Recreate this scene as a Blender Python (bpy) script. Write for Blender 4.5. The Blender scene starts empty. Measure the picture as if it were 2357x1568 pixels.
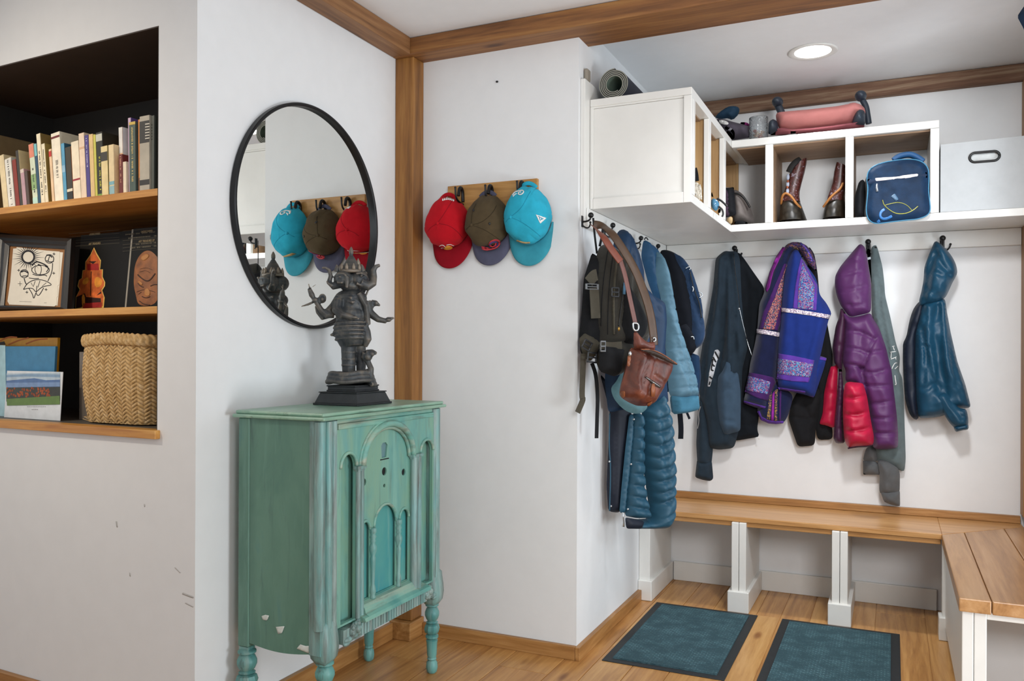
import bpy, bmesh, math, random
import numpy as np
from mathutils import Vector, Matrix, noise
from mathutils.bvhtree import BVHTree
from mathutils.geometry import delaunay_2d_cdt
R = random.Random(7)
SC = bpy.context.scene
COL = SC.collection
PI = math.pi

# ------------------------------------------------------------------ camera geometry (image measured as 2357 x 1568)
FPX, YAW, ROLL, HORIZON, EYE = 1904.66, .431278, .00405, 811.06, 1.25
_c, _s, _cr, _sr = math.cos(YAW), math.sin(YAW), math.cos(ROLL), math.sin(ROLL)
ROT = np.array([[_cr, -_sr, 0], [_sr, _cr, 0], [0, 0, 1]]) @ np.array([[_c, _s, 0], [0, 0, -1], [-_s, _c, 0]])
CAM = np.array([0, 0, EYE])

def ray(x, y): return ROT.T @ np.array([(x - 1178.5) / FPX, (y - HORIZON) / FPX, 1.])

class Plane:
    """a vertical plane through (x, y) whose horizontal axis makes an angle with the x axis; n points to the room"""
    def __init__(s, x, y, ang=0):
        s.p = np.array([x, y, 0.]); s.e = np.array([math.cos(ang), math.sin(ang), 0.])
        s.n = np.array([math.sin(ang), -math.cos(ang), 0.]); s.ang = ang
    def hit(s, px, py):
        d = ray(px, py); t = s.n @ (s.p - CAM) / (s.n @ d); return CAM + d * t
    def uv(s, px, py):
        q = s.hit(px, py) - s.p; return float(q @ s.e), float(q[2])
    def at(s, u, v, h=0): return s.p + s.e * u + np.array([0, 0, v]) + s.n * h
    def off(s, h): q = s.p + s.n * h; return Plane(q[0], q[1], s.ang)
def PY(y): return Plane(0, y, 0)
def PX(x): return Plane(x, 0, PI / 2)      # n points to +x
def onZ(px, py, z):
    d = ray(px, py); return CAM + d * ((z - EYE) / d[2])

# ------------------------------------------------------------------ materials
def srgb(h):
    h = h.lstrip('#'); c = [int(h[i:i + 2], 16) / 255 for i in (0, 2, 4)]
    return tuple((v / 12.92 if v <= .04045 else ((v + .055) / 1.055) ** 2.4) for v in c) + (1,)

class NT:
    def __init__(s, name):
        s.m = bpy.data.materials.new(name); s.m.use_nodes = True
        s.t = s.m.node_tree; s.n = s.t.nodes; s.b = s.n['Principled BSDF']
    def add(s, kind, **kw):
        nd = s.n.new(kind)
        for k, v in kw.items():
            if k.startswith('i_'):
                key = k[2:].replace('_', ' ')
                nd.inputs[int(key) if key.isdigit() else key].default_value = v
            else: setattr(nd, k, v)
        return nd
    def link(s, a, b): s.t.links.new(a, b)
    def coords(s, scale=(1, 1, 1), rot=(0, 0, 0), kind='Object'):
        tc = s.add('ShaderNodeTexCoord'); mp = s.add('ShaderNodeMapping')
        mp.inputs['Scale'].default_value = scale; mp.inputs['Rotation'].default_value = rot
        s.link(tc.outputs[kind], mp.inputs['Vector']); return mp.outputs['Vector']
    def noise(s, vec, scale, detail=4, rough=.55, dist=0):
        nd = s.add('ShaderNodeTexNoise', i_Scale=scale, i_Detail=detail, i_Roughness=rough, i_Distortion=dist)
        s.link(vec, nd.inputs['Vector']); return nd.outputs['Fac']
    def ramp(s, fac, stops):
        nd = s.add('ShaderNodeValToRGB'); cr = nd.color_ramp
        while len(cr.elements) < len(stops): cr.elements.new(.5)
        for e, (p, c) in zip(cr.elements, stops):
            e.position = p; e.color = srgb(c) if isinstance(c, str) else c
        s.link(fac, nd.inputs['Fac']); return nd.outputs['Color']
    def mix(s, fac, a, b, mode='MIX'):
        nd = s.add('ShaderNodeMix', data_type='RGBA', blend_type=mode)
        for v, i in ((fac, 0), (a, 6), (b, 7)):
            if isinstance(v, (int, float)): nd.inputs[i].default_value = v
            elif isinstance(v, (tuple, list)): nd.inputs[i].default_value = v
            elif isinstance(v, str): nd.inputs[i].default_value = srgb(v)
            else: s.link(v, nd.inputs[i])
        return nd.outputs[2]
    def bump(s, h, strength=.3, dist=.002):
        nd = s.add('ShaderNodeBump', i_Strength=strength, i_Distance=dist)
        s.link(h, nd.inputs['Height']); s.link(nd.outputs['Normal'], s.b.inputs['Normal'])
    def base(s, v):
        if isinstance(v, str): s.b.inputs['Base Color'].default_value = srgb(v)
        else: s.link(v, s.b.inputs['Base Color'])
    def set(s, **kw):
        for k, v in kw.items(): s.b.inputs[k.replace('_', ' ')].default_value = v
        return s.m

def paint(name, col, rough=.6, var=.03, bump=.05, scale=14):
    t = NT(name); v = t.coords(); n = t.noise(v, scale, 5)
    c = srgb(col); lo = tuple(x * (1 - var) for x in c[:3]) + (1,); hi = tuple(min(1, x * (1 + var)) for x in c[:3]) + (1,)
    t.base(t.ramp(n, [(.3, lo), (.7, hi)])); t.bump(t.noise(v, 220, 2), bump, .001)
    return t.set(Roughness=rough)

def plain(name, col, rough=.5, metal=0, var=.08, bump=.15, bscale=300, spec=.5):
    t = NT(name); v = t.coords(); n = t.noise(v, 30, 4)
    c = srgb(col); lo = tuple(x * (1 - var) for x in c[:3]) + (1,); hi = tuple(min(1, x * (1 + var)) for x in c[:3]) + (1,)
    t.base(t.ramp(n, [(.3, lo), (.7, hi)])); t.bump(t.noise(v, bscale, 3), bump, .0008)
    t.b.inputs['Specular IOR Level'].default_value = spec
    return t.set(Roughness=rough, Metallic=metal)

def wood(name, dark, mid, light, axis='x', scale=1., rough=.5, knots=True, island=False, contrast=1.):
    """straight-grained oak or fir: the grain runs along one axis"""
    t = NT(name)
    st = {'x': (.9, 14, 14), 'y': (14, .9, 14), 'z': (14, 14, .9)}[axis]
    v = t.coords(tuple(a * scale for a in st))
    if island:
        geo = t.add('ShaderNodeNewGeometry'); vm = t.add('ShaderNodeVectorMath', operation='MULTIPLY_ADD')
        cb = t.add('ShaderNodeCombineXYZ')
        for i in range(3): t.link(geo.outputs['Random Per Island'], cb.inputs[i])
        vm.inputs[1].default_value = (57, 91, 33); t.link(cb.outputs[0], vm.inputs[0]); t.link(v, vm.inputs[2]); v = vm.outputs[0]
    a = t.noise(v, 1.1, 6, .62, 1.6); b = t.noise(v, 6, 4, .6, .4)
    m = t.add('ShaderNodeMath', operation='MULTIPLY_ADD'); m.inputs[1].default_value = .35; t.link(b, m.inputs[0])
    m2 = t.add('ShaderNodeMath', operation='MULTIPLY'); m2.inputs[1].default_value = .65; t.link(a, m2.inputs[0]); t.link(m2.outputs[0], m.inputs[2])
    col = t.ramp(m.outputs[0], [(.5 - .2 / contrast, dark), (.5, mid), (.5 + .17 / contrast, light)])
    if knots:
        vv = t.coords(tuple({'x': (2.2, 7, 7), 'y': (7, 2.2, 7), 'z': (7, 7, 2.2)}[axis]))
        vo = t.add('ShaderNodeTexVoronoi', i_Scale=.9); t.link(vv, vo.inputs['Vector'])
        k = t.ramp(vo.outputs['Distance'], [(.05, (1, 1, 1, 1)), (.13, (0, 0, 0, 1))])
        col = t.mix(k, col, dark)
    if island:
        col2 = t.mix(.5, col, col, 'MULTIPLY')
        mr = t.add('ShaderNodeMapRange', i_3=.0, i_4=.75); t.link(geo.outputs['Random Per Island'], mr.inputs[0])
        col = t.mix(mr.outputs[0], col, col2)
    t.base(col); t.bump(m.outputs[0], .12, .002)
    return t.set(Roughness=rough)

def cloth(name, col, rough=.85, weave=900, bump=.25, var=.12, sheen=.03, crinkle=0, cscale=40, spec=.15):
    t = NT(name); v = t.coords(); n = t.noise(v, 25, 5)
    c = srgb(col); lo = tuple(x * (1 - var) for x in c[:3]) + (1,); hi = tuple(min(1, x * (1 + var)) for x in c[:3]) + (1,)
    t.base(t.ramp(n, [(.3, lo), (.7, hi)]))
    h = t.noise(v, weave, 2)
    if crinkle:
        k = t.noise(v, cscale, 3, .5, 1.2); m = t.add('ShaderNodeMath', operation='MULTIPLY_ADD'); m.inputs[1].default_value = crinkle
        t.link(k, m.inputs[0]); t.link(h, m.inputs[2]); h = m.outputs[0]
    t.bump(h, bump, .001 if not crinkle else .0025)
    t.b.inputs['Sheen Weight'].default_value = sheen; t.b.inputs['Specular IOR Level'].default_value = spec
    return t.set(Roughness=rough)

def speckle(name, cols, scale=(90, 90, 90), rough=.9):
    """multicoloured woven or embroidered trim"""
    t = NT(name); v = t.coords(scale)
    vo = t.add('ShaderNodeTexVoronoi', i_Scale=1.); t.link(v, vo.inputs['Vector'])
    sp = t.add('ShaderNodeSeparateColor'); t.link(vo.outputs['Color'], sp.inputs[0])
    col = t.ramp(sp.outputs[0], [(i / len(cols), c) for i, c in enumerate(cols)])
    t.n[-1].color_ramp.interpolation = 'CONSTANT' if hasattr(t.n[-1], 'color_ramp') else None
    t.base(col); t.bump(vo.outputs['Distance'], .4, .001)
    return t.set(Roughness=rough)

def glass(name, col='#ffffff', rough=.02):
    t = NT(name); t.base(col); return t.set(Roughness=rough, Transmission_Weight=1., IOR=1.45)

# ------------------------------------------------------------------ objects
WORLD = {}
def thing(name, label, cat, loc=(0, 0, 0), rotz=0, group=None):
    o = bpy.data.objects.new(name, None); COL.objects.link(o); o.empty_display_size = .05
    o.location = loc; o.rotation_euler = (0, 0, rotz); o['label'] = label; o['category'] = cat
    if group: o['group'] = group
    return o
def tag(o, label, cat, group=None, kind=None):
    o['label'] = label; o['category'] = cat
    if group: o['group'] = group
    if kind: o['kind'] = kind
    return o
def struct(o):
    o['kind'] = 'structure'; return o
def world_inv(p):
    m = Matrix.Identity(4)
    while p:
        m = Matrix.LocRotScale(p.location, p.rotation_euler, p.scale) @ m if not p.parent else (p.matrix_parent_inverse @ Matrix.LocRotScale(p.location, p.rotation_euler, p.scale)) @ m
        p = p.parent
    return m.inverted()

class MB:
    def __init__(s): s.v = []; s.f = []
    def add(s, vs, fs):
        k = len(s.v); s.v += [tuple(float(c) for c in p) for p in vs]; s.f += [tuple(i + k for i in f) for f in fs]; return s
    def box(s, x0, x1, y0, y1, z0, z1):
        return s.add([(x, y, z) for z in (z0, z1) for y in (y0, y1) for x in (x0, x1)],
                     [(0, 2, 3, 1), (4, 5, 7, 6), (0, 1, 5, 4), (1, 3, 7, 5), (3, 2, 6, 7), (2, 0, 4, 6)])
    def obox(s, M, x0, x1, y0, y1, z0, z1):
        b = MB().box(x0, x1, y0, y1, z0, z1); return s.add([M @ Vector(p) for p in b.v], b.f)
    def tube(s, pts, r, n=10, cap=True, flat=None):
        """round tube along pts; flat=(direction, ratio) squeezes it"""
        pts = [Vector(p) for p in pts]; N = len(pts)
        rs = [r] * N if isinstance(r, (int, float)) else list(r)
        up = None; rings = []
        for i, p in enumerate(pts):
            t = (pts[min(i + 1, N - 1)] - pts[max(i - 1, 0)]); t = t.normalized() if t.length > 1e-9 else Vector((0, 0, 1))
            if up is None: up = t.orthogonal().normalized() if flat is None else (Vector(flat[0]) - t * t.dot(Vector(flat[0]))).normalized()
            elif flat is not None: up = (Vector(flat[0]) - t * t.dot(Vector(flat[0]))).normalized()
            else: up = (up - t * t.dot(up)).normalized()
            sd = t.cross(up); k = 1 if flat is None else flat[1]
            rings.append([p + (up * math.cos(a) * k + sd * math.sin(a)) * rs[i] for a in [2 * PI * j / n for j in range(n)]])
        vs = [q for g in rings for q in g]
        fs = [(i * n + j, i * n + (j + 1) % n, (i + 1) * n + (j + 1) % n, (i + 1) * n + j) for i in range(N - 1) for j in range(n)]
        if cap: fs += [tuple(range(n - 1, -1, -1)), tuple((N - 1) * n + j for j in range(n))]
        return s.add(vs, fs)
    def lathe(s, prof, c=(0, 0, 0), axis=(0, 0, 1), n=24, cap=True, sx=1, sy=1):
        A = Vector(axis).normalized(); X = A.orthogonal().normalized() if abs(A.z) < .99 else Vector((1, 0, 0)); Y = A.cross(X); c = Vector(c)
        vs = []; fs = []
        for r, h in prof:
            for j in range(n):
                a = 2 * PI * j / n; vs.append(c + A * h + X * math.cos(a) * r * sx + Y * math.sin(a) * r * sy)
        m = len(prof)
        for i in range(m - 1):
            for j in range(n): fs.append((i * n + j, i * n + (j + 1) % n, (i + 1) * n + (j + 1) % n, (i + 1) * n + j))
        if cap: fs += [tuple(range(n - 1, -1, -1)), tuple((m - 1) * n + j for j in range(n))]
        return s.add(vs, fs)
    def ball(s, c, rad, n=16, M=None):
        rx, ry, rz = (rad,) * 3 if isinstance(rad, (int, float)) else rad
        vs = []; fs = []; m = n // 2; c = Vector(c)
        for i in range(m + 1):
            th = PI * i / m
            for j in range(n):
                a = 2 * PI * j / n; p = Vector((rx * math.sin(th) * math.cos(a), ry * math.sin(th) * math.sin(a), rz * math.cos(th)))
                if M is not None: p = M @ p
                vs.append(c + p)
        for i in range(m):
            for j in range(n): fs.append((i * n + j, (i + 1) * n + j, (i + 1) * n + (j + 1) % n, i * n + (j + 1) % n))
        return s.add(vs, fs)
    def prism(s, outline, frame, d0, d1):
        """outline (u, v) extruded along the frame's normal; frame(u, v, h) -> point"""
        n = len(outline)
        vs = [frame(u, v, d0) for u, v in outline] + [frame(u, v, d1) for u, v in outline]
        fs = [tuple(range(n - 1, -1, -1)), tuple(range(n, 2 * n))] + [(i, (i + 1) % n, n + (i + 1) % n, n + i) for i in range(n)]
        return s.add(vs, fs)
    def build(s, name, mat, parent=None, smooth=False, bevel=0, local=False, seg=2, weld=False, sub=0):
        me = bpy.data.meshes.new(name); me.from_pydata(s.v, [], s.f)
        bm = bmesh.new(); bm.from_mesh(me)
        if weld: bmesh.ops.remove_doubles(bm, verts=bm.verts, dist=1e-5)
        bmesh.ops.recalc_face_normals(bm, faces=bm.faces); bm.to_mesh(me); bm.free()
        for m in (mat if isinstance(mat, (list, tuple)) else [mat]): me.materials.append(m)
        me.polygons.foreach_set('use_smooth', [bool(smooth)] * len(me.polygons))
        o = bpy.data.objects.new(name, me); COL.objects.link(o)
        if parent:
            o.parent = parent
            if not local: o.matrix_parent_inverse = world_inv(parent)
        if bevel:
            b = o.modifiers.new('bevel', 'BEVEL'); b.width = bevel; b.segments = seg; b.limit_method = 'ANGLE'; b.angle_limit = .6
        if sub:
            b = o.modifiers.new('sub', 'SUBSURF'); b.levels = sub; b.render_levels = sub
        if smooth == 'angle':
            try: me.set_sharp_from_angle(angle=.7)
            except Exception: pass
        return o

def chaikin(p, it=2, closed=True):
    p = [np.array(q, float) for q in p]
    for _ in range(it):
        o = []; n = len(p); rng = range(n if closed else n - 1)
        if not closed: o.append(p[0])
        for i in rng:
            a, b = p[i], p[(i + 1) % n]; o += [a * .75 + b * .25, a * .25 + b * .75]
        if not closed: o.append(p[-1])
        p = o
    return p
def rounded(p, r):
    p = [np.array(q, float) for q in p]; o = []; n = len(p)
    for i in range(n):
        a, b, c = p[i - 1], p[i], p[(i + 1) % n]; la = np.hypot(*(a - b)); lc = np.hypot(*(c - b))
        ka = min(.42, r / max(la, 1e-9)); kc = min(.42, r / max(lc, 1e-9)); A = b + (a - b) * ka; C = b + (c - b) * kc
        for t in (0, .33, .67, 1): o.append(A * (1 - t) ** 2 + b * 2 * t * (1 - t) + C * t * t)
    return o
def resample(p, step, closed=True):
    p = [np.array(q, float) for q in p]
    if closed: p = p + [p[0]]
    L = [0]
    for a, b in zip(p, p[1:]): L.append(L[-1] + float(np.hypot(*(b - a))))
    n = max(4, int(round(L[-1] / step))); out = []; k = 0
    for i in range(n if closed else n + 1):
        t = L[-1] * i / n
        while k < len(L) - 2 and L[k + 1] < t: k += 1
        w = (t - L[k]) / max(1e-9, L[k + 1] - L[k]); out.append(p[k] * (1 - w) + p[k + 1] * w)
    return out
def segdist(P, poly, closed=False):
    P = np.asarray(P, float); q = [np.asarray(x, float) for x in poly]
    if closed: q = q + [q[0]]
    best = np.full(len(P), 1e9)
    for a, b in zip(q, q[1:]):
        ab = b - a; t = np.clip(((P - a) @ ab) / max(1e-12, ab @ ab), 0, 1)
        best = np.minimum(best, np.hypot(*(P - (a + t[:, None] * ab)).T))
    return best
def triangulate(poly, res, seed=1):
    """poly: 2-D outline already resampled; returns verts (n,2), faces, boundary mask"""
    rr = random.Random(seed); q = np.array(poly); lo = q.min(0); hi = q.max(0)
    pts = []; j = 0; y = lo[1]
    while y < hi[1]:
        x = lo[0] + (res / 2 if j % 2 else 0)
        while x < hi[0]:
            pts.append((x + rr.uniform(-.08, .08) * res, y + rr.uniform(-.08, .08) * res)); x += res
        y += res * .866; j += 1
    pts = np.array(pts); n = len(poly)
    ins = np.zeros(len(pts), bool); px, py = pts[:, 0], pts[:, 1]
    for i in range(n):
        a, b = q[i], q[(i + 1) % n]
        c = (a[1] > py) != (b[1] > py)
        with np.errstate(divide='ignore', invalid='ignore'):
            xi = (b[0] - a[0]) * (py - a[1]) / (b[1] - a[1]) + a[0]
        ins ^= c & (px < xi)
    pts = pts[ins]; 
    if len(pts): pts = pts[segdist(pts, list(q), True) > res * .5]
    allp = [Vector((float(a), float(b))) for a, b in list(q)] + [Vector((float(a), float(b))) for a, b in pts]
    vs, es, fs, ov, oe, of = delaunay_2d_cdt(allp, [(i, (i + 1) % n) for i in range(n)], [], 1, 1e-6)
    V = np.array([(p.x, p.y) for p in vs]); bd = np.array([any(i < n for i in src) for src in ov])
    return V, [tuple(f) for f in fs], bd

def puff(name, outline, plane, T, mat, parent=None, back=.35, edge=.035, creases=(), res=.012, wr=(.0, 9, 2.5), smooth=2, seed=1, lean=None, ridge=None, power=None):
    """a soft body of cloth: outline (photo pixels) on a plane in the room, filled, puffed to thickness T towards the room and back*T to the wall.
    creases: (pixel polyline, width m, depth m) pressed into (negative: raised from) the front. wr: wrinkle depth, frequency across, along"""
    q = rounded(outline, 4.5 * smooth) if smooth else outline
    q = [plane.uv(*p) for p in q]
    q = resample(q, res); V, F, bd = triangulate(q, res, seed)
    d = segdist(V, q, True); d[bd] = 0
    soft = 'nylon' not in mat.name and any(q_ in mat.name for q_ in ('fleece', 'jersey', 'cotton', 'wool', 'velvet', 'cloth'))
    if power is None: power = 1.0 if soft else .72
    if soft: edge = edge * 1.5
    k = np.clip(d / edge, 0, 1); prof = (1 - (1 - k) ** 2) ** power
    h = T * prof
    if wr[0]:
        w = np.array([noise.noise(Vector((u * wr[1] + seed * 3.1, v * wr[2], seed * 1.7))) + .5 * noise.noise(Vector((u * wr[1] * 2.3, v * wr[2] * 2.1, seed * 5.3))) for u, v in V])
        h += wr[0] * w * k
    if ridge is None:
        nm = mat.name; ridge = (.016, 10, 6) if nm.startswith('teal_nylon') else (.008, 8, 5) if 'nylon' in nm else (.008, 9, 1.5) if any(k in nm for k in ('fleece', 'jersey', 'cotton')) else (.004, 8, 1.6) if 'wool' in nm else (.004, 9, 6) if 'cordura' in nm else None
        if ridge: ridge = (min(ridge[0], T * .22), ridge[1], ridge[2])
    if ridge:
        for oc, am in ((1, 1.), (2.1, .5)):
            w = np.array([abs(noise.noise(Vector((u * ridge[1] * oc + seed * 2.7 + v * 1.3, v * ridge[2] * oc + u * 1.1, seed * 4.1 + oc)))) for u, v in V])
            h += ridge[0] * am * (np.clip(1 - w * 2.6, 0, 1) ** 1.5 - .35) * k
    for pts, wd, dp in creases:
        pl = [plane.uv(*p) for p in pts]
        if len(pl) > 2: pl = chaikin(pl, 2, False)
        h -= dp * np.exp(-(segdist(V, pl) / wd) ** 2) * np.clip(k * 1.6, 0, 1)
    if lean is not None: off = np.array([lean(u, v) for u, v in V])
    else: off = np.zeros(len(V))
    hb = -T * back * prof
    n = len(V); front = [plane.at(u, v, a + o) for (u, v), a, o in zip(V, h, off)]
    mb = MB(); vs = list(front); bi = {}
    for i in range(n):
        bi[i] = len(vs); vs.append(plane.at(V[i][0], V[i][1], hb[i] + off[i]))
    fs = list(F) + [tuple(bi[i] for i in reversed(f)) for f in F]
    mb.add(vs, fs)
    return mb.build(name, mat, parent, smooth=True)

def bvh(*objs):
    vs = []; fs = []
    for o in objs:
        k = len(vs); M = world_inv(o).inverted()
        vs += [M @ v.co for v in o.data.vertices]; fs += [[i + k for i in p.vertices] for p in o.data.polygons]
    return BVHTree.FromPolygons(vs, fs)

def decal(name, outline, target, mat, parent, off=.0012, res=.006, thick=.0012, smooth=0, fallback=None):
    """a thin flat thing (patch, print, seam tape) laid on a surface; outline in photo pixels, thickness real"""
    T = bvh(*target) if isinstance(target, (list, tuple)) else bvh(target)
    q = [np.array(p, float) for p in outline]
    if smooth: q = chaikin(q, smooth)
    # scale: pixels per metre at the target
    def cast(px, py):
        d = Vector(ray(px, py)); hit = T.ray_cast(Vector(CAM), d.normalized()); return hit
    c = np.mean(q, axis=0); h0 = cast(*c)
    if h0[0] is None:
        for p in q:
            h0 = cast(*p)
            if h0[0] is not None: break
    if h0[0] is None: return None
    ppm = FPX / max(.3, abs(float((ROT @ (np.array(h0[0]) - CAM))[2])))
    q = resample(q, res * ppm); V, F, bd = triangulate(q, res * ppm)
    vs = []; ok = []; last = h0
    for x, y in V:
        h = cast(x, y)
        if h[0] is None:
            d = Vector(ray(x, y)); t = (last[0] - Vector(CAM)).dot(Vector((-_s, _c, 0))) / d.dot(Vector((-_s, _c, 0))); p = Vector(CAM) + d * t; nn = last[1]
        else: p, nn = h[0], h[1]; last = h
        if nn.dot(Vector(CAM) - p) < 0: nn = -nn
        vs.append((p, nn))
    top = [p + nn * (off + thick) for p, nn in vs]; bot = [p + nn * off for p, nn in vs]; n = len(vs)
    mb = MB(); fs = list(F) + [tuple(n + i for i in reversed(f)) for f in F]
    from collections import Counter
    ec = Counter(); 
    for f in F:
        for i in range(len(f)): a, b = f[i], f[(i + 1) % len(f)]; ec[(min(a, b), max(a, b))] += 1
    for f in F:
        for i in range(len(f)):
            a, b = f[i], f[(i + 1) % len(f)]
            if ec[(min(a, b), max(a, b))] == 1: fs.append((b, a, n + a, n + b))
    mb.add(top + bot, fs); return mb.build(name, mat, parent, smooth=True)
def ribbon(pts, w):
    """outline (pixels) of a band of width w along a pixel polyline"""
    p = [np.array(q, float) for q in pts]; L = []; Rr = []
    for i, a in enumerate(p):
        t = p[min(i + 1, len(p) - 1)] - p[max(i - 1, 0)]; t /= max(1e-9, np.hypot(*t)); nn = np.array([-t[1], t[0]])
        ww = w if isinstance(w, (int, float)) else w[i]
        L.append(a + nn * ww / 2); Rr.append(a - nn * ww / 2)
    return L + Rr[::-1]
def line_on(name, pts, w, target, mat, parent, off=.0008, thick=.001, res=.006):
    pts = chaikin(pts, 2, False) if len(pts) > 2 else pts
    return decal(name, ribbon(pts, w), target, mat, parent, off, res, thick)
def strap(name, pts, plane, w, mat, parent, thick=.003, res=.02, heights=None):
    """a flat webbing strap: pixel polyline on a plane, with given width (m); heights lift points off the plane"""
    q = [np.array(plane.uv(*p)) for p in pts]; hh = heights or [0] * len(q)
    q3 = [np.array([a[0], a[1], h]) for a, h in zip(q, hh)]
    if len(q3) > 2: q3 = chaikin(q3, 2, False)
    mb = MB(); vs = []; n = len(q3)
    for i, a in enumerate(q3):
        t = (q3[min(i + 1, n - 1)] - q3[max(i - 1, 0)])[:2]; t = t / max(1e-9, np.hypot(*t)); s = np.array([-t[1], t[0]]) * w / 2
        for sg, th in ((1, 0), (-1, 0), (-1, thick), (1, thick)):
            vs.append(plane.at(a[0] + s[0] * sg, a[1] + s[1] * sg, a[2] + th))
    fs = [(0, 1, 2, 3), tuple(4 * (n - 1) + k for k in (3, 2, 1, 0))]
    for i in range(n - 1):
        for k in range(4): fs.append((4 * i + k, 4 * i + (k + 1) % 4, 4 * (i + 1) + (k + 1) % 4, 4 * (i + 1) + k))
    mb.add(vs, fs); return mb.build(name, mat, parent, smooth=False)
def rope(name, pts, plane, r, mat, parent, heights=None, n=8, flat=None):
    hh = heights or [0] * len(pts); q = [plane.at(*plane.uv(*p), h) for p, h in zip(pts, hh)]
    if len(q) > 2: q = chaikin(q, 2, False)
    return MB().tube(q, r, n, flat=flat).build(name, mat, parent, smooth=True)
# ------------------------------------------------------------------ shared materials
M = {}
M['wall'] = paint('wall_paint', '#e3e4e4', .65, .015)
M['ceil'] = paint('ceiling_paint', '#e6e6e6', .7, .015)
M['white'] = paint('white_trim_paint', '#e0dfda', .38, .02, .08)
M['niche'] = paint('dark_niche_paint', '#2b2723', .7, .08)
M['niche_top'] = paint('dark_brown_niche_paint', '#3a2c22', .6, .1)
M['beam_x'] = wood('fir_beam_x', '#55331a', '#87592f', '#a0733f', 'x', .8, .55)
M['beam_y'] = wood('fir_beam_y', '#54361d', '#835a36', '#9c7249', 'y', .8, .55)
M['post'] = wood('fir_post', '#6a421a', '#8f5f2a', '#aa7a3e', 'z', .8, .5)
M['oldbeam'] = wood('old_rough_beam', '#43291b', '#735440', '#9b856c', 'x', .8, .8)
M['base_x'] = wood('oak_trim_x', '#7a5228', '#a3733f', '#bd8f58', 'x', 1, .45, False)
M['base_y'] = wood('oak_trim_y', '#7a5228', '#a3733f', '#bd8f58', 'y', 1, .45, False)
M['shelf'] = wood('oak_shelf', '#a5682a', '#c58b40', '#d9a55a', 'x', 1, .45, False)
M['bench_x'] = wood('oak_bench_x', '#9a6c3c', '#b98852', '#c99d68', 'x', .9, .3, False)
M['bench_y'] = wood('oak_bench_y', '#8a5f38', '#b58a5c', '#c9a378', 'y', .7, .3, False, True, .8)
M['pine'] = wood('pine_board', '#8d683f', '#b08d5e', '#c3a274', 'z', .8, .6)
M['pine_dim'] = wood('plywood', '#7d5f45', '#94765a', '#a88b6d', 'x', .8, .6, False)
M['floor'] = wood('oak_floor', '#925f30', '#c39256', '#dbae70', 'y', .8, .34, True, True, .9)
M['black'] = plain('black_metal', '#101011', .45)
M['hookm'] = plain('black_iron_hook', '#131314', .4, .3)
M['dark'] = plain('dark_void', '#0b0a0a', .8)

# ------------------------------------------------------------------ room constants (metres, camera above the origin)
W1X, W2Y, W3X, W4Y, W5X, CZ = -1.99, 3.175, -1.167, 4.535, .62, 2.61
CORNER = (-1.99, 1.948)
NA = -.042                                       # the niche wall stands a little out of square
NP = Plane(CORNER[0], CORNER[1], NA)             # u to the right along the wall, h towards the room
def nf(u, v, d): return NP.at(u, v, -d)          # niche frame: d goes into the niche

# floor: one mesh of planks running away from the camera
seams = [-1.882, -1.669, -1.539, -1.426, -1.212, -1.084, -.938, -.79, -.587, -.478, -.347, -.175, -.069, .144, .27, .41, .55]
x = -1.882
while x > -4.6: x -= R.uniform(.11, .2); seams.insert(0, x)
x = .55
while x < 2.9: x += R.uniform(.11, .2); seams.append(x)
mb = MB()
for a, b in zip(seams, seams[1:]):
    y = -3.2 + R.uniform(-1.5, 0)
    while y < 4.56:
        L = R.uniform(1.3, 2.6); y1 = min(y + L, 4.56); y0 = max(y, -3.2)
        if y1 > y0 + .02: mb.box(a + .0012, b - .0012, y0 + .001, y1 - .001, -.02, 0)
        y += L
mb.box(-5, 3.2, -3.3, 4.6, -.06, -.0035)
fl = struct(mb.build('floor', M['floor'], bevel=.0012, seg=1))

# walls
mb = MB(); o_ = [(W1X, CORNER[1]), (W1X, W2Y), (W1X - .1, W2Y), (W1X - .1, CORNER[1] + .0055)]
struct(mb.prism(o_, lambda u, v, h: (u, v, h), 0, CZ).build('wall_mirror_side', M['wall']))
wm_ = struct(MB().box(W1X - .1, W3X, W2Y, W2Y + .1, 0, CZ).build('wall_middle', M['wall']))
struct(MB().box(W3X - .1, W3X, W2Y + .1, W4Y, 0, CZ).build('wall_return', M['wall']))
struct(MB().box(W3X - .1, W5X + .1, W4Y, W4Y + .1, 0, CZ).build('wall_back', M['wall']))
WN = (3.1, 3.85, 1.0, 2.15)                     # the window in the right wall: y0 y1 z0 z1
mb = MB()
mb.box(W5X, W5X + .1, 2.95, W4Y, 0, WN[2]); mb.box(W5X, W5X + .1, 2.95, W4Y, WN[3], CZ)
mb.box(W5X, W5X + .1, 2.95, WN[0], WN[2], WN[3]); mb.box(W5X, W5X + .1, WN[1], W4Y, WN[2], WN[3])
struct(mb.build('wall_right', M['wall']))
mb = MB(); y0, y1, z0, z1 = WN
for a in ((y0, y0 + .04, z0, z1), (y1 - .04, y1, z0, z1), (y0, y1, z0, z0 + .04), (y0, y1, z1 - .04, z1), ((y0 + y1) / 2 - .015, (y0 + y1) / 2 + .015, z0, z1)):
    mb.box(W5X + .03, W5X + .08, *a)
struct(mb.build('window_1', M['base_y'], bevel=.003))
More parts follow.
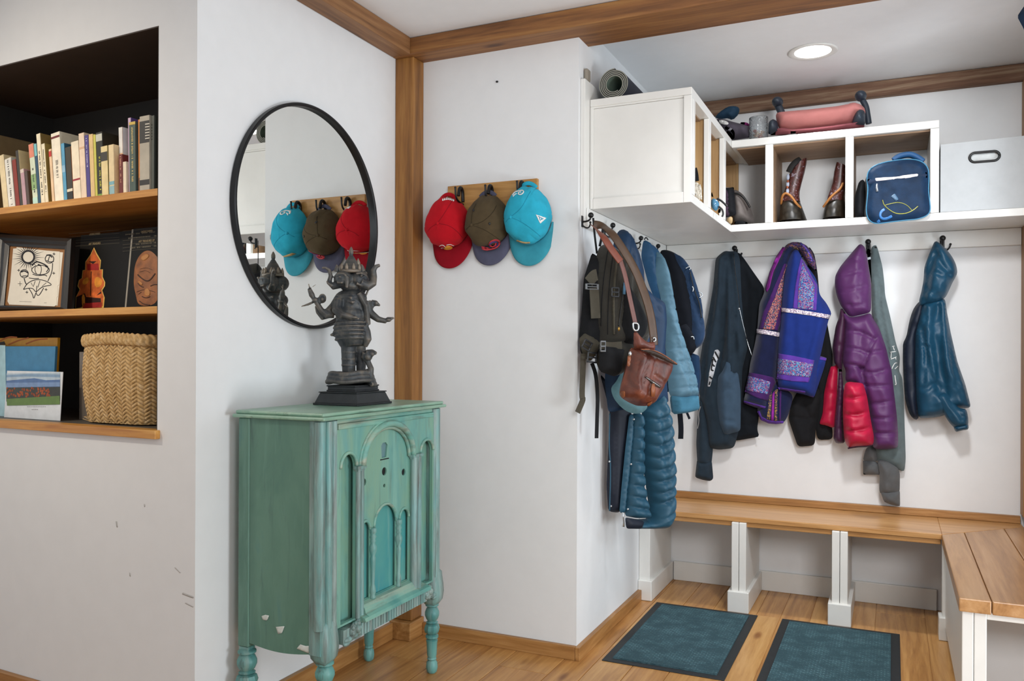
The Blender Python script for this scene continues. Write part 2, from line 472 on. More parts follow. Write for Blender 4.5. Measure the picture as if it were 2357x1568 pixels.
# niche wall with its opening
UL, UR, ZB, ZT, ND = -1.50, -.178, .995, 2.30, .53
mb = MB()
def nbox(mb, u0, u1, d0, d1, z0, z1):
    c = [nf(u, z, d) for z in (z0, z1) for d in (d0, d1) for u in (u0, u1)]
    return mb.add(c, [(0, 2, 3, 1), (4, 5, 7, 6), (0, 1, 5, 4), (1, 3, 7, 5), (3, 2, 6, 7), (2, 0, 4, 6)])
nbox(mb, -2.6, -.0026, 0, .06, 0, ZB - .03); nbox(mb, -2.6, -.0026, 0, .06, ZT + .004, CZ); nbox(mb, UR + .004, -.0026, 0, .06, ZB - .03, ZT + .004); nbox(mb, -2.6, UL - .004, 0, .06, ZB - .03, ZT + .004)
wl_ = struct(mb.build('wall_left', M['wall']))
mb = MB()
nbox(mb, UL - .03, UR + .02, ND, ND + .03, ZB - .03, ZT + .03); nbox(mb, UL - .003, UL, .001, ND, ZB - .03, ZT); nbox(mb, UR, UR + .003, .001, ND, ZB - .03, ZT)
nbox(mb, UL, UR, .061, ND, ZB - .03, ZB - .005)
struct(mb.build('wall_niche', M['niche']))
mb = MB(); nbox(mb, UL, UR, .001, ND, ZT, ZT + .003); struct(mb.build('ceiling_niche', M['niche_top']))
# ceiling: main room and alcove
struct(MB().box(-5, 3.2, -3.3, 3.2, CZ, CZ + .05).build('ceiling', M['ceil']))
struct(MB().box(W3X - .1, W5X + .1, 3.2, W4Y + .1, CZ, CZ + .05).build('ceiling_alcove', M['ceil']))

# timber frame
def timber(name, mat, *b):
    o = MB().box(*b).build(name, mat, bevel=.004); return struct(o)
timber('trim_1', M['post'], W1X + .001, -1.897, 3.085, W2Y - .001, .0785, 2.535)
timber('trim_2', M['base_y'], W1X + .001, -1.884, 3.055, W2Y - .001, 0, .078)
timber('trim_3', M['beam_y'], W1X + .001, -1.897, -3.2, 3.06, 2.535, CZ - .001)
timber('trim_4', M['beam_x'], W1X + .001, W5X - .002, 3.062, 3.294, 2.535, CZ - .002)
timber('trim_5', M['oldbeam'], W3X + .001, W5X - .002, 4.495, W4Y - .001, 2.53, CZ - .002)
timber('trim_6', M['post'], .547, W5X - .001, 4.43, W4Y - .001, .50, 2.528)
# baseboards
struct(MB().box(-1.884, -1.1675, W2Y - .02, W2Y - .0005, 0, .055).build('baseboard_middle', M['base_x'], bevel=.002))
struct(MB().box(W3X + .0005, -1.146, W2Y - .02, 4.066, 0, .054).build('baseboard_return', M['base_y'], bevel=.002))
struct(MB().box(W1X + .0005, W1X + .02, CORNER[1] - .02, 3.054, 0, .072).build('baseboard_mirror_side', M['base_y'], bevel=.002))
mb = MB(); nbox(mb, -2.6, 0, -.02, -.0005, 0, .072); struct(mb.build('baseboard_left', M['base_x'], bevel=.002))
struct(MB().box(-1.094, .1995, 4.518, W4Y - .0005, 0, .103).build('baseboard_back', M['white'], bevel=.003))

# ------------------------------------------------------------------ built-in bench
def bench():
    t = thing('built_in_bench', 'long oak bench with white supports built along the back wall under the coats', 'bench', (-.3, 4.3, 0))
    MB().box(-1.145, .2, 4.1, 4.533, .432, .456).add([( .2,4.1,.432),(.55,4.45,.432),(.55,4.533,.432),(.2,4.533,.432),(.2,4.1,.456),(.55,4.45,.456),(.55,4.533,.456),(.2,4.533,.456)],
        [(3,2,1,0),(4,5,6,7),(0,1,5,4),(1,2,6,5),(2,3,7,6),(3,0,4,7)]).build('seat_board', M['bench_x'], t, bevel=.003)
    MB().box(-1.145, .196, 4.112, 4.14, .408, .431).build('front_rail', M['bench_x'], t, bevel=.003)
    MB().box(-1.145, .546, 4.512, 4.534, .457, .492).build('back_trim', M['base_x'], t, bevel=.002)
    for cx in (-.672, -.218):
        p = MB().box(cx - .034, cx - .001, 4.085, 4.53, .1, .431).box(cx + .001, cx + .034, 4.087, 4.53, .1, .431).build('support_panel', M['white'], t, bevel=.003)
        MB().box(cx - .05, cx + .05, 4.068, 4.515, .001, .102).build('plinth', M['white'], p, bevel=.004)
    p = MB().box(W3X + .001, -1.11, 4.085, 4.53, .1, .431).build('support_panel', M['white'], t, bevel=.003)
    MB().box(W3X + .001, -1.095, 4.067, 4.515, .001, .102).build('plinth', M['white'], p, bevel=.004)
    return t
bench()
def side_bench():
    t = thing('side_bench', 'short oak plank bench at the right edge of the photo, mitred to the long bench', 'bench', (.4, 3.6, 0))
    e = .003; mb = MB()
    def plank(x0, x1):
        y0 = 3.06; f = lambda x: 4.1 + (x - .2) - .003
        mb.add([(x0, y0, .411), (x1, y0, .411), (x1, f(x1), .411), (x0, f(x0), .411), (x0, y0, .456), (x1, y0, .456), (x1, f(x1), .456), (x0, f(x0), .456)],
               [(3,2,1,0),(4,5,6,7),(0,1,5,4),(1,2,6,5),(2,3,7,6),(3,0,4,7)])
    plank(.199, .2915); plank(.2935, .4625); plank(.4645, .619)
    mb.build('seat_board', M['bench_y'], t, bevel=.004)
    p = MB().box(.209, .243, 3.085, 3.15, .1, .409).box(.2445, .281, 3.088, 3.15, .1, .409).build('support_panel', M['white'], t, bevel=.003)
    MB().box(.192, .297, 3.07, 3.165, .001, .102).build('plinth', M['white'], p, bevel=.004)
    MB().box(.281, .617, 3.095, 3.15, .385, .409).build('top_rail', M['white'], t, bevel=.003)
    p = MB().box(.2, .232, 4.07, 4.13, .1, .409).box(.2335, .266, 4.073, 4.13, .1, .409).build('support_panel', M['white'], t, bevel=.003)
    MB().box(.187, .282, 4.055, 4.145, .001, .102).build('plinth', M['white'], p, bevel=.004)
    MB().box(.212, .225, 3.15, 4.07, .06, .409).build('side_panel', M['white'], t)
    MB().box(.281, .617, 3.40, 3.415, .001, .409).build('inner_panel', M['wall'], t)
side_bench()

# ------------------------------------------------------------------ cubby units
def left_cubby():
    t = thing('cubby_unit', 'white open cubby unit with a panelled end, the one with the rolled mat on top', 'shelf unit', (-.93, 3.7, 1.845))
    Z0, Z1 = 1.845, 2.300; X0, X1 = -1.144, -.723
    MB().box(X0, X1, 3.262, 4.533, 2.263, Z1).build('top_board', M['white'], t, bevel=.002)
    MB().box(X0, X1, 3.262, 4.533, Z0, 1.879).build('bottom_board', M['white'], t, bevel=.002)
    ep = MB().box(X0, X1 - .001, 3.266, 3.285, 1.88, 2.262).build('end_panel', M['white'], t)
    f = MB().box(X0 - .001, X1, 3.255, 3.2655, 2.27, Z1).box(X1 - .032, X1, 3.255, 3.2655, Z0, 2.2695).box(X0 - .001, X0 + .012, 3.255, 3.2655, Z0, 2.2695).box(X0 + .0125, X1 - .0325, 3.255, 3.2655, Z0, 1.888)
    f.build('end_frame', M['white'], ep, bevel=.002)
    MB().box(X1 - .022, X1, 3.286, 3.322, 1.88, 2.262).build('stile', M['white'], t, bevel=.001)
    for y0, y1 in ((3.592, 3.640), (3.944, 3.992)):
        d = MB().box(X0 + .001, X1 - .023, y0 + .012, y1 - .004, 1.88, 2.262).build('divider', M['pine'], t)
        MB().box(X1 - .022, X1, y0, y1, 1.88, 2.262).build('stile', M['white'], d, bevel=.001)
    MB().box(X0 + .001, X1 - .03, 4.515, 4.532, 1.88, 2.262).build('end_board', M['pine'], t)
    MB().box(X0 + .001, X1 - .04, 3.29, 4.51, 2.256, 2.2625).build('lining_board', M['pine_dim'], t)
left_cubby()
def right_cubby():
    t = thing('cubby_unit', 'white open cubby unit over the coats with boots and a lunch bag in its compartments', 'shelf unit', (-.1, 4.3, 1.845))
    Z0, Z1 = 1.845, 2.292
    MB().box(-.7225, .184, 4.135, 4.533, 2.257, Z1).build('top_board', M['white'], t, bevel=.002)
    MB().box(-.7225, W5X - .002, 4.135, 4.533, Z0, 1.879).build('bottom_board', M['white'], t, bevel=.002)
    for x0, x1 in ((-.562, -.527), (-.203, -.168)):
        d = MB().box(x0 + .004, x1 - .004, 4.158, 4.533, 1.88, 2.256).build('divider', M['pine_dim'], t)
        MB().box(x0, x1, 4.135, 4.157, 1.88, 2.256).build('stile', M['white'], d, bevel=.001)
    MB().box(.149, .184, 4.135, 4.533, 1.88, 2.256).build('end_panel', M['white'], t, bevel=.001)
    MB().box(-.70, .148, 4.16, 4.53, 2.2505, 2.2565).build('lining_board', M['pine_dim'], t)
right_cubby()
# back board along the return wall, with the rail below it
o = MB().box(W3X + .0005, -1.1465, 3.196, 4.5, 1.79, 2.372).build('backing_board', M['white'], bevel=.002)
tag(o, 'white board on the return wall behind the panelled cubby, its end showing beside it', 'board')
o = MB().box(W3X + .0005, -1.14, 3.215, 4.51, 1.765, 1.7895).box(-1.146, -1.14, 3.215, 4.51, 1.79, 1.844).build('hook_rail', M['white'], bevel=.002)
tag(o, 'white hook rail on the return wall holding backpacks and puffy coats', 'rail')
o = MB().box(-1.139, .546, 4.515, 4.5345, 1.763, 1.844).build('hook_rail', M['white'], bevel=.002)
tag(o, 'white hook rail across the back wall holding the children\'s jackets', 'rail')

# ------------------------------------------------------------------ hooks on the rails
def hook_proto():
    t = thing('coat_hook', 'x', 'hook')
    MB().box(-.012, .012, -.006, 0, -.035, .03).build('mount_plate', M['hookm'], t, local=True, bevel=.002)
    p = MB().tube(chaikin([(0, -.004, -.005), (0, -.03, -.004), (0, -.05, .004), (0, -.055, .022)], 2, False), .0055, 8).build('upper_arm', M['hookm'], t, local=True, smooth=True)
    MB().ball((0, -.055, .03), .0165, 14).build('ball_end', M['hookm'], p, local=True, smooth=True)
    q = MB().tube(chaikin([(0, -.004, -.025), (.008, -.022, -.04), (.022, -.034, -.038), (.036, -.038, -.022), (.04, -.038, -.008)], 2, False), .0045, 8).build('lower_arm', M['hookm'], t, local=True, smooth=True)
    MB().ball((.04, -.038, -.004), .007, 10).build('tip', M['hookm'], q, local=True, smooth=True)
    return t
def copy_tree(o, parent=None):
    c = o.copy(); COL.objects.link(c)
    if parent: c.parent = parent
    for ch in list(o.children): copy_tree(ch, c)
    return c
hp = hook_proto(); first = True; hp.scale = (.85, .85, .85)
HK = [((1690, 585), 'Y', 'black ball-end hook at the neck of the black hoodie'),
      ((1836, 575), 'Y', 'black ball-end hook hidden under the embroidered blue jacket'),
      ((1998, 569), 'Y', 'black ball-end hook between the purple puffer and the grey hoodie'),
      ((2170, 563), 'Y', 'black ball-end hook holding the teal windbreaker by its hood'),
      ((1369, 517), 'X', 'black hook at the left end of the return wall, holding the leather strap'),
      ((1419, 543), 'X', 'black hook on the return wall at the collar of the navy coat'),
      ((1483, 568), 'X', 'black hook on the return wall above the quilted pale blue jacket'),
      ((1522, 588), 'X', 'black hook nearest the corner, above the navy backpack')]
for (px, py), side, lab in HK:
    o = hp if first else copy_tree(hp); first = False
    pl = PY(4.515 - .055) if side == 'Y' else PX(-1.14 + .055)
    q = pl.hit(px, py)
    if side == 'Y': o.location = (q[0], 4.515, q[2] - .03)
    else: o.scale = (.7, .7, .7); o.location = (-1.14, q[1], q[2] - .025); o.rotation_euler = (0, 0, PI / 2)
    o['label'] = lab; o['group'] = 'black coat hooks on the white rails'
    o.location[2] = max(min(o.location[2], 1.81), 1.78)

# ------------------------------------------------------------------ recessed light
t = thing('recessed_light', 'round recessed ceiling light glowing white above the cubbies', 'ceiling light', (-.332, 3.945, CZ))
MB().lathe([(.079, -.0005), (.106, -.0005), (.106, -.004), (.1, -.007), (.085, -.005), (.079, -.003)], (-.332, 3.945, CZ), n=48, cap=False).add([], []).build('trim_ring', M['white'], t, smooth=True)
lm = NT('lamp_glow'); lm.set(Emission_Strength=7.); lm.b.inputs['Emission Color'].default_value = (1, .96, .9, 1)
MB().lathe([(.0785, 0), (.0785, -.0025), (.01, -.003)], (-.332, 3.945, CZ - .0005), n=48).build('lens', lm.m, t)

# ------------------------------------------------------------------ door mats
rub = plain('black_rubber', '#22272a', .6, 0, .1, .3, 120)
mt = NT('mat_carpet'); v = mt.coords()
bk = mt.add('ShaderNodeTexBrick', i_Scale=21., i_Mortar_Size=.035, offset=.5); mt.link(v, bk.inputs['Vector'])
bk.inputs['Color1'].default_value = srgb('#23424c'); bk.inputs['Color2'].default_value = srgb('#31555f'); bk.inputs['Mortar'].default_value = srgb('#55777f')
nz = mt.noise(v, 13, 6, .7); col = mt.mix(mt.ramp(nz, [(.38, (0, 0, 0, 1)), (.58, (1, 1, 1, 1))]), bk.outputs['Color'], '#2b4a53')
dirt = mt.noise(v, 260, 2, .6); col = mt.mix(mt.ramp(dirt, [(.66, (0, 0, 0, 1)), (.74, (1, 1, 1, 1))]), col, '#7f9aa2')
mt.base(col); mt.bump(mt.noise(v, 420, 3), .8, .003); mt.set(Roughness=1.)
def mat_thing(x0, x1, y0, y1, lab):
    t = thing('door_mat', lab, 'mat', ((x0 + x1) / 2, (y0 + y1) / 2, 0), group='door mats on the plank floor')
    MB().box(x0, x1, y0, y1, .0005, .004).build('rubber_border', rub, t, bevel=.002)
    n = 60; m = 90; mb = MB(); b = .036
    vs = [(x0 + b + (x1 - x0 - 2 * b) * i / n, y0 + b + (y1 - y0 - 2 * b) * j / m, .0085 + .0012 * noise.noise((i * .7, j * .7, 2))) for j in range(m + 1) for i in range(n + 1)]
    mb.add(vs, [(j * (n + 1) + i, j * (n + 1) + i + 1, (j + 1) * (n + 1) + i + 1, (j + 1) * (n + 1) + i) for j in range(m) for i in range(n)])
    mb.box(x0 + b, x1 - b, y0 + b, y1 - b, .004, .0072)
    mb.build('carpet', mt.m, t)
mat_thing(-1.068, -.578, 3.202, 4.064, 'dark teal ribbed door mat lying nearer the return wall, left of the pair')
mat_thing(-.467, .033, 3.2, 4.064, 'dark teal ribbed door mat lying nearer the side bench, right of the pair')
# ------------------------------------------------------------------ old radio cabinet
def patina(name, stops, wear=.5, streak='z', rough=.45, wearcol='#4a4038', pale='#a9aba0'):
    t = NT(name); st = {'z': (16, 16, 1.6), 'y': (16, 1.6, 16), 'x': (1.6, 16, 16)}[streak]
    v = t.coords(st); v2 = t.coords((3.2, 3.2, 1.5))
    a = t.noise(v2, 1.6, 5, .6, .6); col = t.ramp(a, stops)
    s1 = t.noise(v, 1.3, 5, .6, .5)
    col = t.mix(t.ramp(s1, [(.56 - wear * .1, (0, 0, 0, 1)), (.72, (.75, .75, .75, 1))]), col, pale)
    s2 = t.noise(v, 2.1, 6, .65, .9)
    col = t.mix(t.ramp(s2, [(.60 - wear * .12, (0, 0, 0, 1)), (.74, (.85, .85, .85, 1))]), col, wearcol)
    t.base(col); t.bump(s2, .15, .002)
    return t.set(Roughness=rough)
G = {}
teal = [(.25, '#4f8684'), (.42, '#649a91'), (.55, '#779f8a'), (.72, '#659c98')]
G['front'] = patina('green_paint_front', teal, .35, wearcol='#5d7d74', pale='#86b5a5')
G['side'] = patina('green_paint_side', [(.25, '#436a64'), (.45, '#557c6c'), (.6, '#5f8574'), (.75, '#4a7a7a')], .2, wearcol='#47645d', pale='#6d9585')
G['worn'] = patina('green_paint_worn', [(.3, '#56908f'), (.5, '#759d97'), (.7, '#62a6a8')], 1.5, wearcol='#544c47', pale='#a5b0ab')
G['trim'] = patina('green_paint_trim', [(.3, '#4f8f88'), (.5, '#6da497'), (.7, '#7fae9a')], .9, 'y', wearcol='#5a5246', pale='#a8a792')
G['top'] = patina('green_paint_top', [(.3, '#6a9482'), (.5, '#82a690'), (.7, '#8fb3a0')], .5, 'y', .35, '#5e6a5c', '#9fb8a4')
G['leg'] = patina('green_paint_leg', [(.3, '#3d7c7c'), (.5, '#5f9a94'), (.7, '#78aaa4')], .8, wearcol='#3c3630', pale='#93a59c')
def inpoly(p, poly):
    c = False; x, y = p; n = len(poly)
    for i in range(n):
        (x0, y0), (x1, y1) = poly[i], poly[(i + 1) % n]
        if (y0 > y) != (y1 > y) and x < (x1 - x0) * (y - y0) / (y1 - y0) + x0: c = not c
    return c
def plate(mb, outer, holes, frame, d0, d1):
    loops = [outer] + list(holes); pts = []; ed = []
    for L in loops:
        k = len(pts); pts += [Vector(p) for p in L]; ed += [(k + i, k + (i + 1) % len(L)) for i in range(len(L))]
    vs, es, fs, ov, oe, of = delaunay_2d_cdt(pts, ed, [], 0, 1e-6)
    F = []
    for f in fs:
        c = sum((vs[i] for i in f), Vector((0, 0))) / len(f)
        if inpoly(c, outer) and not any(inpoly(c, h) for h in holes): F.append(tuple(f))
    n = len(vs); V = [frame(p.x, p.y, d1) for p in vs] + [frame(p.x, p.y, d0) for p in vs]
    fs2 = F + [tuple(n + i for i in reversed(f)) for f in F]
    from collections import Counter
    ec = Counter()
    for f in F:
        for i in range(len(f)): a, b = f[i], f[(i + 1) % len(f)]; ec[(min(a, b), max(a, b))] += 1
    for f in F:
        for i in range(len(f)):
            a, b = f[i], f[(i + 1) % len(f)]
            if ec[(min(a, b), max(a, b))] == 1: fs2.append((b, a, n + a, n + b))
    return mb.add(V, fs2)
def arch(y0, y1, zb, zs, n=20, za=None):
    c = (y0 + y1) / 2; r = (y1 - y0) / 2; h = r if za is None else za - zs
    return [(y0, zb), (y1, zb)] + [(c + r * math.cos(PI * i / n), zs + h * math.sin(PI * i / n)) for i in range(n + 1)]
def arc3(y0, y1, zs, za, x, n=24, lo=0, hi=PI):
    c = (y0 + y1) / 2; r = (y1 - y0) / 2
    return [(x, c + r * math.cos(lo + (hi - lo) * i / n), zs + (za - zs) * math.sin(lo + (hi - lo) * i / n)) for i in range(n + 1)]
def cabinet():
    XF, XB, Y0, Y1, YC = -1.606, -1.945, 2.087, 2.824, 2.4555
    t = thing('radio_cabinet', 'distressed teal green antique radio cabinet on turned legs below the round mirror', 'cabinet', ((XF + XB) / 2, YC, 0))
    fr = lambda u, v, h: (XF + h, u, v)
    # carcass: sides, back and recessed front
    MB().box(XB + .004, XF - .031, Y0 + .02, Y1 - .02, .31, 1.03).build('carcass', G['front'], t)
    # left side: recessed panel with a sagging lower edge, back stile
    for sd, yy, dd in ((0, Y0, 1), (1, Y1, -1)):
        mb = MB(); xs = [XB + .045 + (XF - .051 - XB - .045) * i / 12 for i in range(13)]
        o = [(x, .300 - .012 * math.sin(PI * i / 12)) for i, x in enumerate(xs)] + [(xs[-1], 1.032), (xs[0], 1.032)]
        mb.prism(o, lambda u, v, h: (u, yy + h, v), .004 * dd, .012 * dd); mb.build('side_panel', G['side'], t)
        MB().box(XB, XB + .044, *sorted((yy, yy + dd * .03)), .285, 1.033).build('back_stile', G['side'], t, bevel=.004)
    # front: raised plate with arched openings
    big = arch(2.300, 2.612, .372, .868, 28, .994)
    sl = arch(2.182, 2.262, .372, .874, 16, .917); sr = arch(2.676, 2.762, .372, .874, 16, .914)
    mb = MB(); plate(mb, [(2.16, .365), (2.772, .365), (2.772, 1.0), (2.16, 1.0)], [big, sl, sr], fr, -.012, .0)
    mb.build('face_plate', G['front'], t)
    MB().box(XF - .012, XF + .004, 2.165, 2.765, 1.0, 1.018).box(XF - .012, XF - .002, 2.165, 2.765, 1.018, 1.033).build('frieze', G['trim'], t, bevel=.003)
    # inner panel with its own lower arches and round holes
    lo = [arch(2.306, 2.358, .41, .645, 14, .674), arch(2.386, 2.521, .41, .645, 22, .712), arch(2.546, 2.606, .41, .645, 14, .676)]
    def circ(y, z, r, n=18): return [(y + r * math.cos(2 * PI * i / n), z + r * math.sin(2 * PI * i / n)) for i in range(n)]
    holes = [circ(2.324, .810, .0125), circ(2.446, .831, .0145), circ(2.572, .812, .0125), circ(2.447, .781, .0065)]
    key = [(2.430, .880), (2.458, .880), (2.466, .922), (2.456, .932), (2.436, .932), (2.426, .922)]
    mb = MB(); plate(mb, [(2.298, .39), (2.614, .39), (2.614, .996), (2.298, .996)], lo + holes + [key], fr, -.0155, -.010)
    ip = mb.build('arched_panel', G['front'], t)
    MB().box(XF - .0175, XF - .0162, 2.30, 2.612, .76, .86).build('hole_backing', M['dark'], ip)
    MB().box(XF - .0262, XF - .0245, 2.30, 2.613, .40, .72).build('lower_panel', patina('blue_green_panel', [(.3, '#3c8a90'), (.55, '#4f9690'), (.75, '#3f9aa6')], .25, wearcol='#6f9a90', pale='#79aca4'), ip)
    MB().box(XF - .0175, XF - .0162, 2.422, 2.470, .872, .940).build('keyhole_plate', patina('slate_patch', [(.3, '#55757c'), (.7, '#6d9394')], .3, wearcol='#4c5f66', pale='#87a5a0'), ip)
    MB().tube([(XF - .009, a, b) for a, b in [(2.420, .874), (2.472, .874)]], .002, 6).build('incised_line', M['black'], ip)
    # mouldings
    mb = MB()
    mb.tube(arc3(2.296, 2.616, .868, .999, XF + .004), .012, 10); mb.tube(arc3(2.312, 2.600, .868, .984, XF - .004), .007, 8); mb.tube(arc3(2.284, 2.628, .868, 1.01, XF), .006, 8)
    mb.build('arch_moulding', G['trim'], t, smooth=True)
    for a, b, za, zs in ((2.178, 2.266, .921, .874), (2.672, 2.766, .918, .874)):
        MB().tube(arc3(a, b, zs, za, XF + .001), .006, 8).build('arch_moulding', G['trim'], t, smooth=True)
    for a, b, za in ((2.304, 2.36, .678), (2.384, 2.523, .716), (2.544, 2.608, .68)):
        MB().tube(arc3(a, b, .645, za, XF - .010), .0055, 8).build('arch_moulding', G['trim'], ip, smooth=True)
    for y, k in ((2.281, 1), (2.637, 1.45)):
        mb = MB()
        for d in (-.010, .010): mb.tube([(XF + .003, y + d * k, .37), (XF + .003, y + d * k, .862)], .0095 * k, 10)
        mb.box(XF - .006, XF + .014, y - .024 * k, y + .024 * k, .862, .872); mb.box(XF - .006, XF + .010, y - .02 * k, y + .02 * k, .855, .8615)
        mb.build('pilaster', G['worn'], t, smooth='angle')
    spin = [(.009, .405), (.012, .412), (.008, .42), (.012, .43), (.010, .445), (.007, .455), (.0085, .50), (.0105, .535), (.011, .545), (.008, .552), (.014, .572), (.014, .585), (.008, .597), (.012, .603), (.0085, .609), (.013, .618), (.0085, .626), (.0125, .633), (.0125, .645), (.010, .648)]
    for y in (2.371, 2.533):
        MB().lathe(spin, (XF - .006, y, 0), n=14).build('spindle', G['leg'], ip, smooth=True)
    # corner pilasters
    for sg, ys in ((1, (2.085, 2.113, 2.140, 2.162)), (-1, (2.824, 2.806, 2.790, 2.770))):
        mb = MB()
        for y, r in zip(ys[:3], (.018, .014, .012)):
            mb.tube([(XF - .016 + (.010 if r < .018 else 0), y + sg * .010, .38), (XF - .016 + (.010 if r < .018 else 0), y + sg * .010, 1.03)], r, 12)
        a, b = sorted((ys[0] + sg * .002, ys[3])); mb.box(XF - .05, XF - .006, a, b, .30, 1.032)
        mb.build('corner_stile', G['worn'], t, smooth='angle')
        # shaped knee block that swells then narrows to the turned leg
        yc = (ys[0] + ys[3]) / 2 + (.004 if sg > 0 else .006)
        prof = [(.265, .020, .022), (.285, .034, .034), (.315, .037, .040), (.345, .034, .040), (.372, .030, .038), (.392, .028, .036), (.40, .02, .03)]
        vs = []; n = 12
        for z, rx, ry in prof:
            for j in range(n):
                a = 2 * PI * j / n + PI / n; sq = 1 / max(abs(math.cos(a)), abs(math.sin(a))) ** .6
                vs.append((XF - .022 + rx * math.cos(a) * sq, yc + ry * math.sin(a) * sq, z))
        m = len(prof); fs = [(i * n + j, i * n + (j + 1) % n, (i + 1) * n + (j + 1) % n, (i + 1) * n + j) for i in range(m - 1) for j in range(n)] + [tuple(range(n - 1, -1, -1)), tuple((m - 1) * n + j for j in range(n))]
        MB().add(vs, fs).build('knee_block', G['worn'], t, smooth=True)
    # sill and fluted apron with carved ends
    mb = MB(); mb.prism([(XF - .02, .412), (XF + .004, .404), (XF + .012, .392), (XF + .016, .378), (XF + .030, .370), (XF + .034, .358), (XF - .02, .352)], lambda u, v, h: (u, h, v), 2.30, 2.625)
    mb.prism([(XF - .02, .384), (XF + .030, .370), (XF + .034, .358), (XF - .02, .352)], lambda u, v, h: (u, h, v), 2.275, 2.30); mb.prism([(XF - .02, .384), (XF + .030, .370), (XF + .034, .358), (XF - .02, .352)], lambda u, v, h: (u, h, v), 2.625, 2.70)
    mb.build('sill_moulding', G['trim'], t)
    mb = MB(); mb.box(XF - .02, XF + .006, 2.19, 2.715, .306, .352)
    y = 2.29
    while y < 2.69: mb.tube([(XF + .006, y, .310), (XF + .006, y, .351)], .0075, 8); y += .0165
    mb.build('fluted_apron', G['worn'], t, smooth='angle')
    for yy in (2.252, 2.722):
        mb = MB(); mb.ball((XF + .008, yy, .338), (.012, .030, .028), 14); mb.ball((XF + .016, yy, .342), (.012, .014, .014), 12)
        for k in range(7):
            a = 2 * PI * k / 7; mb.ball((XF + .013, yy + .02 * math.cos(a), .34 + .02 * math.sin(a)), (.007, .009, .009), 8)
        sg = -1 if yy < YC else 1
        mb.ball((XF + .006, yy + sg * .034, .316), (.010, .026, .010), 10); mb.ball((XF + .006, yy + sg * .046, .306), (.009, .018, .008), 10); mb.ball((XF + .004, yy - sg * .03, .362), (.009, .022, .008), 10)
        mb.build('carved_rosette', G['worn'], t, smooth=True)
    # top
    mb = MB(); mb.box(XB - .012, XF + .018, Y0 - .018, Y1 + .018, 1.034, 1.046).box(XB - .006, XF + .009, Y0 - .009, Y1 + .009, 1.046, 1.058)
    mb.build('top', G['top'], t, bevel=.005)
    # turned legs
    leg = [(.014, .0), (.020, .006), (.023, .022), (.021, .042), (.015, .05), (.019, .055), (.016, .061), (.019, .07), (.021, .115), (.023, .128), (.014, .132), (.025, .138), (.025, .146), (.014, .152)]
    leg2 = [(.016, .192), (.024, .197), (.016, .203), (.022, .209), (.028, .225), (.028, .237), (.022, .252), (.017, .257), (.026, .262), (.026, .268), (.018, .275)]
    for lx, ly, k in ((XF - .022, Y0 + .045, 1.1), (XF - .022, Y1 - .022, 1.), (XB + .022, Y0 + .02, 1.15), (XB + .022, Y1 - .02, .95)):
        mb = MB(); mb.lathe([(r * k, h) for r, h in leg], (lx, ly, 0), n=20); mb.lathe([(r * k, h) for r, h in leg2], (lx, ly, 0), n=20)
        pr = [(.014, .15), (.026, .158), (.030, .172), (.026, .187), (.014, .194)]
        mb.lathe([(r * k * 1.05, h) for r, h in pr], (lx, ly, 0), n=8)
        if lx < XB + .1: mb.box(lx - .018, lx + .018, ly - .017, ly + .017, .27, .284)
        mb.build('leg', G['leg'], t, smooth='angle')
    # chips where the paint is gone
    sp = [o for o in t.children if o.name.startswith('side_panel')][0]
    chip = plain('chipped_paint', '#c9cfc8', .7)
    for poly in ([(603, 1418), (612, 1415), (620, 1417), (616, 1428), (606, 1427)], [(636, 1443), (656, 1441), (650, 1457), (641, 1459)], [(684, 1493), (692, 1483), (704, 1487), (722, 1486), (731, 1500), (712, 1504)]):
        decal('paint_chip', poly, sp, chip, sp)
    return t
cabinet()

# ------------------------------------------------------------------ round wall mirror
def mirror():
    t = thing('round_mirror', 'round wall mirror with a thin black metal frame above the teal cabinet', 'mirror', (W1X, 2.515, 1.35))
    c = (W1X + .001, 2.503, 1.751); R0 = .416
    mb = MB(); mb.lathe([(R0 - .012, .003), (R0, .003), (R0, .023), (R0 - .003, .026), (R0 - .009, .026), (R0 - .012, .023), (R0 - .012, .003)], c, (1, 0, 0), 128, cap=False)
    mb.build('frame', plain('black_mirror_frame', '#17181a', .4, .4), t, smooth='angle')
    gm = NT('mirror_glass'); gm.base('#e9ebe8'); gm.set(Metallic=1., Roughness=.008)
    MB().lathe([(R0 - .0115, 0), (R0 - .0115, .008), (.02, .008)], c, (1, 0, 0), 128).build('glass', gm.m, t)
mirror()

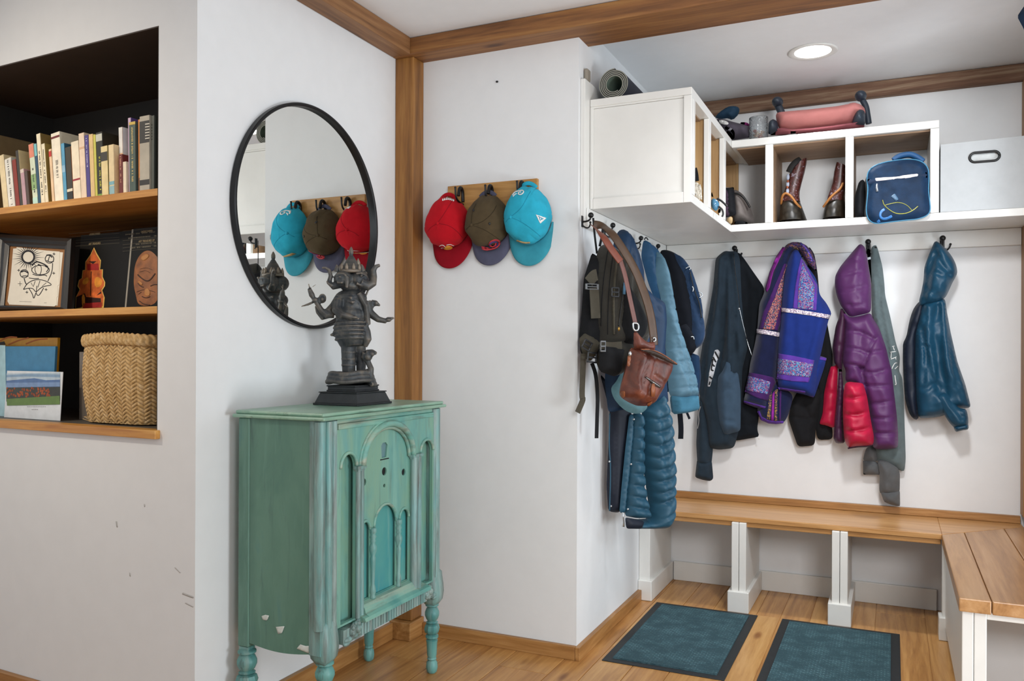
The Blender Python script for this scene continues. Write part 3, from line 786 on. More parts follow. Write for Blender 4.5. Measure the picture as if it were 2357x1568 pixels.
# ------------------------------------------------------------------ bronze statue of an elephant headed deity
def statue():
    t = thing('statue', 'dark bronze many-headed elephant deity statue standing on the teal cabinet', 'statue', (-1.80, 2.5, 1.058))
    bz = NT('dark_bronze'); v = bz.coords(); geo = bz.add('ShaderNodeNewGeometry')
    n = bz.noise(v, 26, 5, .6); a = bz.ramp(n, [(.35, '#2c3136'), (.55, '#454849'), (.75, '#6e655a')])
    pt = bz.ramp(geo.outputs['Pointiness'], [(.505, (0, 0, 0, 1)), (.59, (1, 1, 1, 1))]); bz.base(bz.mix(pt, a, '#8d8172')); bz.bump(bz.noise(v, 160, 3), .35, .0015)  # raised edges get a paler colour, highlights painted into the bronze
    bz.set(Metallic=.35, Roughness=.5)
    K = 637.; cx, cy = -1.80, 2.502
    rx, ry = .811, .585                                                # picture-right seen from the room
    def P(px, py, d=0):
        u = (px - 803) / K; return Vector((cx + rx * u + ry * d, cy + ry * u - rx * d, 1.058 + (929 - py) / K))
    # stepped base, square to the cabinet
    mb = MB(); bx0, bx1, by0, by1 = -1.888, -1.694, 2.396, 2.614
    def step(i, z0, j, z1):
        mb.add([(bx0 + i, by0 + i, z0), (bx1 - i, by0 + i, z0), (bx1 - i, by1 - i, z0), (bx0 + i, by1 - i, z0), (bx0 + j, by0 + j, z1), (bx1 - j, by0 + j, z1), (bx1 - j, by1 - j, z1), (bx0 + j, by1 - j, z1)],
               [(3, 2, 1, 0), (4, 5, 6, 7), (0, 1, 5, 4), (1, 2, 6, 5), (2, 3, 7, 6), (3, 0, 4, 7)])
    step(0, 1.0585, 0, 1.066); step(.004, 1.066, .018, 1.102); step(.014, 1.102, .014, 1.106); step(.034, 1.106, .034, 1.112); step(.037, 1.112, .037, 1.124); step(.034, 1.124, .034, 1.129)
    mb.build('stepped_base', plain('dark_bronze_base', '#303335', .5, .3, .2), t, bevel=.0015)
    def fuse(mb, name, vox, parent=t, smooth=4):
        o = mb.build(name, bz.m, parent); r = o.modifiers.new('fuse', 'REMESH'); r.mode = 'VOXEL'; r.voxel_size = vox; r.use_smooth_shade = True
        s = o.modifiers.new('smooth', 'SMOOTH'); s.factor = .5; s.iterations = smooth; return o
    # coiled serpent
    mb = MB(); q = []
    for k in range(160):
        a = k * .126; z = 881.5 - k * .175 + 1.6 * math.sin(a * 4); rr = (49 - k * .055 + 1.5 * math.sin(a * 3 + 1)) / K
        q.append(Vector((cx + math.cos(a) * rr * 1.12, cy + math.sin(a) * rr * 1.12, 1.058 + (929 - z) / K)))
    mb.tube(q, [.0092] * 160, 10)
    mb.tube([P(838, 868, .03), P(848, 862, .04), P(849, 846, .04), P(842, 830, .03), P(833, 818, .03), P(836, 808, .035)], [.011, .012, .011, .0105, .012, .012], 10)
    mb.ball(P(846, 812, .035), (.02, .012, .013), 12); mb.ball(P(843, 818, .035), (.014, .018, .016), 12)
    mb.tube([P(838, 810, .035), P(852, 807, .035), P(862, 811, .035)], [.013, .010, .006], 10)
    mb.ball(P(803, 872, 0), (.062, .062, .020), 14)
    fuse(mb, 'serpent', .0028)
    # body: legs, wrapped skirt, torso, arms
    mb = MB()
    mb.tube([P(799, 858, .01), P(798, 835, .01), P(797, 800, .01), P(797, 780, .01)], [.024, .025, .026, .03], 14)
    mb.tube([P(826, 858, -.01), P(827, 835, -.01), P(824, 800, -.01), P(820, 780, -.01)], [.016, .019, .022, .026], 14)
    for z, w in ((792, .028), (808, .027), (824, .0265), (838, .0265)): mb.lathe([(w * .9, -.003), (w + .001, 0), (w * .9, .003)], P(798, z, .01), n=16)
    mb.tube([P(806, 793), P(805, 780), P(803, 765), P(803, 750), P(804, 738)], [.044, .053, .060, .061, .056], 20)
    for z, w in ((742, .060), (751, .0635), (760, .0635), (769, .061), (778, .057)):
        a = [2 * PI * i / 24 for i in range(25)]
        mb.tube([P(803, z) + Vector((math.cos(b) * w, math.sin(b) * w * .92, .006 * math.sin(b * 1 + 2.2))) for b in a], .0042, 6)
    mb.tube([P(834, 745, .03), P(838, 760, .03), P(840, 778, .03), P(836, 796, .03)], [.012, .016, .017, .007], 10)
    mb.ball(P(760, 768, 0), (.008, .008, .006), 8)
    mb.ball(P(803, 722, .008), (.056, .056, .044), 20); mb.ball(P(806, 700, 0), (.056, .052, .045), 20); mb.ball(P(803, 682, 0), (.062, .05, .034), 20)
    mb.tube([P(770, 676, .01), P(803, 684, .052), P(836, 676, .02)], .007, 8); mb.tube([P(772, 684, .02), P(806, 694, .056), P(838, 686, .02)], .005, 8)
    mb.tube([P(820, 672, .05), P(836, 700, .045), P(840, 735, .03), P(843, 745, .03)], [.01, .012, .012, .009], 8)
    # right arm of the picture and the one behind it
    mb.tube([P(836, 690, -.01), P(846, 716, -.01), P(866, 731, 0), P(885, 735, 0)], [.022, .017, .012, .0095], 10); mb.ball(P(889, 732, 0), (.013, .013, .008), 10); mb.tube([P(886, 730, 0), P(903, 727, 0)], [.008, .004], 8)
    mb.tube([P(838, 700, -.03), P(848, 692, -.03), P(856, 700, -.03)], [.014, .010, .008], 8); mb.tube([P(848, 708, -.03), P(853, 694, -.03)], [.008, .010], 8)
    mb.ball(P(858, 692, -.03), (.016, .010, .012), 10); mb.tube([P(850, 690, -.03), P(864, 694, -.03), P(871, 698, -.03)], [.012, .008, .004], 8)
    # front arm across the belly
    mb.tube([P(774, 690, .03), P(771, 712, .05), P(785, 724, .07), P(806, 729, .075)], [.021, .018, .014, .011], 10); mb.ball(P(810, 729, .075), (.014, .013, .007), 10); mb.tube([P(810, 730, .075), P(822, 732, .075)], [.007, .003], 8)
    # left arms, raised, with a looped sceptre
    mb.tube([P(778, 684, -.01), P(764, 702, -.01), P(752, 712, 0), P(762, 722, .0)], [.022, .017, .015, .015], 10)
    mb.tube([P(764, 720, 0), P(748, 722, 0), P(736, 712, 0), P(725, 694, 0), P(722, 686, 0)], [.015, .014, .011, .009, .009], 10)
    mb.tube([P(752, 722, -.02), P(738, 727, -.02), P(728, 715, -.02), P(724, 700, -.02)], [.012, .012, .009, .007], 10)
    mb.ball(P(722, 688, 0), (.013, .013, .010), 10)
    mb.tube([P(720, 688, 0), P(714, 676, 0), P(709, 664, 0)], [.006, .011, .008], 10); mb.tube([P(704, 664, 0), P(715, 658, 0), P(723, 652, 0)], .0022, 6); mb.tube([P(709, 664, 0), P(707, 650, 0)], .0028, 6)
    a = [2 * PI * i / 16 for i in range(17)]; mb.tube([P(738 + 7 * math.cos(b), 684 + 9 * math.sin(b), 0) for b in a], .0042, 6); mb.ball(P(738, 686, 0), (.009, .009, .010), 10)
    mb.tube([P(690, 703, -.01), P(705, 698, -.01), P(722, 690, -.01)], [.003, .005, .005], 6)
    mb.tube([P(832, 690, -.04), P(838, 672, -.04), P(843, 660, -.04)], .0045, 6)
    fuse(mb, 'figure', .0028)
    # heads with trunks, tusks and ears
    mb = MB()
    mb.ball(P(803, 654, 0), (.040, .040, .026), 18)
    mb.ball(P(786, 640, .02), (.036, .036, .032), 18); mb.ball(P(820, 640, .01), (.038, .036, .034), 18); mb.ball(P(803, 640, -.02), (.042, .04, .034), 16)
    mb.tube([P(826, 648, .03), P(842, 655, .03), P(853, 648, .03), P(855, 632, .02), P(854, 617, .02), P(860, 608, .02), P(869, 605, .02)], [.022, .018, .014, .012, .0105, .008, .006], 12)
    mb.tube([P(776, 650, .02), P(762, 656, .02), P(753, 648, .02), P(757, 632, .02), P(753, 619, .02), P(745, 614, .02), P(737, 614, .02)], [.018, .014, .010, .008, .0065, .005, .004], 12)
    mb.tube([P(760, 656, .03), P(751, 650, .03), P(747, 644, .03)], [.007, .005, .002], 8)
    mb.tube([P(793, 636, .05), P(794, 648, .055), P(793, 661, .055)], [.010, .008, .005], 10)
    for px, py, d in ((778, 636, .05), (790, 632, .055), (826, 632, .045)): mb.ball(P(px, py, d), (.006, .006, .005), 8)
    mb.tube([P(766, 634, .03), P(774, 628, .045), P(788, 629, .055)], .004, 6); mb.tube([P(814, 628, .05), P(826, 626, .05), P(838, 632, .03)], .0045, 6)
    mb.tube([P(815, 650, .05), P(828, 655, .045), P(836, 652, .04)], [.006, .005, .003], 8); mb.tube([P(772, 648, .045), P(784, 650, .055)], [.005, .003], 8)
    for q in ([P(770, 622, .01), P(771, 612, .01), P(770, 604, .01)], [P(830, 620, .01), P(828, 610, .01), P(827, 602, .01)]): mb.tube(q, [.011, .008, .001], 8)
    mb.ball(P(836, 624, 0), (.009, .006, .008), 8)
    fuse(mb, 'heads', .0026)
    mb = MB()
    mb.lathe([(.040, 0), (.042, .006), (.038, .012), (.036, .014), (.033, .022), (.031, .024), (.026, .034), (.024, .036), (.018, .048), (.016, .05), (.009, .062), (.006, .066), (.008, .072), (.008, .082), (.004, .092), (.0005, .097)], P(803, 624, 0), n=24)
    for k in range(9):
        a = 2 * PI * k / 9; c = P(803, 618, 0) + Vector((math.cos(a) * .036, math.sin(a) * .036, 0)); mb.tube([c, c + Vector((0, 0, .012)), c + Vector((0, 0, .024))], [.007, .006, .001], 8)
    c = P(819, 608, 0); mb.tube([c, c + Vector((0, 0, .014)), c + Vector((0, 0, .03))], [.009, .008, .001], 8)
    mb.build('crown', bz.m, t, smooth=True)
statue()

# ------------------------------------------------------------------ cap rack and three caps
def rack():
    t = thing('cap_rack', 'pale wooden board with black double hooks on the wall, holding three caps', 'rack', (-1.55, W2Y, 1.81))
    MB().box(-1.765, -1.341, W2Y - .018, W2Y - .0005, 1.812, 1.972).build('board', wood('pale_pine_board', '#8d6132', '#b58547', '#c99a5c', 'x', 1, .5), t, bevel=.002)
    for px, py in ((1048, 432), (1117, 427), (1190, 418)):
        q = PY(W2Y - .09).hit(px, py); x, z = q[0], q[2]
        p = MB().tube(chaikin([(x, W2Y - .02, z - .06), (x, W2Y - .06, z - .055), (x, W2Y - .086, z - .04), (x, W2Y - .09, z)], 2, False), .0042, 8).build('hanger_hook', M['hookm'], t, smooth=True)
        MB().ball((x, W2Y - .09, z), .0052, 10).build('tip', M['hookm'], p, smooth=True)
        MB().tube(chaikin([(x, W2Y - .02, z - .05), (x, W2Y - .024, z + .004), (x, W2Y - .052, z + .010), (x, W2Y - .062, z - .03)], 2, False), .0078, 8, flat=((1, 0, 0), .9)).build('upper_loop', M['hookm'], p, smooth=True)
    for x in (-1.72, -1.37): MB().ball((x, W2Y - .019, 1.892), (.005, .003, .005), 8).build('screw', M['black'], t)
rack()
def cap(name, label, col, brimcol, c, a, b, depth, tilt, brim_ang, brim_len, under=None, opening=True, yaw=0, seed=1):
    """ball cap hung by its back strap: crown towards the room, brim down. c = centre of the rim on the wall side; local axes: x right, y up, z out"""
    t = thing('baseball_cap', label, 'cap', (c[0], c[1], c[2] - b), group=None)
    m = cloth(name + '_twill', col, .9, 700, .2, .1); mbr = cloth(name + '_brim', brimcol, .85, 700, .2, .1)
    out = Matrix.Rotation(yaw, 4, 'Z') @ Matrix.Rotation(tilt, 4, 'X')
    def T(x, y, z): return Vector(c) + out @ Vector((x, -z, y))
    NU, NV = 180, 40; vs = []; fs = []; rr = random.Random(seed)
    def rad(u, k):
        seam = max(0, 1 - abs(((u / (2 * PI) * 6 + .5) % 1) - .5) * 30) if k < .97 else 0
        n = noise.noise(Vector((math.cos(u) * 1.9, math.sin(u) * 1.9, k * 2 + seed * 7)))
        n2 = noise.noise(Vector((math.cos(u) * 4, math.sin(u) * 4, k * 4 + seed * 3)))
        return 1 + .13 * n * k * (1 - k) * 3 + .025 * n2 * min(1, 3 * (1 - k)) - .022 * seam * (1 - k)
    for j in range(NV + 1):
        k = j / NV; z = depth * math.sin(k * PI / 2) ** .9; r = max(0.0, math.cos(k * PI / 2)) ** .62
        for i in range(NU):
            u = 2 * PI * i / NU; q = rad(u, k)
            # the crown sags towards its lower half
            pin = 1 - .34 * max(0, math.sin(u)) ** 2 * (1 - .6 * k); ey = 1.12 if math.sin(u) > 0 else 1.
            vs.append(T(a * r * q * pin * math.cos(u), b * ey * r * q * math.sin(u) - .020 * math.sin(k * PI / 2), z * (1 + .0 * q)))
    for j in range(NV):
        for i in range(NU):
            u = 2 * PI * (i + .5) / NU
            if opening and abs(((u - PI / 2 + PI) % (2 * PI)) - PI) < .48 * (1 - (j / 8.) ** 2) ** .5 if j < 8 else False: continue
            fs.append((j * NU + i, j * NU + (i + 1) % NU, (j + 1) * NU + (i + 1) % NU, (j + 1) * NU + i))
    cr = MB().add(vs, fs).build('crown', m, t, smooth=True)
    s = cr.modifiers.new('thick', 'SOLIDIFY'); s.thickness = .0022; s.offset = -1
    # brim
    brim_ang += .15; a0, a1 = PI * 1.5 - brim_ang, PI * 1.5 + brim_ang; N, Q = 40, 12; V = []
    for j in range(Q + 1):
        w = j / Q
        for i in range(N + 1):
            f = i / N; u = a0 + (a1 - a0) * f; e = math.sin(PI * f)
            x0, y0 = a * math.cos(u), b * math.sin(u)
            L = brim_len * (e ** .38)
            curl = -.030 * w * (2 * f - 1) ** 2
            V.append(T(x0 * (1.04 + .10 * w * e), y0 - L * w * .96, .004 + curl + .022 * math.sin(w * 1.5) * e))
    F = [(j * (N + 1) + i, j * (N + 1) + i + 1, (j + 1) * (N + 1) + i + 1, (j + 1) * (N + 1) + i) for j in range(Q) for i in range(N)]
    br = MB().add(V, F).build('brim', mbr, t, smooth=True)
    s = br.modifiers.new('thick', 'SOLIDIFY'); s.thickness = .003; s.offset = 0
    apex = T(0, -.020, depth)
    if opening:
        st = [T(a * .75 * math.cos(PI / 2 + d), b * 1.12 * math.sin(PI / 2 + d) * (1 + .03 * math.cos(d * 3)), .004) for d in [(-.52 + 1.04 * i / 10) for i in range(11)]]
        MB().tube(st, .009, 8, flat=((0, 1, 0), .2)).build('strap', mbr if under else m, t, smooth=True)
    return t, cr, br
CW = W2Y - .0255
redc = cap('red', 'red baseball cap with a small gold emblem on its brim, leftmost on the rack', '#b3121f', '#8f0c1d', (-1.748, CW, 1.812), .101, .104, .108, .12, 1.25, .098, seed=3, yaw=-.05)
olic = cap('olive', 'olive brown cap with a slate blue brim, in the middle of the rack', '#4f4330', '#55566a', (-1.556, CW, 1.808), .097, .104, .110, .14, 1.2, .088, under=True, seed=5)
bluc = cap('blue', 'turquoise baseball cap with a white triangle patch, rightmost on the rack', '#2da5c0', '#3a93a5', (-1.373, CW, 1.818), .099, .114, .108, .12, 1.15, .098, seed=9, yaw=.08)
for (t_, c_, b_), col, segs in ((redc, '#8d0f1c', [((1007, 514), (1020, 496), (1036, 470), (1042, 460)), ((1007, 514), (1035, 519), (1056, 536), (1064, 548)), ((1007, 514), (990, 524), (984, 534))]),
        (olic, '#3a3122', [((1085, 518), (1110, 512), (1135, 490), (1143, 472)), ((1085, 518), (1115, 528), (1140, 545), (1150, 552)), ((1085, 518), (1076, 525), (1072, 530)), ((1085, 518), (1086, 490), (1096, 468))]),
        (bluc, '#2490ac', [((1175, 500), (1200, 510), (1228, 530), (1244, 544)), ((1175, 500), (1168, 506), (1164, 512)), ((1175, 500), (1200, 480), (1216, 450), (1222, 440))])):
    bp_ = bvh(c_).ray_cast(Vector(CAM), Vector(ray(*segs[0][0])).normalized())[0]
    MB().ball(bp_, (.0075, .006, .0075), 12).build('button', c_.data.materials[0], c_, smooth=True)
    for s_ in segs: line_on('seam', s_, 1.3, c_, cloth('seam_' + col[1:], col), c_, off=.0002, thick=.0006, res=.005)
wt = plain('white_thread', '#e8e6e2', .8); gold = plain('gold_thread', '#d9962c', .7); redt = plain('red_thread', '#b5303a', .7); purp = plain('purple_thread', '#4b3f8f', .7)
# ------------------------------------------------------------------ wall niche: shelves, books, frame, covers, basket
class TPlane:
    """any plane: origin p, axis e (right) and f (up); n faces the room"""
    def __init__(s, p, e, f):
        s.p = np.array(p, float); s.e = np.array(e, float); s.e /= np.linalg.norm(s.e); s.f = np.array(f, float); s.f /= np.linalg.norm(s.f)
        s.n = np.cross(s.e, s.f); s.n /= np.linalg.norm(s.n)
        if s.n @ (CAM - s.p) < 0: s.n = -s.n
    def hit(s, px, py):
        d = ray(px, py); return CAM + d * (s.n @ (s.p - CAM) / (s.n @ d))
    def uv(s, px, py): q = s.hit(px, py) - s.p; return float(q @ s.e), float(q @ s.f)
    def at(s, u, v, h=0): return s.p + s.e * u + s.f * v + s.n * h
    def off(s, h): return TPlane(s.p + s.n * h, s.e, s.f)
def flat(mb, outline, pl, h0, h1, smooth=0):
    q = chaikin(outline, smooth) if smooth else outline
    return mb.prism([pl.uv(*p) for p in q], lambda u, v, h: pl.at(u, v, h), h0, h1)
def stroke(mb, pts, w, pl, h0, h1, smooth=2, closed=False):
    q = chaikin(pts, smooth, closed) if smooth and len(pts) > 2 else [np.array(p, float) for p in pts]
    if closed: q = q + [q[0]]
    o = ribbon(q, w); n = len(o) // 2; L, Rr = o[:n], o[n:][::-1]
    for i in range(n - 1):
        flat(mb, [L[i], L[i + 1], Rr[i + 1], Rr[i]], pl, h0, h1)
    return mb
SH1, SH2, SH3 = 1.778, 1.395, .992
for z, th, nm, lab in ((SH1, .024, 'shelf', 'upper oak shelf in the dark wall niche, carrying the row of books'), (SH2, .024, 'shelf', 'lower oak shelf in the dark wall niche, carrying the picture frame and black covers')):
    mb = MB(); nbox(mb, UL + .001, UR - .001, .002, ND - .001, z - th, z); tag(mb.build(nm, M['shelf'], bevel=.0015), lab, 'shelf')
mb = MB(); nbox(mb, UL, -.161, -.02, .03, .9655, .9935); tag(mb.build('shelf_lip', M['shelf'], bevel=.002), 'oak lip along the bottom edge of the wall niche, below the basket', 'shelf edge')
mb = MB(); nbox(mb, UL + .001, UR - .001, .031, ND - .001, .9905, .9918); tag(mb.build('shelf_bottom', plain('grey_shelf_paint', '#5a5650', .5)), 'dark grey painted bottom shelf of the wall niche under the basket', 'shelf')
pages = plain('book_pages', '#e2d5b8', .9)
_bm = {}
def bmat(c):
    if c not in _bm: _bm[c] = plain('book_cover_' + c[1:], c, .5, 0, .1, .08)
    return _bm[c]
def shelf_v(px, z, d):                                          # pixel row where a column meets a shelf at depth d
    pl = NP.off(-d); a = pl.uv(px, 300)[1]; b = pl.uv(px, 600)[1]; return 300 + (z - a) / (b - a) * 300
def book(label, bl, br, tl, ty, col, d=.03, D=.17, bands=(), text=None, side=None, z=SH1, gap=.0008):
    pl = NP.off(-.03); u0 = pl.uv(bl, shelf_v(bl, z, .03))[0]; u1 = pl.uv(br, shelf_v(br, z, .03))[0]; ut, vt = pl.uv(tl, ty)
    th = math.radians(max(0, 9.5 * (1 - bl / 345)) if z == SH1 else 0); w = (u1 - u0) * math.cos(th) - gap; h = (vt - z) / math.cos(th)
    cs, sn = math.cos(th), math.sin(th)
    def F(x, y, dd): return nf(u0 + x * cs - y * sn, z + .0008 + x * max(sn, 0) + (1 if th >= 0 else 1) * y * cs + (0 if th >= 0 else (w - x) * -sn), d + dd)
    t = thing('book', label, 'book', tuple(F(w / 2, 0, D / 2)), group='books on the upper niche shelf' if z == SH1 else None)
    def bb(mb, x0, x1, y0, y1, a, b): return mb.add([F(x, y, k) for y in (y0, y1) for k in (a, b) for x in (x0, x1)], [(0, 2, 3, 1), (4, 5, 7, 6), (0, 1, 5, 4), (1, 3, 7, 5), (3, 2, 6, 7), (2, 0, 4, 6)])
    e = min(.0018, w * .15); mb = MB(); bb(mb, 0, w, 0, h, 0, .003); bb(mb, 0, e, 0, h, .003, D); bb(mb, w - e, w, 0, h, .003, D)
    mb.build('cover', bmat(col), t, bevel=.0006, seg=1)
    if side:
        mb = MB(); bb(mb, w, w + .0005, .0, h, .001, D - .001); mb.build('cover_face', bmat(side), t)
    mb = MB(); bb(mb, e + .0002, w - e - .0002, .002, h - .002, .0032, D - .003); mb.build('pages', pages, t)
    for y0, y1, c in bands:
        mb = MB(); bb(mb, .0003, w - .0003, h * y0, h * y1, -.0006, .0002); mb.build('spine_band', bmat(c), t)
    if text:
        c, y0, y1 = text; mb = MB(); y = h * y1; rr = random.Random(int(bl * 10))
        while y > h * y0:
            L = rr.uniform(.0018, .0048); 
            if rr.random() < .85: bb(mb, w * rr.uniform(.36, .42), w * rr.uniform(.58, .66), y - L * .8, y, -.0009, .0001)
            y -= L + .0011 + (.004 if rr.random() < .15 else 0)
        mb.build('spine_lettering', bmat(c), t)
    return t
BK = [
 ('cream paperback at the left end of the book row, beside the photo edge', 8, 20, -2, 360, '#e6d2a6', {}),
 ('white spiral-bound notebook leaning next to the red book', 21, 36, 9, 368, '#ddd8c8', dict(bands=((.0, .98, '#e8e4d8'),), text=('#4a463e', .03, .96))),
 ('red-brown slim book leaning beside the white spiral notebook', 37, 46, 20, 371, '#8c3322', {}),
 ('charcoal grey book leaning right of the red-brown slim book', 46.5, 53, 24, 350, '#3c372f', dict(side='#e0cfa0')),
 ('short dusty pink book leaning among the dark books', 53.5, 62, 43, 392, '#bf9aa2', dict(bands=((.9, 1, '#d8c8bc'),))),
 ('short dark brown book right of the dusty pink one', 62.5, 69, 52, 396, '#54443c', {}),
 ('orange-tan book behind the dark brown one, leaning left', 69.5, 76, 41, 352, '#d8a55c', dict(d=.045)),
 ('pale green book with a salmon red top band and black lettering', 76.5, 88, 50, 337, '#d2dbc0', dict(bands=((.78, 1, '#e08a70'), (.0, .12, '#bfe0d0'), (.25, .5, '#8fae74')), text=('#2a3432', .2, .6))),
 ('narrow navy and teal book leaning left of the tall cream one', 88.5, 94.5, 66, 335, '#2d5068', dict(bands=((.8, 1, '#7fc0c4'),))),
 ('tall cream book with black spine lettering and a tan side', 95, 104, 77, 311, '#efe3c4', dict(text=('#3a3630', .1, .75), side='#8f7642', D=.2)),
 ('cream book with fine lettering, its olive side turned to the room', 104.5, 112, 87, 334, '#ebe0c2', dict(text=('#55504a', .15, .9), side='#a08a48')),
 ('peach paperback with a red square near its top', 120, 126, 110, 345, '#ecc9a0', dict(bands=((.86, .96, '#c8322c'),))),
 ('tall white hardback with a dark red stripe near the top', 127, 147, 118, 309, '#f0e6d0', dict(bands=((.92, .95, '#6c1c1c'),), text=('#8a8478', .35, .6), side='#d9d0b8', D=.21)),
 ('sky blue book standing right of the tall white hardback', 147.5, 155, 137.5, 332, '#5b9fc0', dict(bands=((.5, .62, '#8fb8d0'),), side='#2d5a70')),
 ('dark book with a cream band low on its spine', 156, 169, 148, 341, '#3c382b', dict(bands=((.17, .22, '#e8dcc0'), (.0, .16, '#2a2a26')), side='#a8642c')),
 ('cream book with a small red mark low on its spine', 170, 187, 159, 329, '#f0e2c6', dict(bands=((.33, .36, '#a03038'),))),
 ('pale pink book standing left of the purple one', 187.5, 200, 173, 310, '#ead2b8', dict(bands=((.76, .79, '#d8b08c'),))),
 ('slim purple book with pale spine lettering', 200.5, 209, 187, 314, '#4d4184', dict(text=('#c9c4e0', .5, .95))),
 ('tan book standing between the purple and the yellow-green ones', 209.5, 219, 196, 312, '#e0bf84', {}),
 ('slim yellow-green book beside the black one', 219.5, 225, 208, 312, '#c9c356', {}),
 ('black book with yellow-green spine lettering', 225.5, 240, 212, 308, '#2a281e', dict(bands=((.86, .97, '#c8c8b8'), (.0, .05, '#7ca040')), text=('#c0c04a', .1, .62), D=.19)),
 ('short cream and yellow book right of the black one', 241, 256, 232, 341, '#e2cd94', dict(bands=((.7, .88, '#3a352c'),), side='#8d8450', d=.02)),
 ('short cream book with a pale blue foot', 258, 270, 251, 337, '#e6cfa0', dict(bands=((.2, .27, '#7db0b8'), (.0, .18, '#8fb4b8')), d=.02)),
 ('white-topped salmon book with a slanted cover edge', 270.5, 279, 262, 294, '#ecb890', dict(bands=((.62, 1, '#e8e4dc'),), side='#d8dcd4', D=.2, d=.04)),
 ('dark red book with orange lettering beside the white-topped one', 279.5, 288, 270, 359, '#6c2018', dict(text=('#d8a080', .3, .95), d=.022)),
 ('short thin white book beside the dark red one', 288.5, 296, 284, 375, '#ead8bc', dict(d=.022)),
 ('tall lavender book with a purple cover edge', 296.5, 303, 291, 273, '#cfb2c8', dict(side='#5c4684', D=.2)),
 ('dark green book with gold spine lettering', 303.5, 318, 301.5, 284, '#3c4c48', dict(bands=((.95, 1, '#d0b050'), (.0, .96, '#46584f')), text=('#d0b468', .15, .92), d=.022)),
 ('tall orange book left of the grey one', 318.5, 327, 317, 276, '#d98a46', dict(bands=((.0, .2, '#8a5a3a'),))),
 ('wide grey book with a black panel of pale bars on its spine', 327.5, 350, 327, 271, '#b3aa98', dict(bands=((.64, .93, '#2a2823'), (.08, .15, '#2a2823')), d=.02)),
 ('dark green-grey book at the right end of the book row', 350.5, 357.5, 350, 268, '#4b4f46', dict(d=.025)),
]
for lab, bl, br, tl, ty, col, kw in BK:
    b = book(lab, bl, br, tl, ty, col, **kw)
    if 'black panel' in lab:
        pl = NP.off(-.019); mb = MB()
        for k in range(6): flat(mb, [(335, 285 + k * 6.6), (345, 283.5 + k * 6.6), (345, 286.2 + k * 6.6), (335, 287.7 + k * 6.6)], pl, .0012, .0018)
        mb.build('spine_bars', bmat('#c9c2b2'), b)
# large brown folder against the left side of the niche
mb = MB(); nbox(mb, -1.40, -1.375, .06, .50, SH1 + .001, 2.14); o = mb.build('folder', plain('brown_card', '#8b7551', .7), bevel=.003); tag(o, 'large brown card folder standing behind the left end of the book row', 'folder')
nb = MB(); nbox(nb, -1.36, -1.05, .05, .25, SH1 + .001, SH1 + .24)

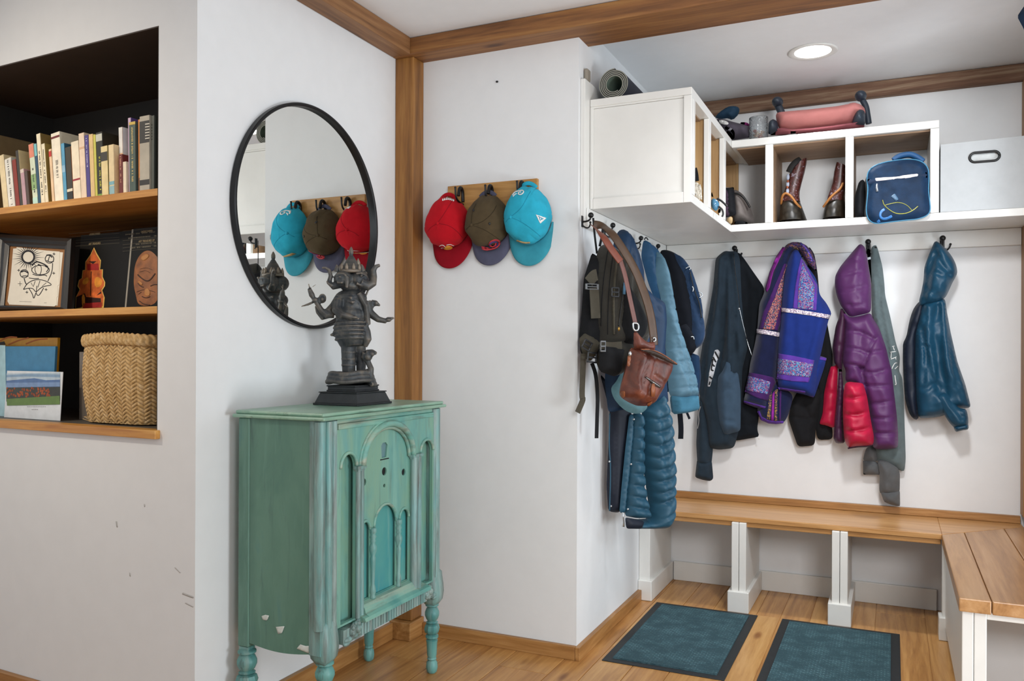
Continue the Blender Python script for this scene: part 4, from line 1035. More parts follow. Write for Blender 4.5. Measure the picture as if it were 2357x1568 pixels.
# picture frame with an ink drawing of a sun and flowers
def picture():
    d0 = .075; p = nf(-.9, SH2 + .002, d0); up = np.array(nf(-.9, SH2 + .28, d0 + .055)) - np.array(nf(-.9, SH2 + .002, d0))
    pl = TPlane(p, NP.e, up)
    t = thing('picture_frame', 'black framed ink drawing of a sun and lotus flowers leaning on the niche shelf', 'picture', tuple(p))
    Q = lambda X, Y: (X * .1212, 540 + Y * .1212)
    O = [Q(-30, 10), Q(1440, 105), Q(1360, 1445), Q(-90, 1440)]; I = [Q(205, 225), Q(1262, 285), Q(1180, 1390), Q(108, 1350)]
    lerp = lambda a, b, k: tuple(np.array(a) * (1 - k) + np.array(b) * k)
    fm = plain('black_picture_frame', '#1d1b1a', .35); mb = MB()
    for i in range(4):
        j = (i + 1) % 4
        rows = []
        for k, h in ((0, 0), (0, .018), (.35, .022), (.55, .012), (.8, .014), (1, .006), (1, 0)):
            rows.append((pl.at(*pl.uv(*lerp(O[i], I[i], k)), h), pl.at(*pl.uv(*lerp(O[j], I[j], k)), h)))
        vs = [q for r in rows for q in r]; mb.add(vs, [(2 * a, 2 * a + 1, 2 * a + 3, 2 * a + 2) for a in range(len(rows) - 1)])
    mb.build('frame', fm, t)
    mb = MB(); flat(mb, [lerp(O[i], I[i], .9) for i in range(4)], pl, -.004, .002); mb.build('brown_mount', plain('brown_mount_card', '#8a5c2e', .7), t)
    paper = plain('cream_drawing_paper', '#dfd8c8', .85, 0, .03)
    mb = MB(); flat(mb, [Q(*q) for q in ((330, 245), (1210, 345), (1130, 1110), (1105, 1355), (240, 1320), (160, 1280))], pl, .0022, .0030); flat(mb, [Q(*q) for q in ((268, 275), (330, 268), (1150, 330), (1140, 960), (1110, 980), (1115, 1180), (1095, 1200), (1090, 1345), (1050, 1370), (195, 1335), (160, 1270), (215, 900))], pl, .0031, .0040)
    pp = mb.build('paper', paper, t)
    ink = plain('black_ink', '#15131a', .8); mb = MB(); S = lambda pts, w=16, sm=2, cl=False: stroke(mb, [Q(*q) for q in pts], w * .1212 * .68, pl, .0041, .0045, sm, cl)
    cx, cy, r = 555, 432, 115
    S([(cx + r * math.cos(a), cy + r * math.sin(a) * 1.0) for a in [2 * PI * i / 24 for i in range(24)]], 46, 1, True)
    for i in range(30):
        a = 2 * PI * i / 30 + .05; L = (2.0 if i % 2 else 2.6) * r; 
        if .9 < a < 1.3: continue
        x1, y1 = cx + L * math.cos(a) * 1.05, cy + L * math.sin(a) * .95
        q = [Q(cx + 1.1 * r * math.cos(a - .06), cy + 1.1 * r * math.sin(a - .06)), Q(cx + 1.1 * r * math.cos(a + .06), cy + 1.1 * r * math.sin(a + .06)), Q(x1, y1)]
        flat(mb, q, pl, .0041, .0045)
    for c, rx, ry in (((790, 680), 170, 90), ((480, 750), 78, 78), ((960, 470), 82, 82)):
        S([(c[0] + rx * math.cos(a), c[1] + ry * math.sin(a)) for a in [2 * PI * i / 16 for i in range(16)]], 20, 1, True)
    S([(690, 620), (680, 690), (720, 765)]); S([(800, 610), (810, 690), (780, 765)]); S([(625, 600), (700, 520), (760, 530), (860, 570), (930, 620)], 34); S([(560, 560), (640, 570)], 30); S([(740, 575), (800, 600)], 40); S([(880, 610), (950, 650), (900, 720)], 22)
    S([(420, 720), (480, 690), (560, 740)], 34); S([(440, 800), (500, 790), (560, 800)], 22); S([(900, 400), (960, 395), (1010, 440)], 34); S([(900, 500), (960, 530), (1040, 520)], 22); S([(960, 420), (930, 520)], 20)
    S([(1020, 550), (1010, 720), (930, 890)], 20); S([(480, 840), (500, 920), (530, 960)], 24); S([(640, 760), (740, 790), (880, 770), (910, 800)], 22); S([(570, 830), (650, 845), (760, 840)], 20)
    S([(465, 1050), (530, 940), (650, 870), (780, 860), (900, 890), (1020, 965), (900, 980), (800, 1010), (700, 1110), (650, 1030), (570, 1020), (465, 1050)], 20)
    S([(570, 1030), (640, 1140), (660, 1240), (700, 1120)], 20); S([(700, 1110), (750, 1190), (850, 1020)], 20); S([(690, 890), (650, 1000)], 14); S([(780, 880), (740, 1010)], 14); S([(900, 920), (820, 990)], 12); S([(610, 920), (640, 980)], 12); S([(720, 980), (710, 1110)], 18)
    for c in ((1045, 375), (375, 685), (1040, 740), (530, 1100), (895, 1050)): S([(c[0] - 26, c[1]), (c[0] + 26, c[1] + 3)], 16, 0); S([(c[0], c[1] - 24), (c[0] + 2, c[1] + 26)], 16, 0)
    S([(360, 940), (440, 944)], 10, 0); S([(400, 895), (402, 985)], 10, 0); S([(390, 1275), (620, 1285)], 6, 0); S([(860, 1302), (905, 1303)], 6, 0)
    mb.build('ink_drawing', ink, pp)
    return t
picture()

# two black art covers standing behind
def cover(name, label, u0, u1, d0, h, build):
    p = nf(u0, SH2 + .001, d0); up = np.array(nf(u0, SH2 + 1, d0 + .10)) - np.array(nf(u0, SH2, d0)); pl = TPlane(p, NP.e, up)
    t = thing('art_book', label, 'book', tuple(p), group=None)
    w = u1 - u0; mb = MB(); mb.prism([(0, 0), (w, 0), (w, h), (0, h)], lambda u, v, k: pl.at(u, v, k), -.012, 0); mb.build('cover', plain('black_gloss_card', '#0f0e0c', .55, 0, .1, .02, 300, .2), t)
    build(t, pl, w, h); return t
gt = plain('gold_grey_print', '#9c8a66', .6); gt2 = plain('dull_print', '#57503e', .6)
def text(s, pl, u, v, size, mat, parent, wid=1.0):
    cu = bpy.data.curves.new('lettering', 'FONT'); cu.body = s; cu.size = size; cu.extrude = .0003; cu.align_x = 'CENTER'
    o = bpy.data.objects.new('lettering', cu); COL.objects.link(o)
    q = pl.at(u, v, .0008); m = Matrix(((pl.e[0], pl.f[0], pl.n[0], q[0]), (pl.e[1], pl.f[1], pl.n[1], q[1]), (pl.e[2], pl.f[2], pl.n[2], q[2]), (0, 0, 0, 1)))
    o.data.materials.append(mat); dg = bpy.context.evaluated_depsgraph_get(); me = bpy.data.meshes.new_from_object(o.evaluated_get(dg))
    bpy.data.objects.remove(o); me.transform(Matrix.Diagonal((wid, 1, 1, 1))); me.transform(m)
    o = bpy.data.objects.new('lettering', me); COL.objects.link(o); o.parent = parent; o.matrix_parent_inverse = world_inv(parent); 
    if not me.materials: me.materials.append(mat)
    return o
def c1(t, pl, w, h):
    Q = lambda X, Y: (150 + X * .1403, 510 + Y * .1403)
    mb = MB()
    for y in (160, 213, 277, 320, 372): stroke(mb, [Q(60, y + 42), Q(890, y - 20)], .45, pl, .0003, .0007, 0)
    mb.build('printed_lines', gt2, t)
    u, v = pl.uv(*Q(488, 212)); text('UNDISCOVERED', pl, u, v - .002, .0105, gt, t, .78); u, v = pl.uv(*Q(485, 375)); text('ART TREASURES', pl, u, v - .001, .0115, gt, t, .80)
    out = [(476, 425), (520, 520), (590, 640), (575, 790), (622, 785), (618, 910), (660, 1000), (655, 1060), (610, 1130), (650, 1250), (635, 1415), (170, 1432), (180, 1240), (240, 1120), (205, 1060), (230, 960), (275, 930), (290, 800), (330, 795), (335, 660), (420, 540)]
    mb = MB(); flat(mb, [Q(*q) for q in out], pl, .0003, .0008); f = mb.build('printed_figure', plain('cream_print', '#d9b25a', .5), t)
    c = (430, 980); sh = [(c[0] + (x - c[0]) * .93, 940 + (y - 940) * .955) for x, y in out]
    mb = MB(); flat(mb, [Q(*q) for q in sh], pl, .0009, .0012); mb.build('figure_fill', plain('orange_print', '#c4602a', .5, 0, .5), f)
    mb = MB(); flat(mb, [Q(*q) for q in ((395, 655), (520, 652), (462, 700))], pl, .0013, .0016); flat(mb, [Q(*q) for q in ((190, 1240), (330, 1180), (350, 1240), (590, 1260), (590, 1330), (330, 1340), (270, 1410), (180, 1425))], pl, .0013, .0016); stroke(mb, [Q(*q) for q in ((435, 820), (428, 1000), (420, 1220))], 1.6, pl, .0013, .0016); flat(mb, [Q(*q) for q in ((520, 1215), (590, 1150), (600, 1180))], pl, .0013, .0016)
    mb.build('figure_shadow', plain('dark_print', '#2c1510', .5), f)
    mb = MB(); flat(mb, [Q(*q) for q in ((300, 1345), (600, 1325), (605, 1412), (300, 1425))], pl, .0017, .002); mb.build('red_print', plain('red_print', '#9c2320', .5, 0, .3), f); mb = MB(); flat(mb, [Q(*q) for q in ((365, 700), (550, 690), (560, 800), (370, 800))], pl, .0013, .0016); mb.build('red_print', bpy.data.materials['red_print'], f)
    mb = MB(); flat(mb, [Q(*q) for q in ((520, 900), (600, 940), (620, 1010), (570, 1080), (500, 1080), (480, 980))], pl, .0013, .0016, 1); flat(mb, [Q(*q) for q in ((285, 970), (380, 900), (400, 1000), (300, 1050))], pl, .0013, .0016, 1); flat(mb, [Q(*q) for q in ((280, 1200), (330, 1200), (330, 1400), (285, 1400))], pl, .0017, .002, 1); mb.build('gold_print', plain('amber_print', '#d58a2e', .5, 0, .3), f)
def c2(t, pl, w, h):
    Q = lambda X, Y: (150 + X * .1403, 510 + Y * .1403)
    mb = MB()
    for y in (150, 305, 372, 425, 480): stroke(mb, [Q(945, y + 10), Q(1490, y - 42)], .45, pl, .0003, .0007, 0)
    rr = random.Random(4)
    for x0, y0, x1 in ((990, 215, 1480), (1040, 275, 1480), (1140, 378, 1480), (1095, 435, 1480)):
        x = x0
        while x < x1:
            L = rr.uniform(9, 22); y = y0 - (x - x0) * .09
            if rr.random() < .85: flat(mb, [Q(x, y - 9), Q(x + L, y - 11), Q(x + L, y + 9), Q(x, y + 11)], pl, .0003, .0007)
            x += L + 7
    mb.build('printed_lines', gt2, t)
    u, v = pl.uv(*Q(1330, 165)); text('UNDISCOVERED', pl, u + .004, v - .003, .0105, gt, t, .78); u, v = pl.uv(*Q(1300, 330)); text('ART TREASURES OF', pl, u + .012, v - .002, .0115, gt, t, .82)
    out = [(1130, 850), (1150, 700), (1210, 570), (1290, 490), (1380, 470), (1460, 520), (1560, 640), (1580, 1000), (1540, 1250), (1450, 1380), (1200, 1388), (1160, 1200), (1125, 1050)]
    mb = MB(); vs = []
    oq = resample(chaikin([Q(*q) for q in out], 2), 1.6); q2 = [pl.uv(*p) for p in oq]; V, F, bd = triangulate(resample(q2, .006), .006)
    dd = segdist(V, q2, True); hh = .0006 + .004 * np.clip(dd / .05, 0, 1) ** .6
    m = MB().add([pl.at(a, b, h) for (a, b), h in zip(V, hh)], F).build('printed_mask', plain('brown_print', '#8e5526', .5, 0, .35), t, smooth=True)
    dk = plain('mask_shadow_print', '#3a1d10', .6); hi = plain('mask_light_print', '#b37a42', .6)
    for pts, wd in (([(1190, 870), (1250, 930), (1340, 985), (1400, 960), (1480, 850)], 34), ([(1195, 1010), (1240, 1065), (1290, 1080)], 26), ([(1400, 1060), (1470, 1030), (1540, 1040)], 26), ([(1170, 1160), (1240, 1130), (1300, 1120)], 12), ([(1200, 1200), (1260, 1150)], 10), ([(1260, 1230), (1330, 1260), (1400, 1230)], 26), ([(1215, 1300), (1290, 1360), (1400, 1370)], 24), ([(1380, 1130), (1480, 1160)], 12), ([(1220, 830), (1330, 800), (1400, 850)], 8), ([(1230, 780), (1340, 755), (1440, 800)], 7)):
        line_on('mask_crease', [Q(*q) for q in pts], wd * .1403 * .55, m, dk, m, .0006, .0004, .004)
    for pts in ([(1180, 980), (1230, 975), (1285, 1030), (1240, 1060)], [(1310, 1110), (1360, 1090), (1400, 1160), (1390, 1225), (1300, 1225)], [(1225, 600), (1330, 520), (1400, 560), (1290, 660)]):
        decal('mask_highlight', [Q(*q) for q in pts], m, hi, m, .0006, .004, .0004, 2)
cover('art_book', 'black art book cover with an orange temple figure, standing left of the mask one', -.815, -.528, .155, .292, c1)
tb = cover('art_book', 'black art book cover showing a carved brown mask face, at the right end', -.518, -.19, .150, .297, c2)
mb = MB(); P0 = nf(-.527, SH2 + .001, .150); mb.add([nf(u, z, d + (z - SH2) * .1) for z in (SH2 + .001, SH2 + .295) for d in (.150, .162) for u in (-.527, -.519)], [(0, 2, 3, 1), (4, 5, 7, 6), (0, 1, 5, 4), (1, 3, 7, 5), (3, 2, 6, 7), (2, 0, 4, 6)]).build('pale_spine', plain('pale_grey_spine', '#8f897c', .5), tb)

# bottom row: picture books and the basket
def slab(name, label, u0, u1, d, z0, z1, th, mat, cat, lean=0., px=None):
    if px:
        q = NP.off(-d); u0 = q.uv(px[0], px[3])[0]; u1 = q.uv(px[1], px[3])[0]; z1 = NP.off(-d - lean * .2).uv(px[1], px[2])[1]
    p = nf(u0, z0, d); up = np.array(nf(u0, z0 + 1, d + lean)) - np.array(nf(u0, z0, d)); pl = TPlane(p, NP.e, up)
    t = thing(name, label, cat, tuple(p)); MB().prism([(0, 0), (u1 - u0, 0), (u1 - u0, z1 - z0), (0, z1 - z0)], lambda u, v, k: pl.at(u, v, k), -th, 0).build('cover', mat, t, bevel=.001, seg=1)
    return t, pl
ZB3 = .9925
Q2 = lambda X, Y: (X * .33165, 500 + Y * .33165)
t, pl = slab('book', 'tall orange and yellow sunflower book behind the blue one', -1.16, -.765, .14, ZB3, 1.318, .012, bmat('#d99a1f'), 'book', .05, (-40, 123, 777, 965))
mb = MB()
for a, b in (((0, 860), (120, 835)), ((60, 885), (200, 838)), ((180, 880), (330, 845))): stroke(mb, [Q2(*a), Q2((a[0] + b[0]) / 2, a[1] - 30), Q2(*b)], 3.2, pl, .0003, .0008)
mb.build('petal_print', plain('amber_petals', '#b8631c', .6), t); mb = MB(); flat(mb, [Q2(*q) for q in ((0, 868), (30, 862), (40, 885), (0, 888))], pl, .0003, .0008); mb.build('seed_print', bmat('#2c2014'), t)
t, pl = slab('book', 'light blue hardback facing out behind the landscape calendar', -1.10, -.768, .112, ZB3, 1.272, .010, bmat('#3f7fa6'), 'book', .05, (-40, 119, 797, 965))
mb = MB(); flat(mb, [Q2(-60, 885), Q2(38, 890), Q2(46, 1420), Q2(-60, 1430)], pl, .0003, .001); mb.build('pale_spine', bmat('#a8cdd6'), t)
t, pl = slab('calendar', 'landscape calendar with autumn trees below blue mountains, standing in front of the blue book', -1.017, -.726, .072, ZB3, 1.213, .003, plain('white_card', '#d9dde0', .4), 'calendar', .06, (9, 138, 856, 965))
def pic(name, pts, col, h=.0004, sm=0, var=.15): mb = MB(); flat(mb, [Q2(*q) for q in pts], pl, h, h + .0003, sm); return mb.build(name, plain(name + '_print', col, .4, 0, var), t)
pic('sky_print', [(46, 1085), (418, 1078), (418, 1135), (46, 1130)], '#aebfcb'); pic('cloud_print', [(46, 1096), (200, 1088), (418, 1092), (418, 1112), (180, 1106), (46, 1112)], '#7f9bb5', .0008)
pic('mountain_print', [(46, 1135), (130, 1128), (240, 1118), (320, 1132), (418, 1128), (418, 1185), (46, 1185)], '#4f6d9c', .0008); pic('lake_print', [(46, 1150), (418, 1146), (418, 1180), (46, 1184)], '#7590b8', .0012)
pic('forest_print', [(46, 1182), (418, 1176), (418, 1275), (46, 1280)], '#2c2a18', .0012, 0, .5)
mb = MB(); rr = random.Random(5)
for k in range(70):
    x, y = rr.uniform(50, 350), rr.uniform(1186, 1245); mb.ball(pl.at(*pl.uv(*Q2(x, y)), .0016), (.0055 * rr.uniform(.6, 1.2), .001, .005), 8)
mb.build('autumn_tree_print', plain('rust_print', '#9c4a22', .6, 0, .4), t)
pic('meadow_print', [(50, 1262), (418, 1240), (418, 1300), (52, 1308)], '#5c7a2c', .002)
mb = MB()
for y, x0, x1 in ((1316, 190, 312), (1336, 220, 265)):
    x = x0
    while x < x1: flat(mb, [Q2(x, y - 2), Q2(x + 8, y - 2.3), Q2(x + 8, y + 2), Q2(x, y + 2)], pl, .0003, .0006); x += 12
mb.build('printed_caption', bmat('#8f8f92'), t)
t, pl = slab('book', 'tall plain grey book edge standing between the calendar and the basket', -.775, -.708, .15, ZB3, 1.245, .10, bmat('#6e655c'), 'book')
# basket
def basket():
    u0, d0, hw = -.482, .258, .2
    t = thing('basket', 'square woven straw basket with a thick rolled rim in the bottom of the niche', 'basket', tuple(nf(u0, ZB3, d0)))
    st = NT('woven_straw'); v = st.coords((60, 60, 60)); n = st.noise(v, 1.0, 5, .65); geo = st.add('ShaderNodeNewGeometry')
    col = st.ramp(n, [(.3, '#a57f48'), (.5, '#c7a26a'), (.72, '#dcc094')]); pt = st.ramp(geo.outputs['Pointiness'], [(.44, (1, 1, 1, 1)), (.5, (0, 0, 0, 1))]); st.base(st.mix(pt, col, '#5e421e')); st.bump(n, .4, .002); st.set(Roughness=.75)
    N, Mz = 520, 150; H = .285
    def ring(k, th, bulge):
        c, s = math.cos(th), math.sin(th); q = (abs(c) ** 4.2 + abs(s) ** 4.2) ** (-1 / 4.2); r = (hw * (.95 + .05 * k) + .012 * math.sin(PI * k)) * q + bulge
        return r * c, r * s
    vs = []; per = 8 * hw
    for j in range(Mz + 1):
        k = j / Mz; z = k * H
        for i in range(N):
            th = 2 * PI * i / N; s = i / N * per * 1.02; colw = .026; cj = int(s / colw); fx = s / colw - cj
            ph = (z / .0135 + (fx if cj % 2 else 1 - fx) * 1.1); w = abs((ph % 1) - .5) * 2; e = math.sin(PI * fx) ** .5
            x, y = ring(k, th, .0042 * (1 - w * w) * e - .002)
            vs.append(nf(u0 + x, ZB3 + .004 + z, d0 + y))
    fs = [(j * N + i, j * N + (i + 1) % N, (j + 1) * N + (i + 1) % N, (j + 1) * N + i) for j in range(Mz) for i in range(N)] + [tuple(range(N))]
    MB().add(vs, fs).build('body', st.m, t, smooth=True)
    vs = []; Mr = 24; N2 = 420
    for j in range(Mr):
        a = 2 * PI * j / Mr
        for i in range(N2):
            th = 2 * PI * i / N2; tw = .0022 * math.sin(i * 1.05 + j * .9)
            x, y = ring(1, th, .003 + (.011 + tw) * math.cos(a)); vs.append(nf(u0 + x, ZB3 + H + .010 + (.021 + tw) * math.sin(a) + .005 * math.sin(th * 3), d0 + y))
    MB().add(vs, [(j * N2 + i, j * N2 + (i + 1) % N2, ((j + 1) % Mr) * N2 + (i + 1) % N2, ((j + 1) % Mr) * N2 + i) for j in range(Mr) for i in range(N2)]).build('rolled_rim', st.m, t, smooth=True)
    mb = MB(); rr = random.Random(3)
    for k in range(26):
        th = rr.choice([PI * 1.25, PI * 1.5, PI * 1.75]) + rr.uniform(-.3, .3); x, y = ring(0, th, .003); p = Vector(nf(u0 + x, ZB3 + rr.uniform(.004, .02), d0 + y)); mb.tube([p, p + Vector((rr.uniform(-.03, .03), rr.uniform(-.02, 0), rr.uniform(0, .01)))], .0012, 5)
    mb.build('loose_straws', st.m, t)
basket()
# ------------------------------------------------------------------ small marks on the walls
scf = plain('grey_scuff', '#b9b7b3', .7)
for q, w_ in (([(420, 1366), (432, 1371), (447, 1376)], 5), ([(426, 1388), (438, 1394), (446, 1398)], 3), ([(402, 1306), (408, 1312), (416, 1320)], 2.5), ([(299, 1318), (300, 1328)], 3), ([(268, 1200), (270, 1215)], 3.5), ([(333, 1160), (333, 1168)], 3)): line_on('scuff_mark', q, w_, wl_, scf, wl_, off=.0001, thick=.0002)
MB().ball(PY(W2Y - .004).hit(1144, 188), (.006, .005, .0045), 10).build('nail', M['black'], wm_, smooth=True)

# ------------------------------------------------------------------ cap marks
def on(lst, name, outline, tgt, mat, parent, **k):
    o = decal(name, outline, tgt, mat, parent, **k)
    return o
(rt_, rc, rb), (ot, oc, ob), (bt, bc, bb_) = redc, olic, bluc
decal('gold_emblem', [(1021, 574), (1026, 566), (1033, 565), (1043, 569), (1040, 574), (1030, 576)], [rb, rc], gold, rb, res=.003, smooth=1)
line_on('pale_emblem_line', [(1011, 567), (1017, 563), (1023, 566), (1026, 570)], 1.2, [rb, rc], wt, rb, res=.003); line_on('pale_emblem_line', [(1027, 564), (1036, 562), (1045, 566)], 1.0, [rb, rc], wt, rb, res=.003); line_on('pale_emblem_line', [(1015, 572), (1022, 571)], 1., [rb, rc], wt, rb, res=.003)
for k in range(7):
    x = 1018 + k * 4.; y = 461 - 2.6 * math.sin(k / 6 * PI) + k * .2; decal('white_lettering', [(x, y - 2.6), (x + 3, y - 2.8), (x + 3.4, y + 1.8), (x + .3, y + 2)], rc, wt, rc, res=.004)
line_on('red_swirl', [(1109, 571), (1118, 575), (1130, 573), (1142, 570), (1150, 562), (1149, 554), (1140, 552), (1129, 556), (1125, 564), (1133, 568), (1141, 564), (1141, 559)], 4., oc, redt, oc, res=.004); line_on('purple_swirl', [(1126, 563), (1132, 556), (1143, 556), (1146, 562), (1138, 567)], 2, oc, purp, oc, off=.0024, res=.003); line_on('red_swirl', [(1108, 568), (1116, 569), (1126, 572)], 3.5, oc, redt, oc, res=.004)
tri = [(1233, 494), (1257, 502), (1243, 515)]
decal('triangle_patch', tri, bc, wt, bc, res=.003); ink2 = cloth('patch_blue', '#2c8fae')
for q in ([(1238, 498), (1247, 503)], [(1247, 503), (1243, 507), (1250, 503)], [(1241, 501), (1243, 509)]): line_on('patch_mark', q, 1.5, bc, ink2, bc, off=.0026, res=.003)
line_on('white_swirl', [(1180, 450), (1184, 443), (1192, 440), (1204, 438), (1206, 443), (1199, 449), (1192, 447), (1195, 442), (1200, 443)], 2.2, bc, wt, bc, res=.003); line_on('white_swirl', [(1181, 453), (1186, 447), (1190, 446)], 1.6, bc, wt, bc, res=.003)
line_on('tan_embroidery', [(1189, 553), (1200, 557), (1211, 559), (1220, 558)], 3.2, bc, plain('tan_thread', '#b59a6a', .8, 0, .4), bc, res=.004)
for p in ((1127, 515), (1090, 484)): decal('eyelet', [(p[0] + 2.6 * math.cos(a), p[1] + 3.2 * math.sin(a)) for a in [2 * PI * i / 10 for i in range(10)]], oc, M['black'], oc, res=.003)

# ------------------------------------------------------------------ things on and in the cubbies
def loft(mb, secs, n=24, cap=True, pw=1.0):
    """secs: (centre Vector, half width along x, half depth along y[, tilt of the ring: dz per x])"""
    vs = []; 
    for sct in secs:
        c, a, b = sct[:3]; tx = sct[3] if len(sct) > 3 else 0; ty = sct[4] if len(sct) > 4 else 0
        for j in range(n):
            u = 2 * PI * j / n; cx_, sy_ = math.cos(u), math.sin(u)
            if pw != 1: q = (abs(cx_) ** pw + abs(sy_) ** pw) ** (-1 / pw); cx_, sy_ = cx_ * q, sy_ * q
            vs.append((c[0] + a * cx_, c[1] + b * sy_, c[2] + tx * a * cx_ + ty * b * sy_))
    m = len(secs); fs = [(i * n + j, i * n + (j + 1) % n, (i + 1) * n + (j + 1) % n, (i + 1) * n + j) for i in range(m - 1) for j in range(n)]
    if cap: fs += [tuple(range(n - 1, -1, -1)), tuple((m - 1) * n + j for j in range(n))]
    return mb.add(vs, fs)
def yoga():
    y0 = 3.30; c = PY(y0).hit(1413, 187); R1 = .066; zc = 2.3005 + R1
    t = thing('yoga_mat', 'rolled dark navy yoga mat lying on top of the panelled cubby', 'mat', (c[0], 3.6, 2.3005))
    dk = plain('mat_foam_dark', '#2b3140', .8); lt = plain('mat_foam_edge', '#8f8f84', .85); gr = plain('mat_inner_green', '#5f6f62', .85)
    N = 260; turns = 4.6; th = .0042; pts = []
    for i in range(N + 1):
        k = i / N; a = -1.0 - k * turns * 2 * PI; r = .034 + (R1 - .034) * k; pts.append((a, r))
    vs = []; fs = []; L = .66
    for a, r in pts:
        for rr in (r - th, r):
            for y in (y0, y0 + L): vs.append((c[0] + rr * math.cos(a), y + .0, zc + rr * math.sin(a)))
    for i in range(N):
        k = 4 * i; q = k + 4
        fs += [(k, q, q + 1, k + 1), (k + 2, k + 3, q + 3, q + 2), (k, k + 2, q + 2, q), (k + 1, q + 1, q + 3, k + 3)]
    me_ = MB().add(vs, fs); o = me_.build('roll', [dk, lt], t, smooth='angle')
    o.data.materials.append(gr)
    for p in o.data.polygons:
        if abs(p.normal.y) > .8: p.material_index = 1
        elif p.center.x and math.hypot(p.center.x - c[0], p.center.z - zc) < .0365 and (p.normal.x * (p.center.x - c[0]) + p.normal.z * (p.center.z - zc)) < 0: p.material_index = 2
    return t
yoga()
p = PX(W3X + .02).hit(1355, 185); MB().box(W3X + .002, W3X + .0195, p[1] - .012, p[1] + .03, 2.374, 2.425).build('stick', plain('weathered_grey_wood', '#8d8578', .8), bevel=.006)
tag(bpy.data.objects['stick'], 'small weathered wooden slat end behind the rolled mat, on the white board', 'slat')

def jar():
    c = PY(4.24).hit(1746, 312); z0 = 2.2925
    t = thing('glass_jar', 'crackled clear glass jar of shells standing beside the pink booster seat', 'jar', (c[0], 4.24, z0))
    g = NT('crackle_glass'); v = g.coords((70, 70, 70)); vo = g.add('ShaderNodeTexVoronoi', feature='DISTANCE_TO_EDGE', i_Scale=1.2); g.link(v, vo.inputs['Vector']); g.base('#f2f6f8'); g.bump(vo.outputs[0], .8, .004)
    g.set(Roughness=.12, Transmission_Weight=.95, IOR=1.45)
    MB().lathe([(.040, .001), (.044, .006), (.046, .04), (.0455, .09), (.046, .124), (.0445, .126), (.043, .124), (.0425, .09), (.043, .04), (.041, .008), (.0, .008)], (c[0], 4.24, z0), n=36, cap=False).build('glass', g.m, t, smooth=True)
    rr = random.Random(8); cols = ['#b98d6a', '#8e6a50', '#d8c6ae', '#a6503c']
    for k in range(16):
        a = rr.uniform(0, 2 * PI); r = rr.uniform(.005, .027)
        o = MB().ball((c[0] + r * math.cos(a), 4.24 + r * math.sin(a), z0 + .018 + .003 * k), (.011, .009, .007), 10).build('shell', plain('shell_%d' % (k % 4), cols[k % 4], .5) if k < 4 else bpy.data.materials['shell_%d' % (k % 4)], t, smooth=True)
jar()

def booster():
    t = thing('booster_seat', 'pink child booster seat with black armrests on top of the cubbies', 'seat', (-.25, 4.3, 2.2925))
    Q = lambda X, Y: (1760 + X * .10607, 200 + Y * .10607)
    pk = cloth('pink_fabric', '#c07c78', .85, 600, .25, .06); pk2 = cloth('dusky_pink_fabric', '#8d5056', .85, 600, .25, .06); bk = plain('dark_plastic', '#2a3440', .42)
    pl = PY(4.27)
    puff('seat_pad', [Q(*q) for q in ((240, 580), (400, 548), (1000, 500), (1600, 430), (1950, 350), (2080, 375), (2180, 470), (2190, 620), (1890, 800), (1500, 860), (1000, 915), (600, 940), (320, 930), (250, 720))], pl, .10, pk, t, back=1.2, edge=.05, creases=[([Q(250, 720), Q(330, 700), Q(420, 690)], .008, .008), ([Q(1890, 800), Q(1960, 560), Q(2080, 480)], .01, .01)], wr=(.006, 8, 8), smooth=1)
    puff('seat_base', [Q(*q) for q in ((330, 925), (1000, 925), (1500, 870), (1900, 810), (2170, 790), (2170, 880), (1500, 945), (700, 1010), (90, 1058), (180, 1000))], pl.off(-.004), .105, pk2, t, back=1.2, edge=.03, smooth=1, wr=(.003, 8, 8))
    MB().tube([pl.off(.097).hit(*Q(*q)) for q in ((310, 935), (600, 945), (1000, 918), (1500, 862), (1890, 800))], .004, 8).build('piping', pk2, t, smooth=True)
    puff('side_wing', [Q(*q) for q in ((80, 770), (170, 690), (275, 740), (305, 930), (190, 1000), (80, 1050))], pl.off(.045), .06, bk, t, back=1.0, edge=.03, smooth=1)
    puff('side_wing', [Q(*q) for q in ((1890, 800), (1950, 580), (2050, 480), (2150, 500), (2185, 570), (2185, 840))], pl.off(.045), .06, bk, t, back=1.0, edge=.03, smooth=1)
    for (bx, by), stem, w in (((280, 330), ((285, 400), (330, 480), (370, 580)), .018), ((2085, 200), ((2120, 280), (2200, 420), (2230, 600), (2260, 800)), .014)):
        p = pl.off(-.02).hit(*Q(bx, by)); a = MB().ball(p, (.0268, .05, .0235), 18).build('armrest', bk, t, smooth=True)
        MB().tube(chaikin([pl.off(-.03).hit(*Q(*s)) for s in stem], 2, False), w, 10).build('armrest_arm', bk, a, smooth=True)
booster()

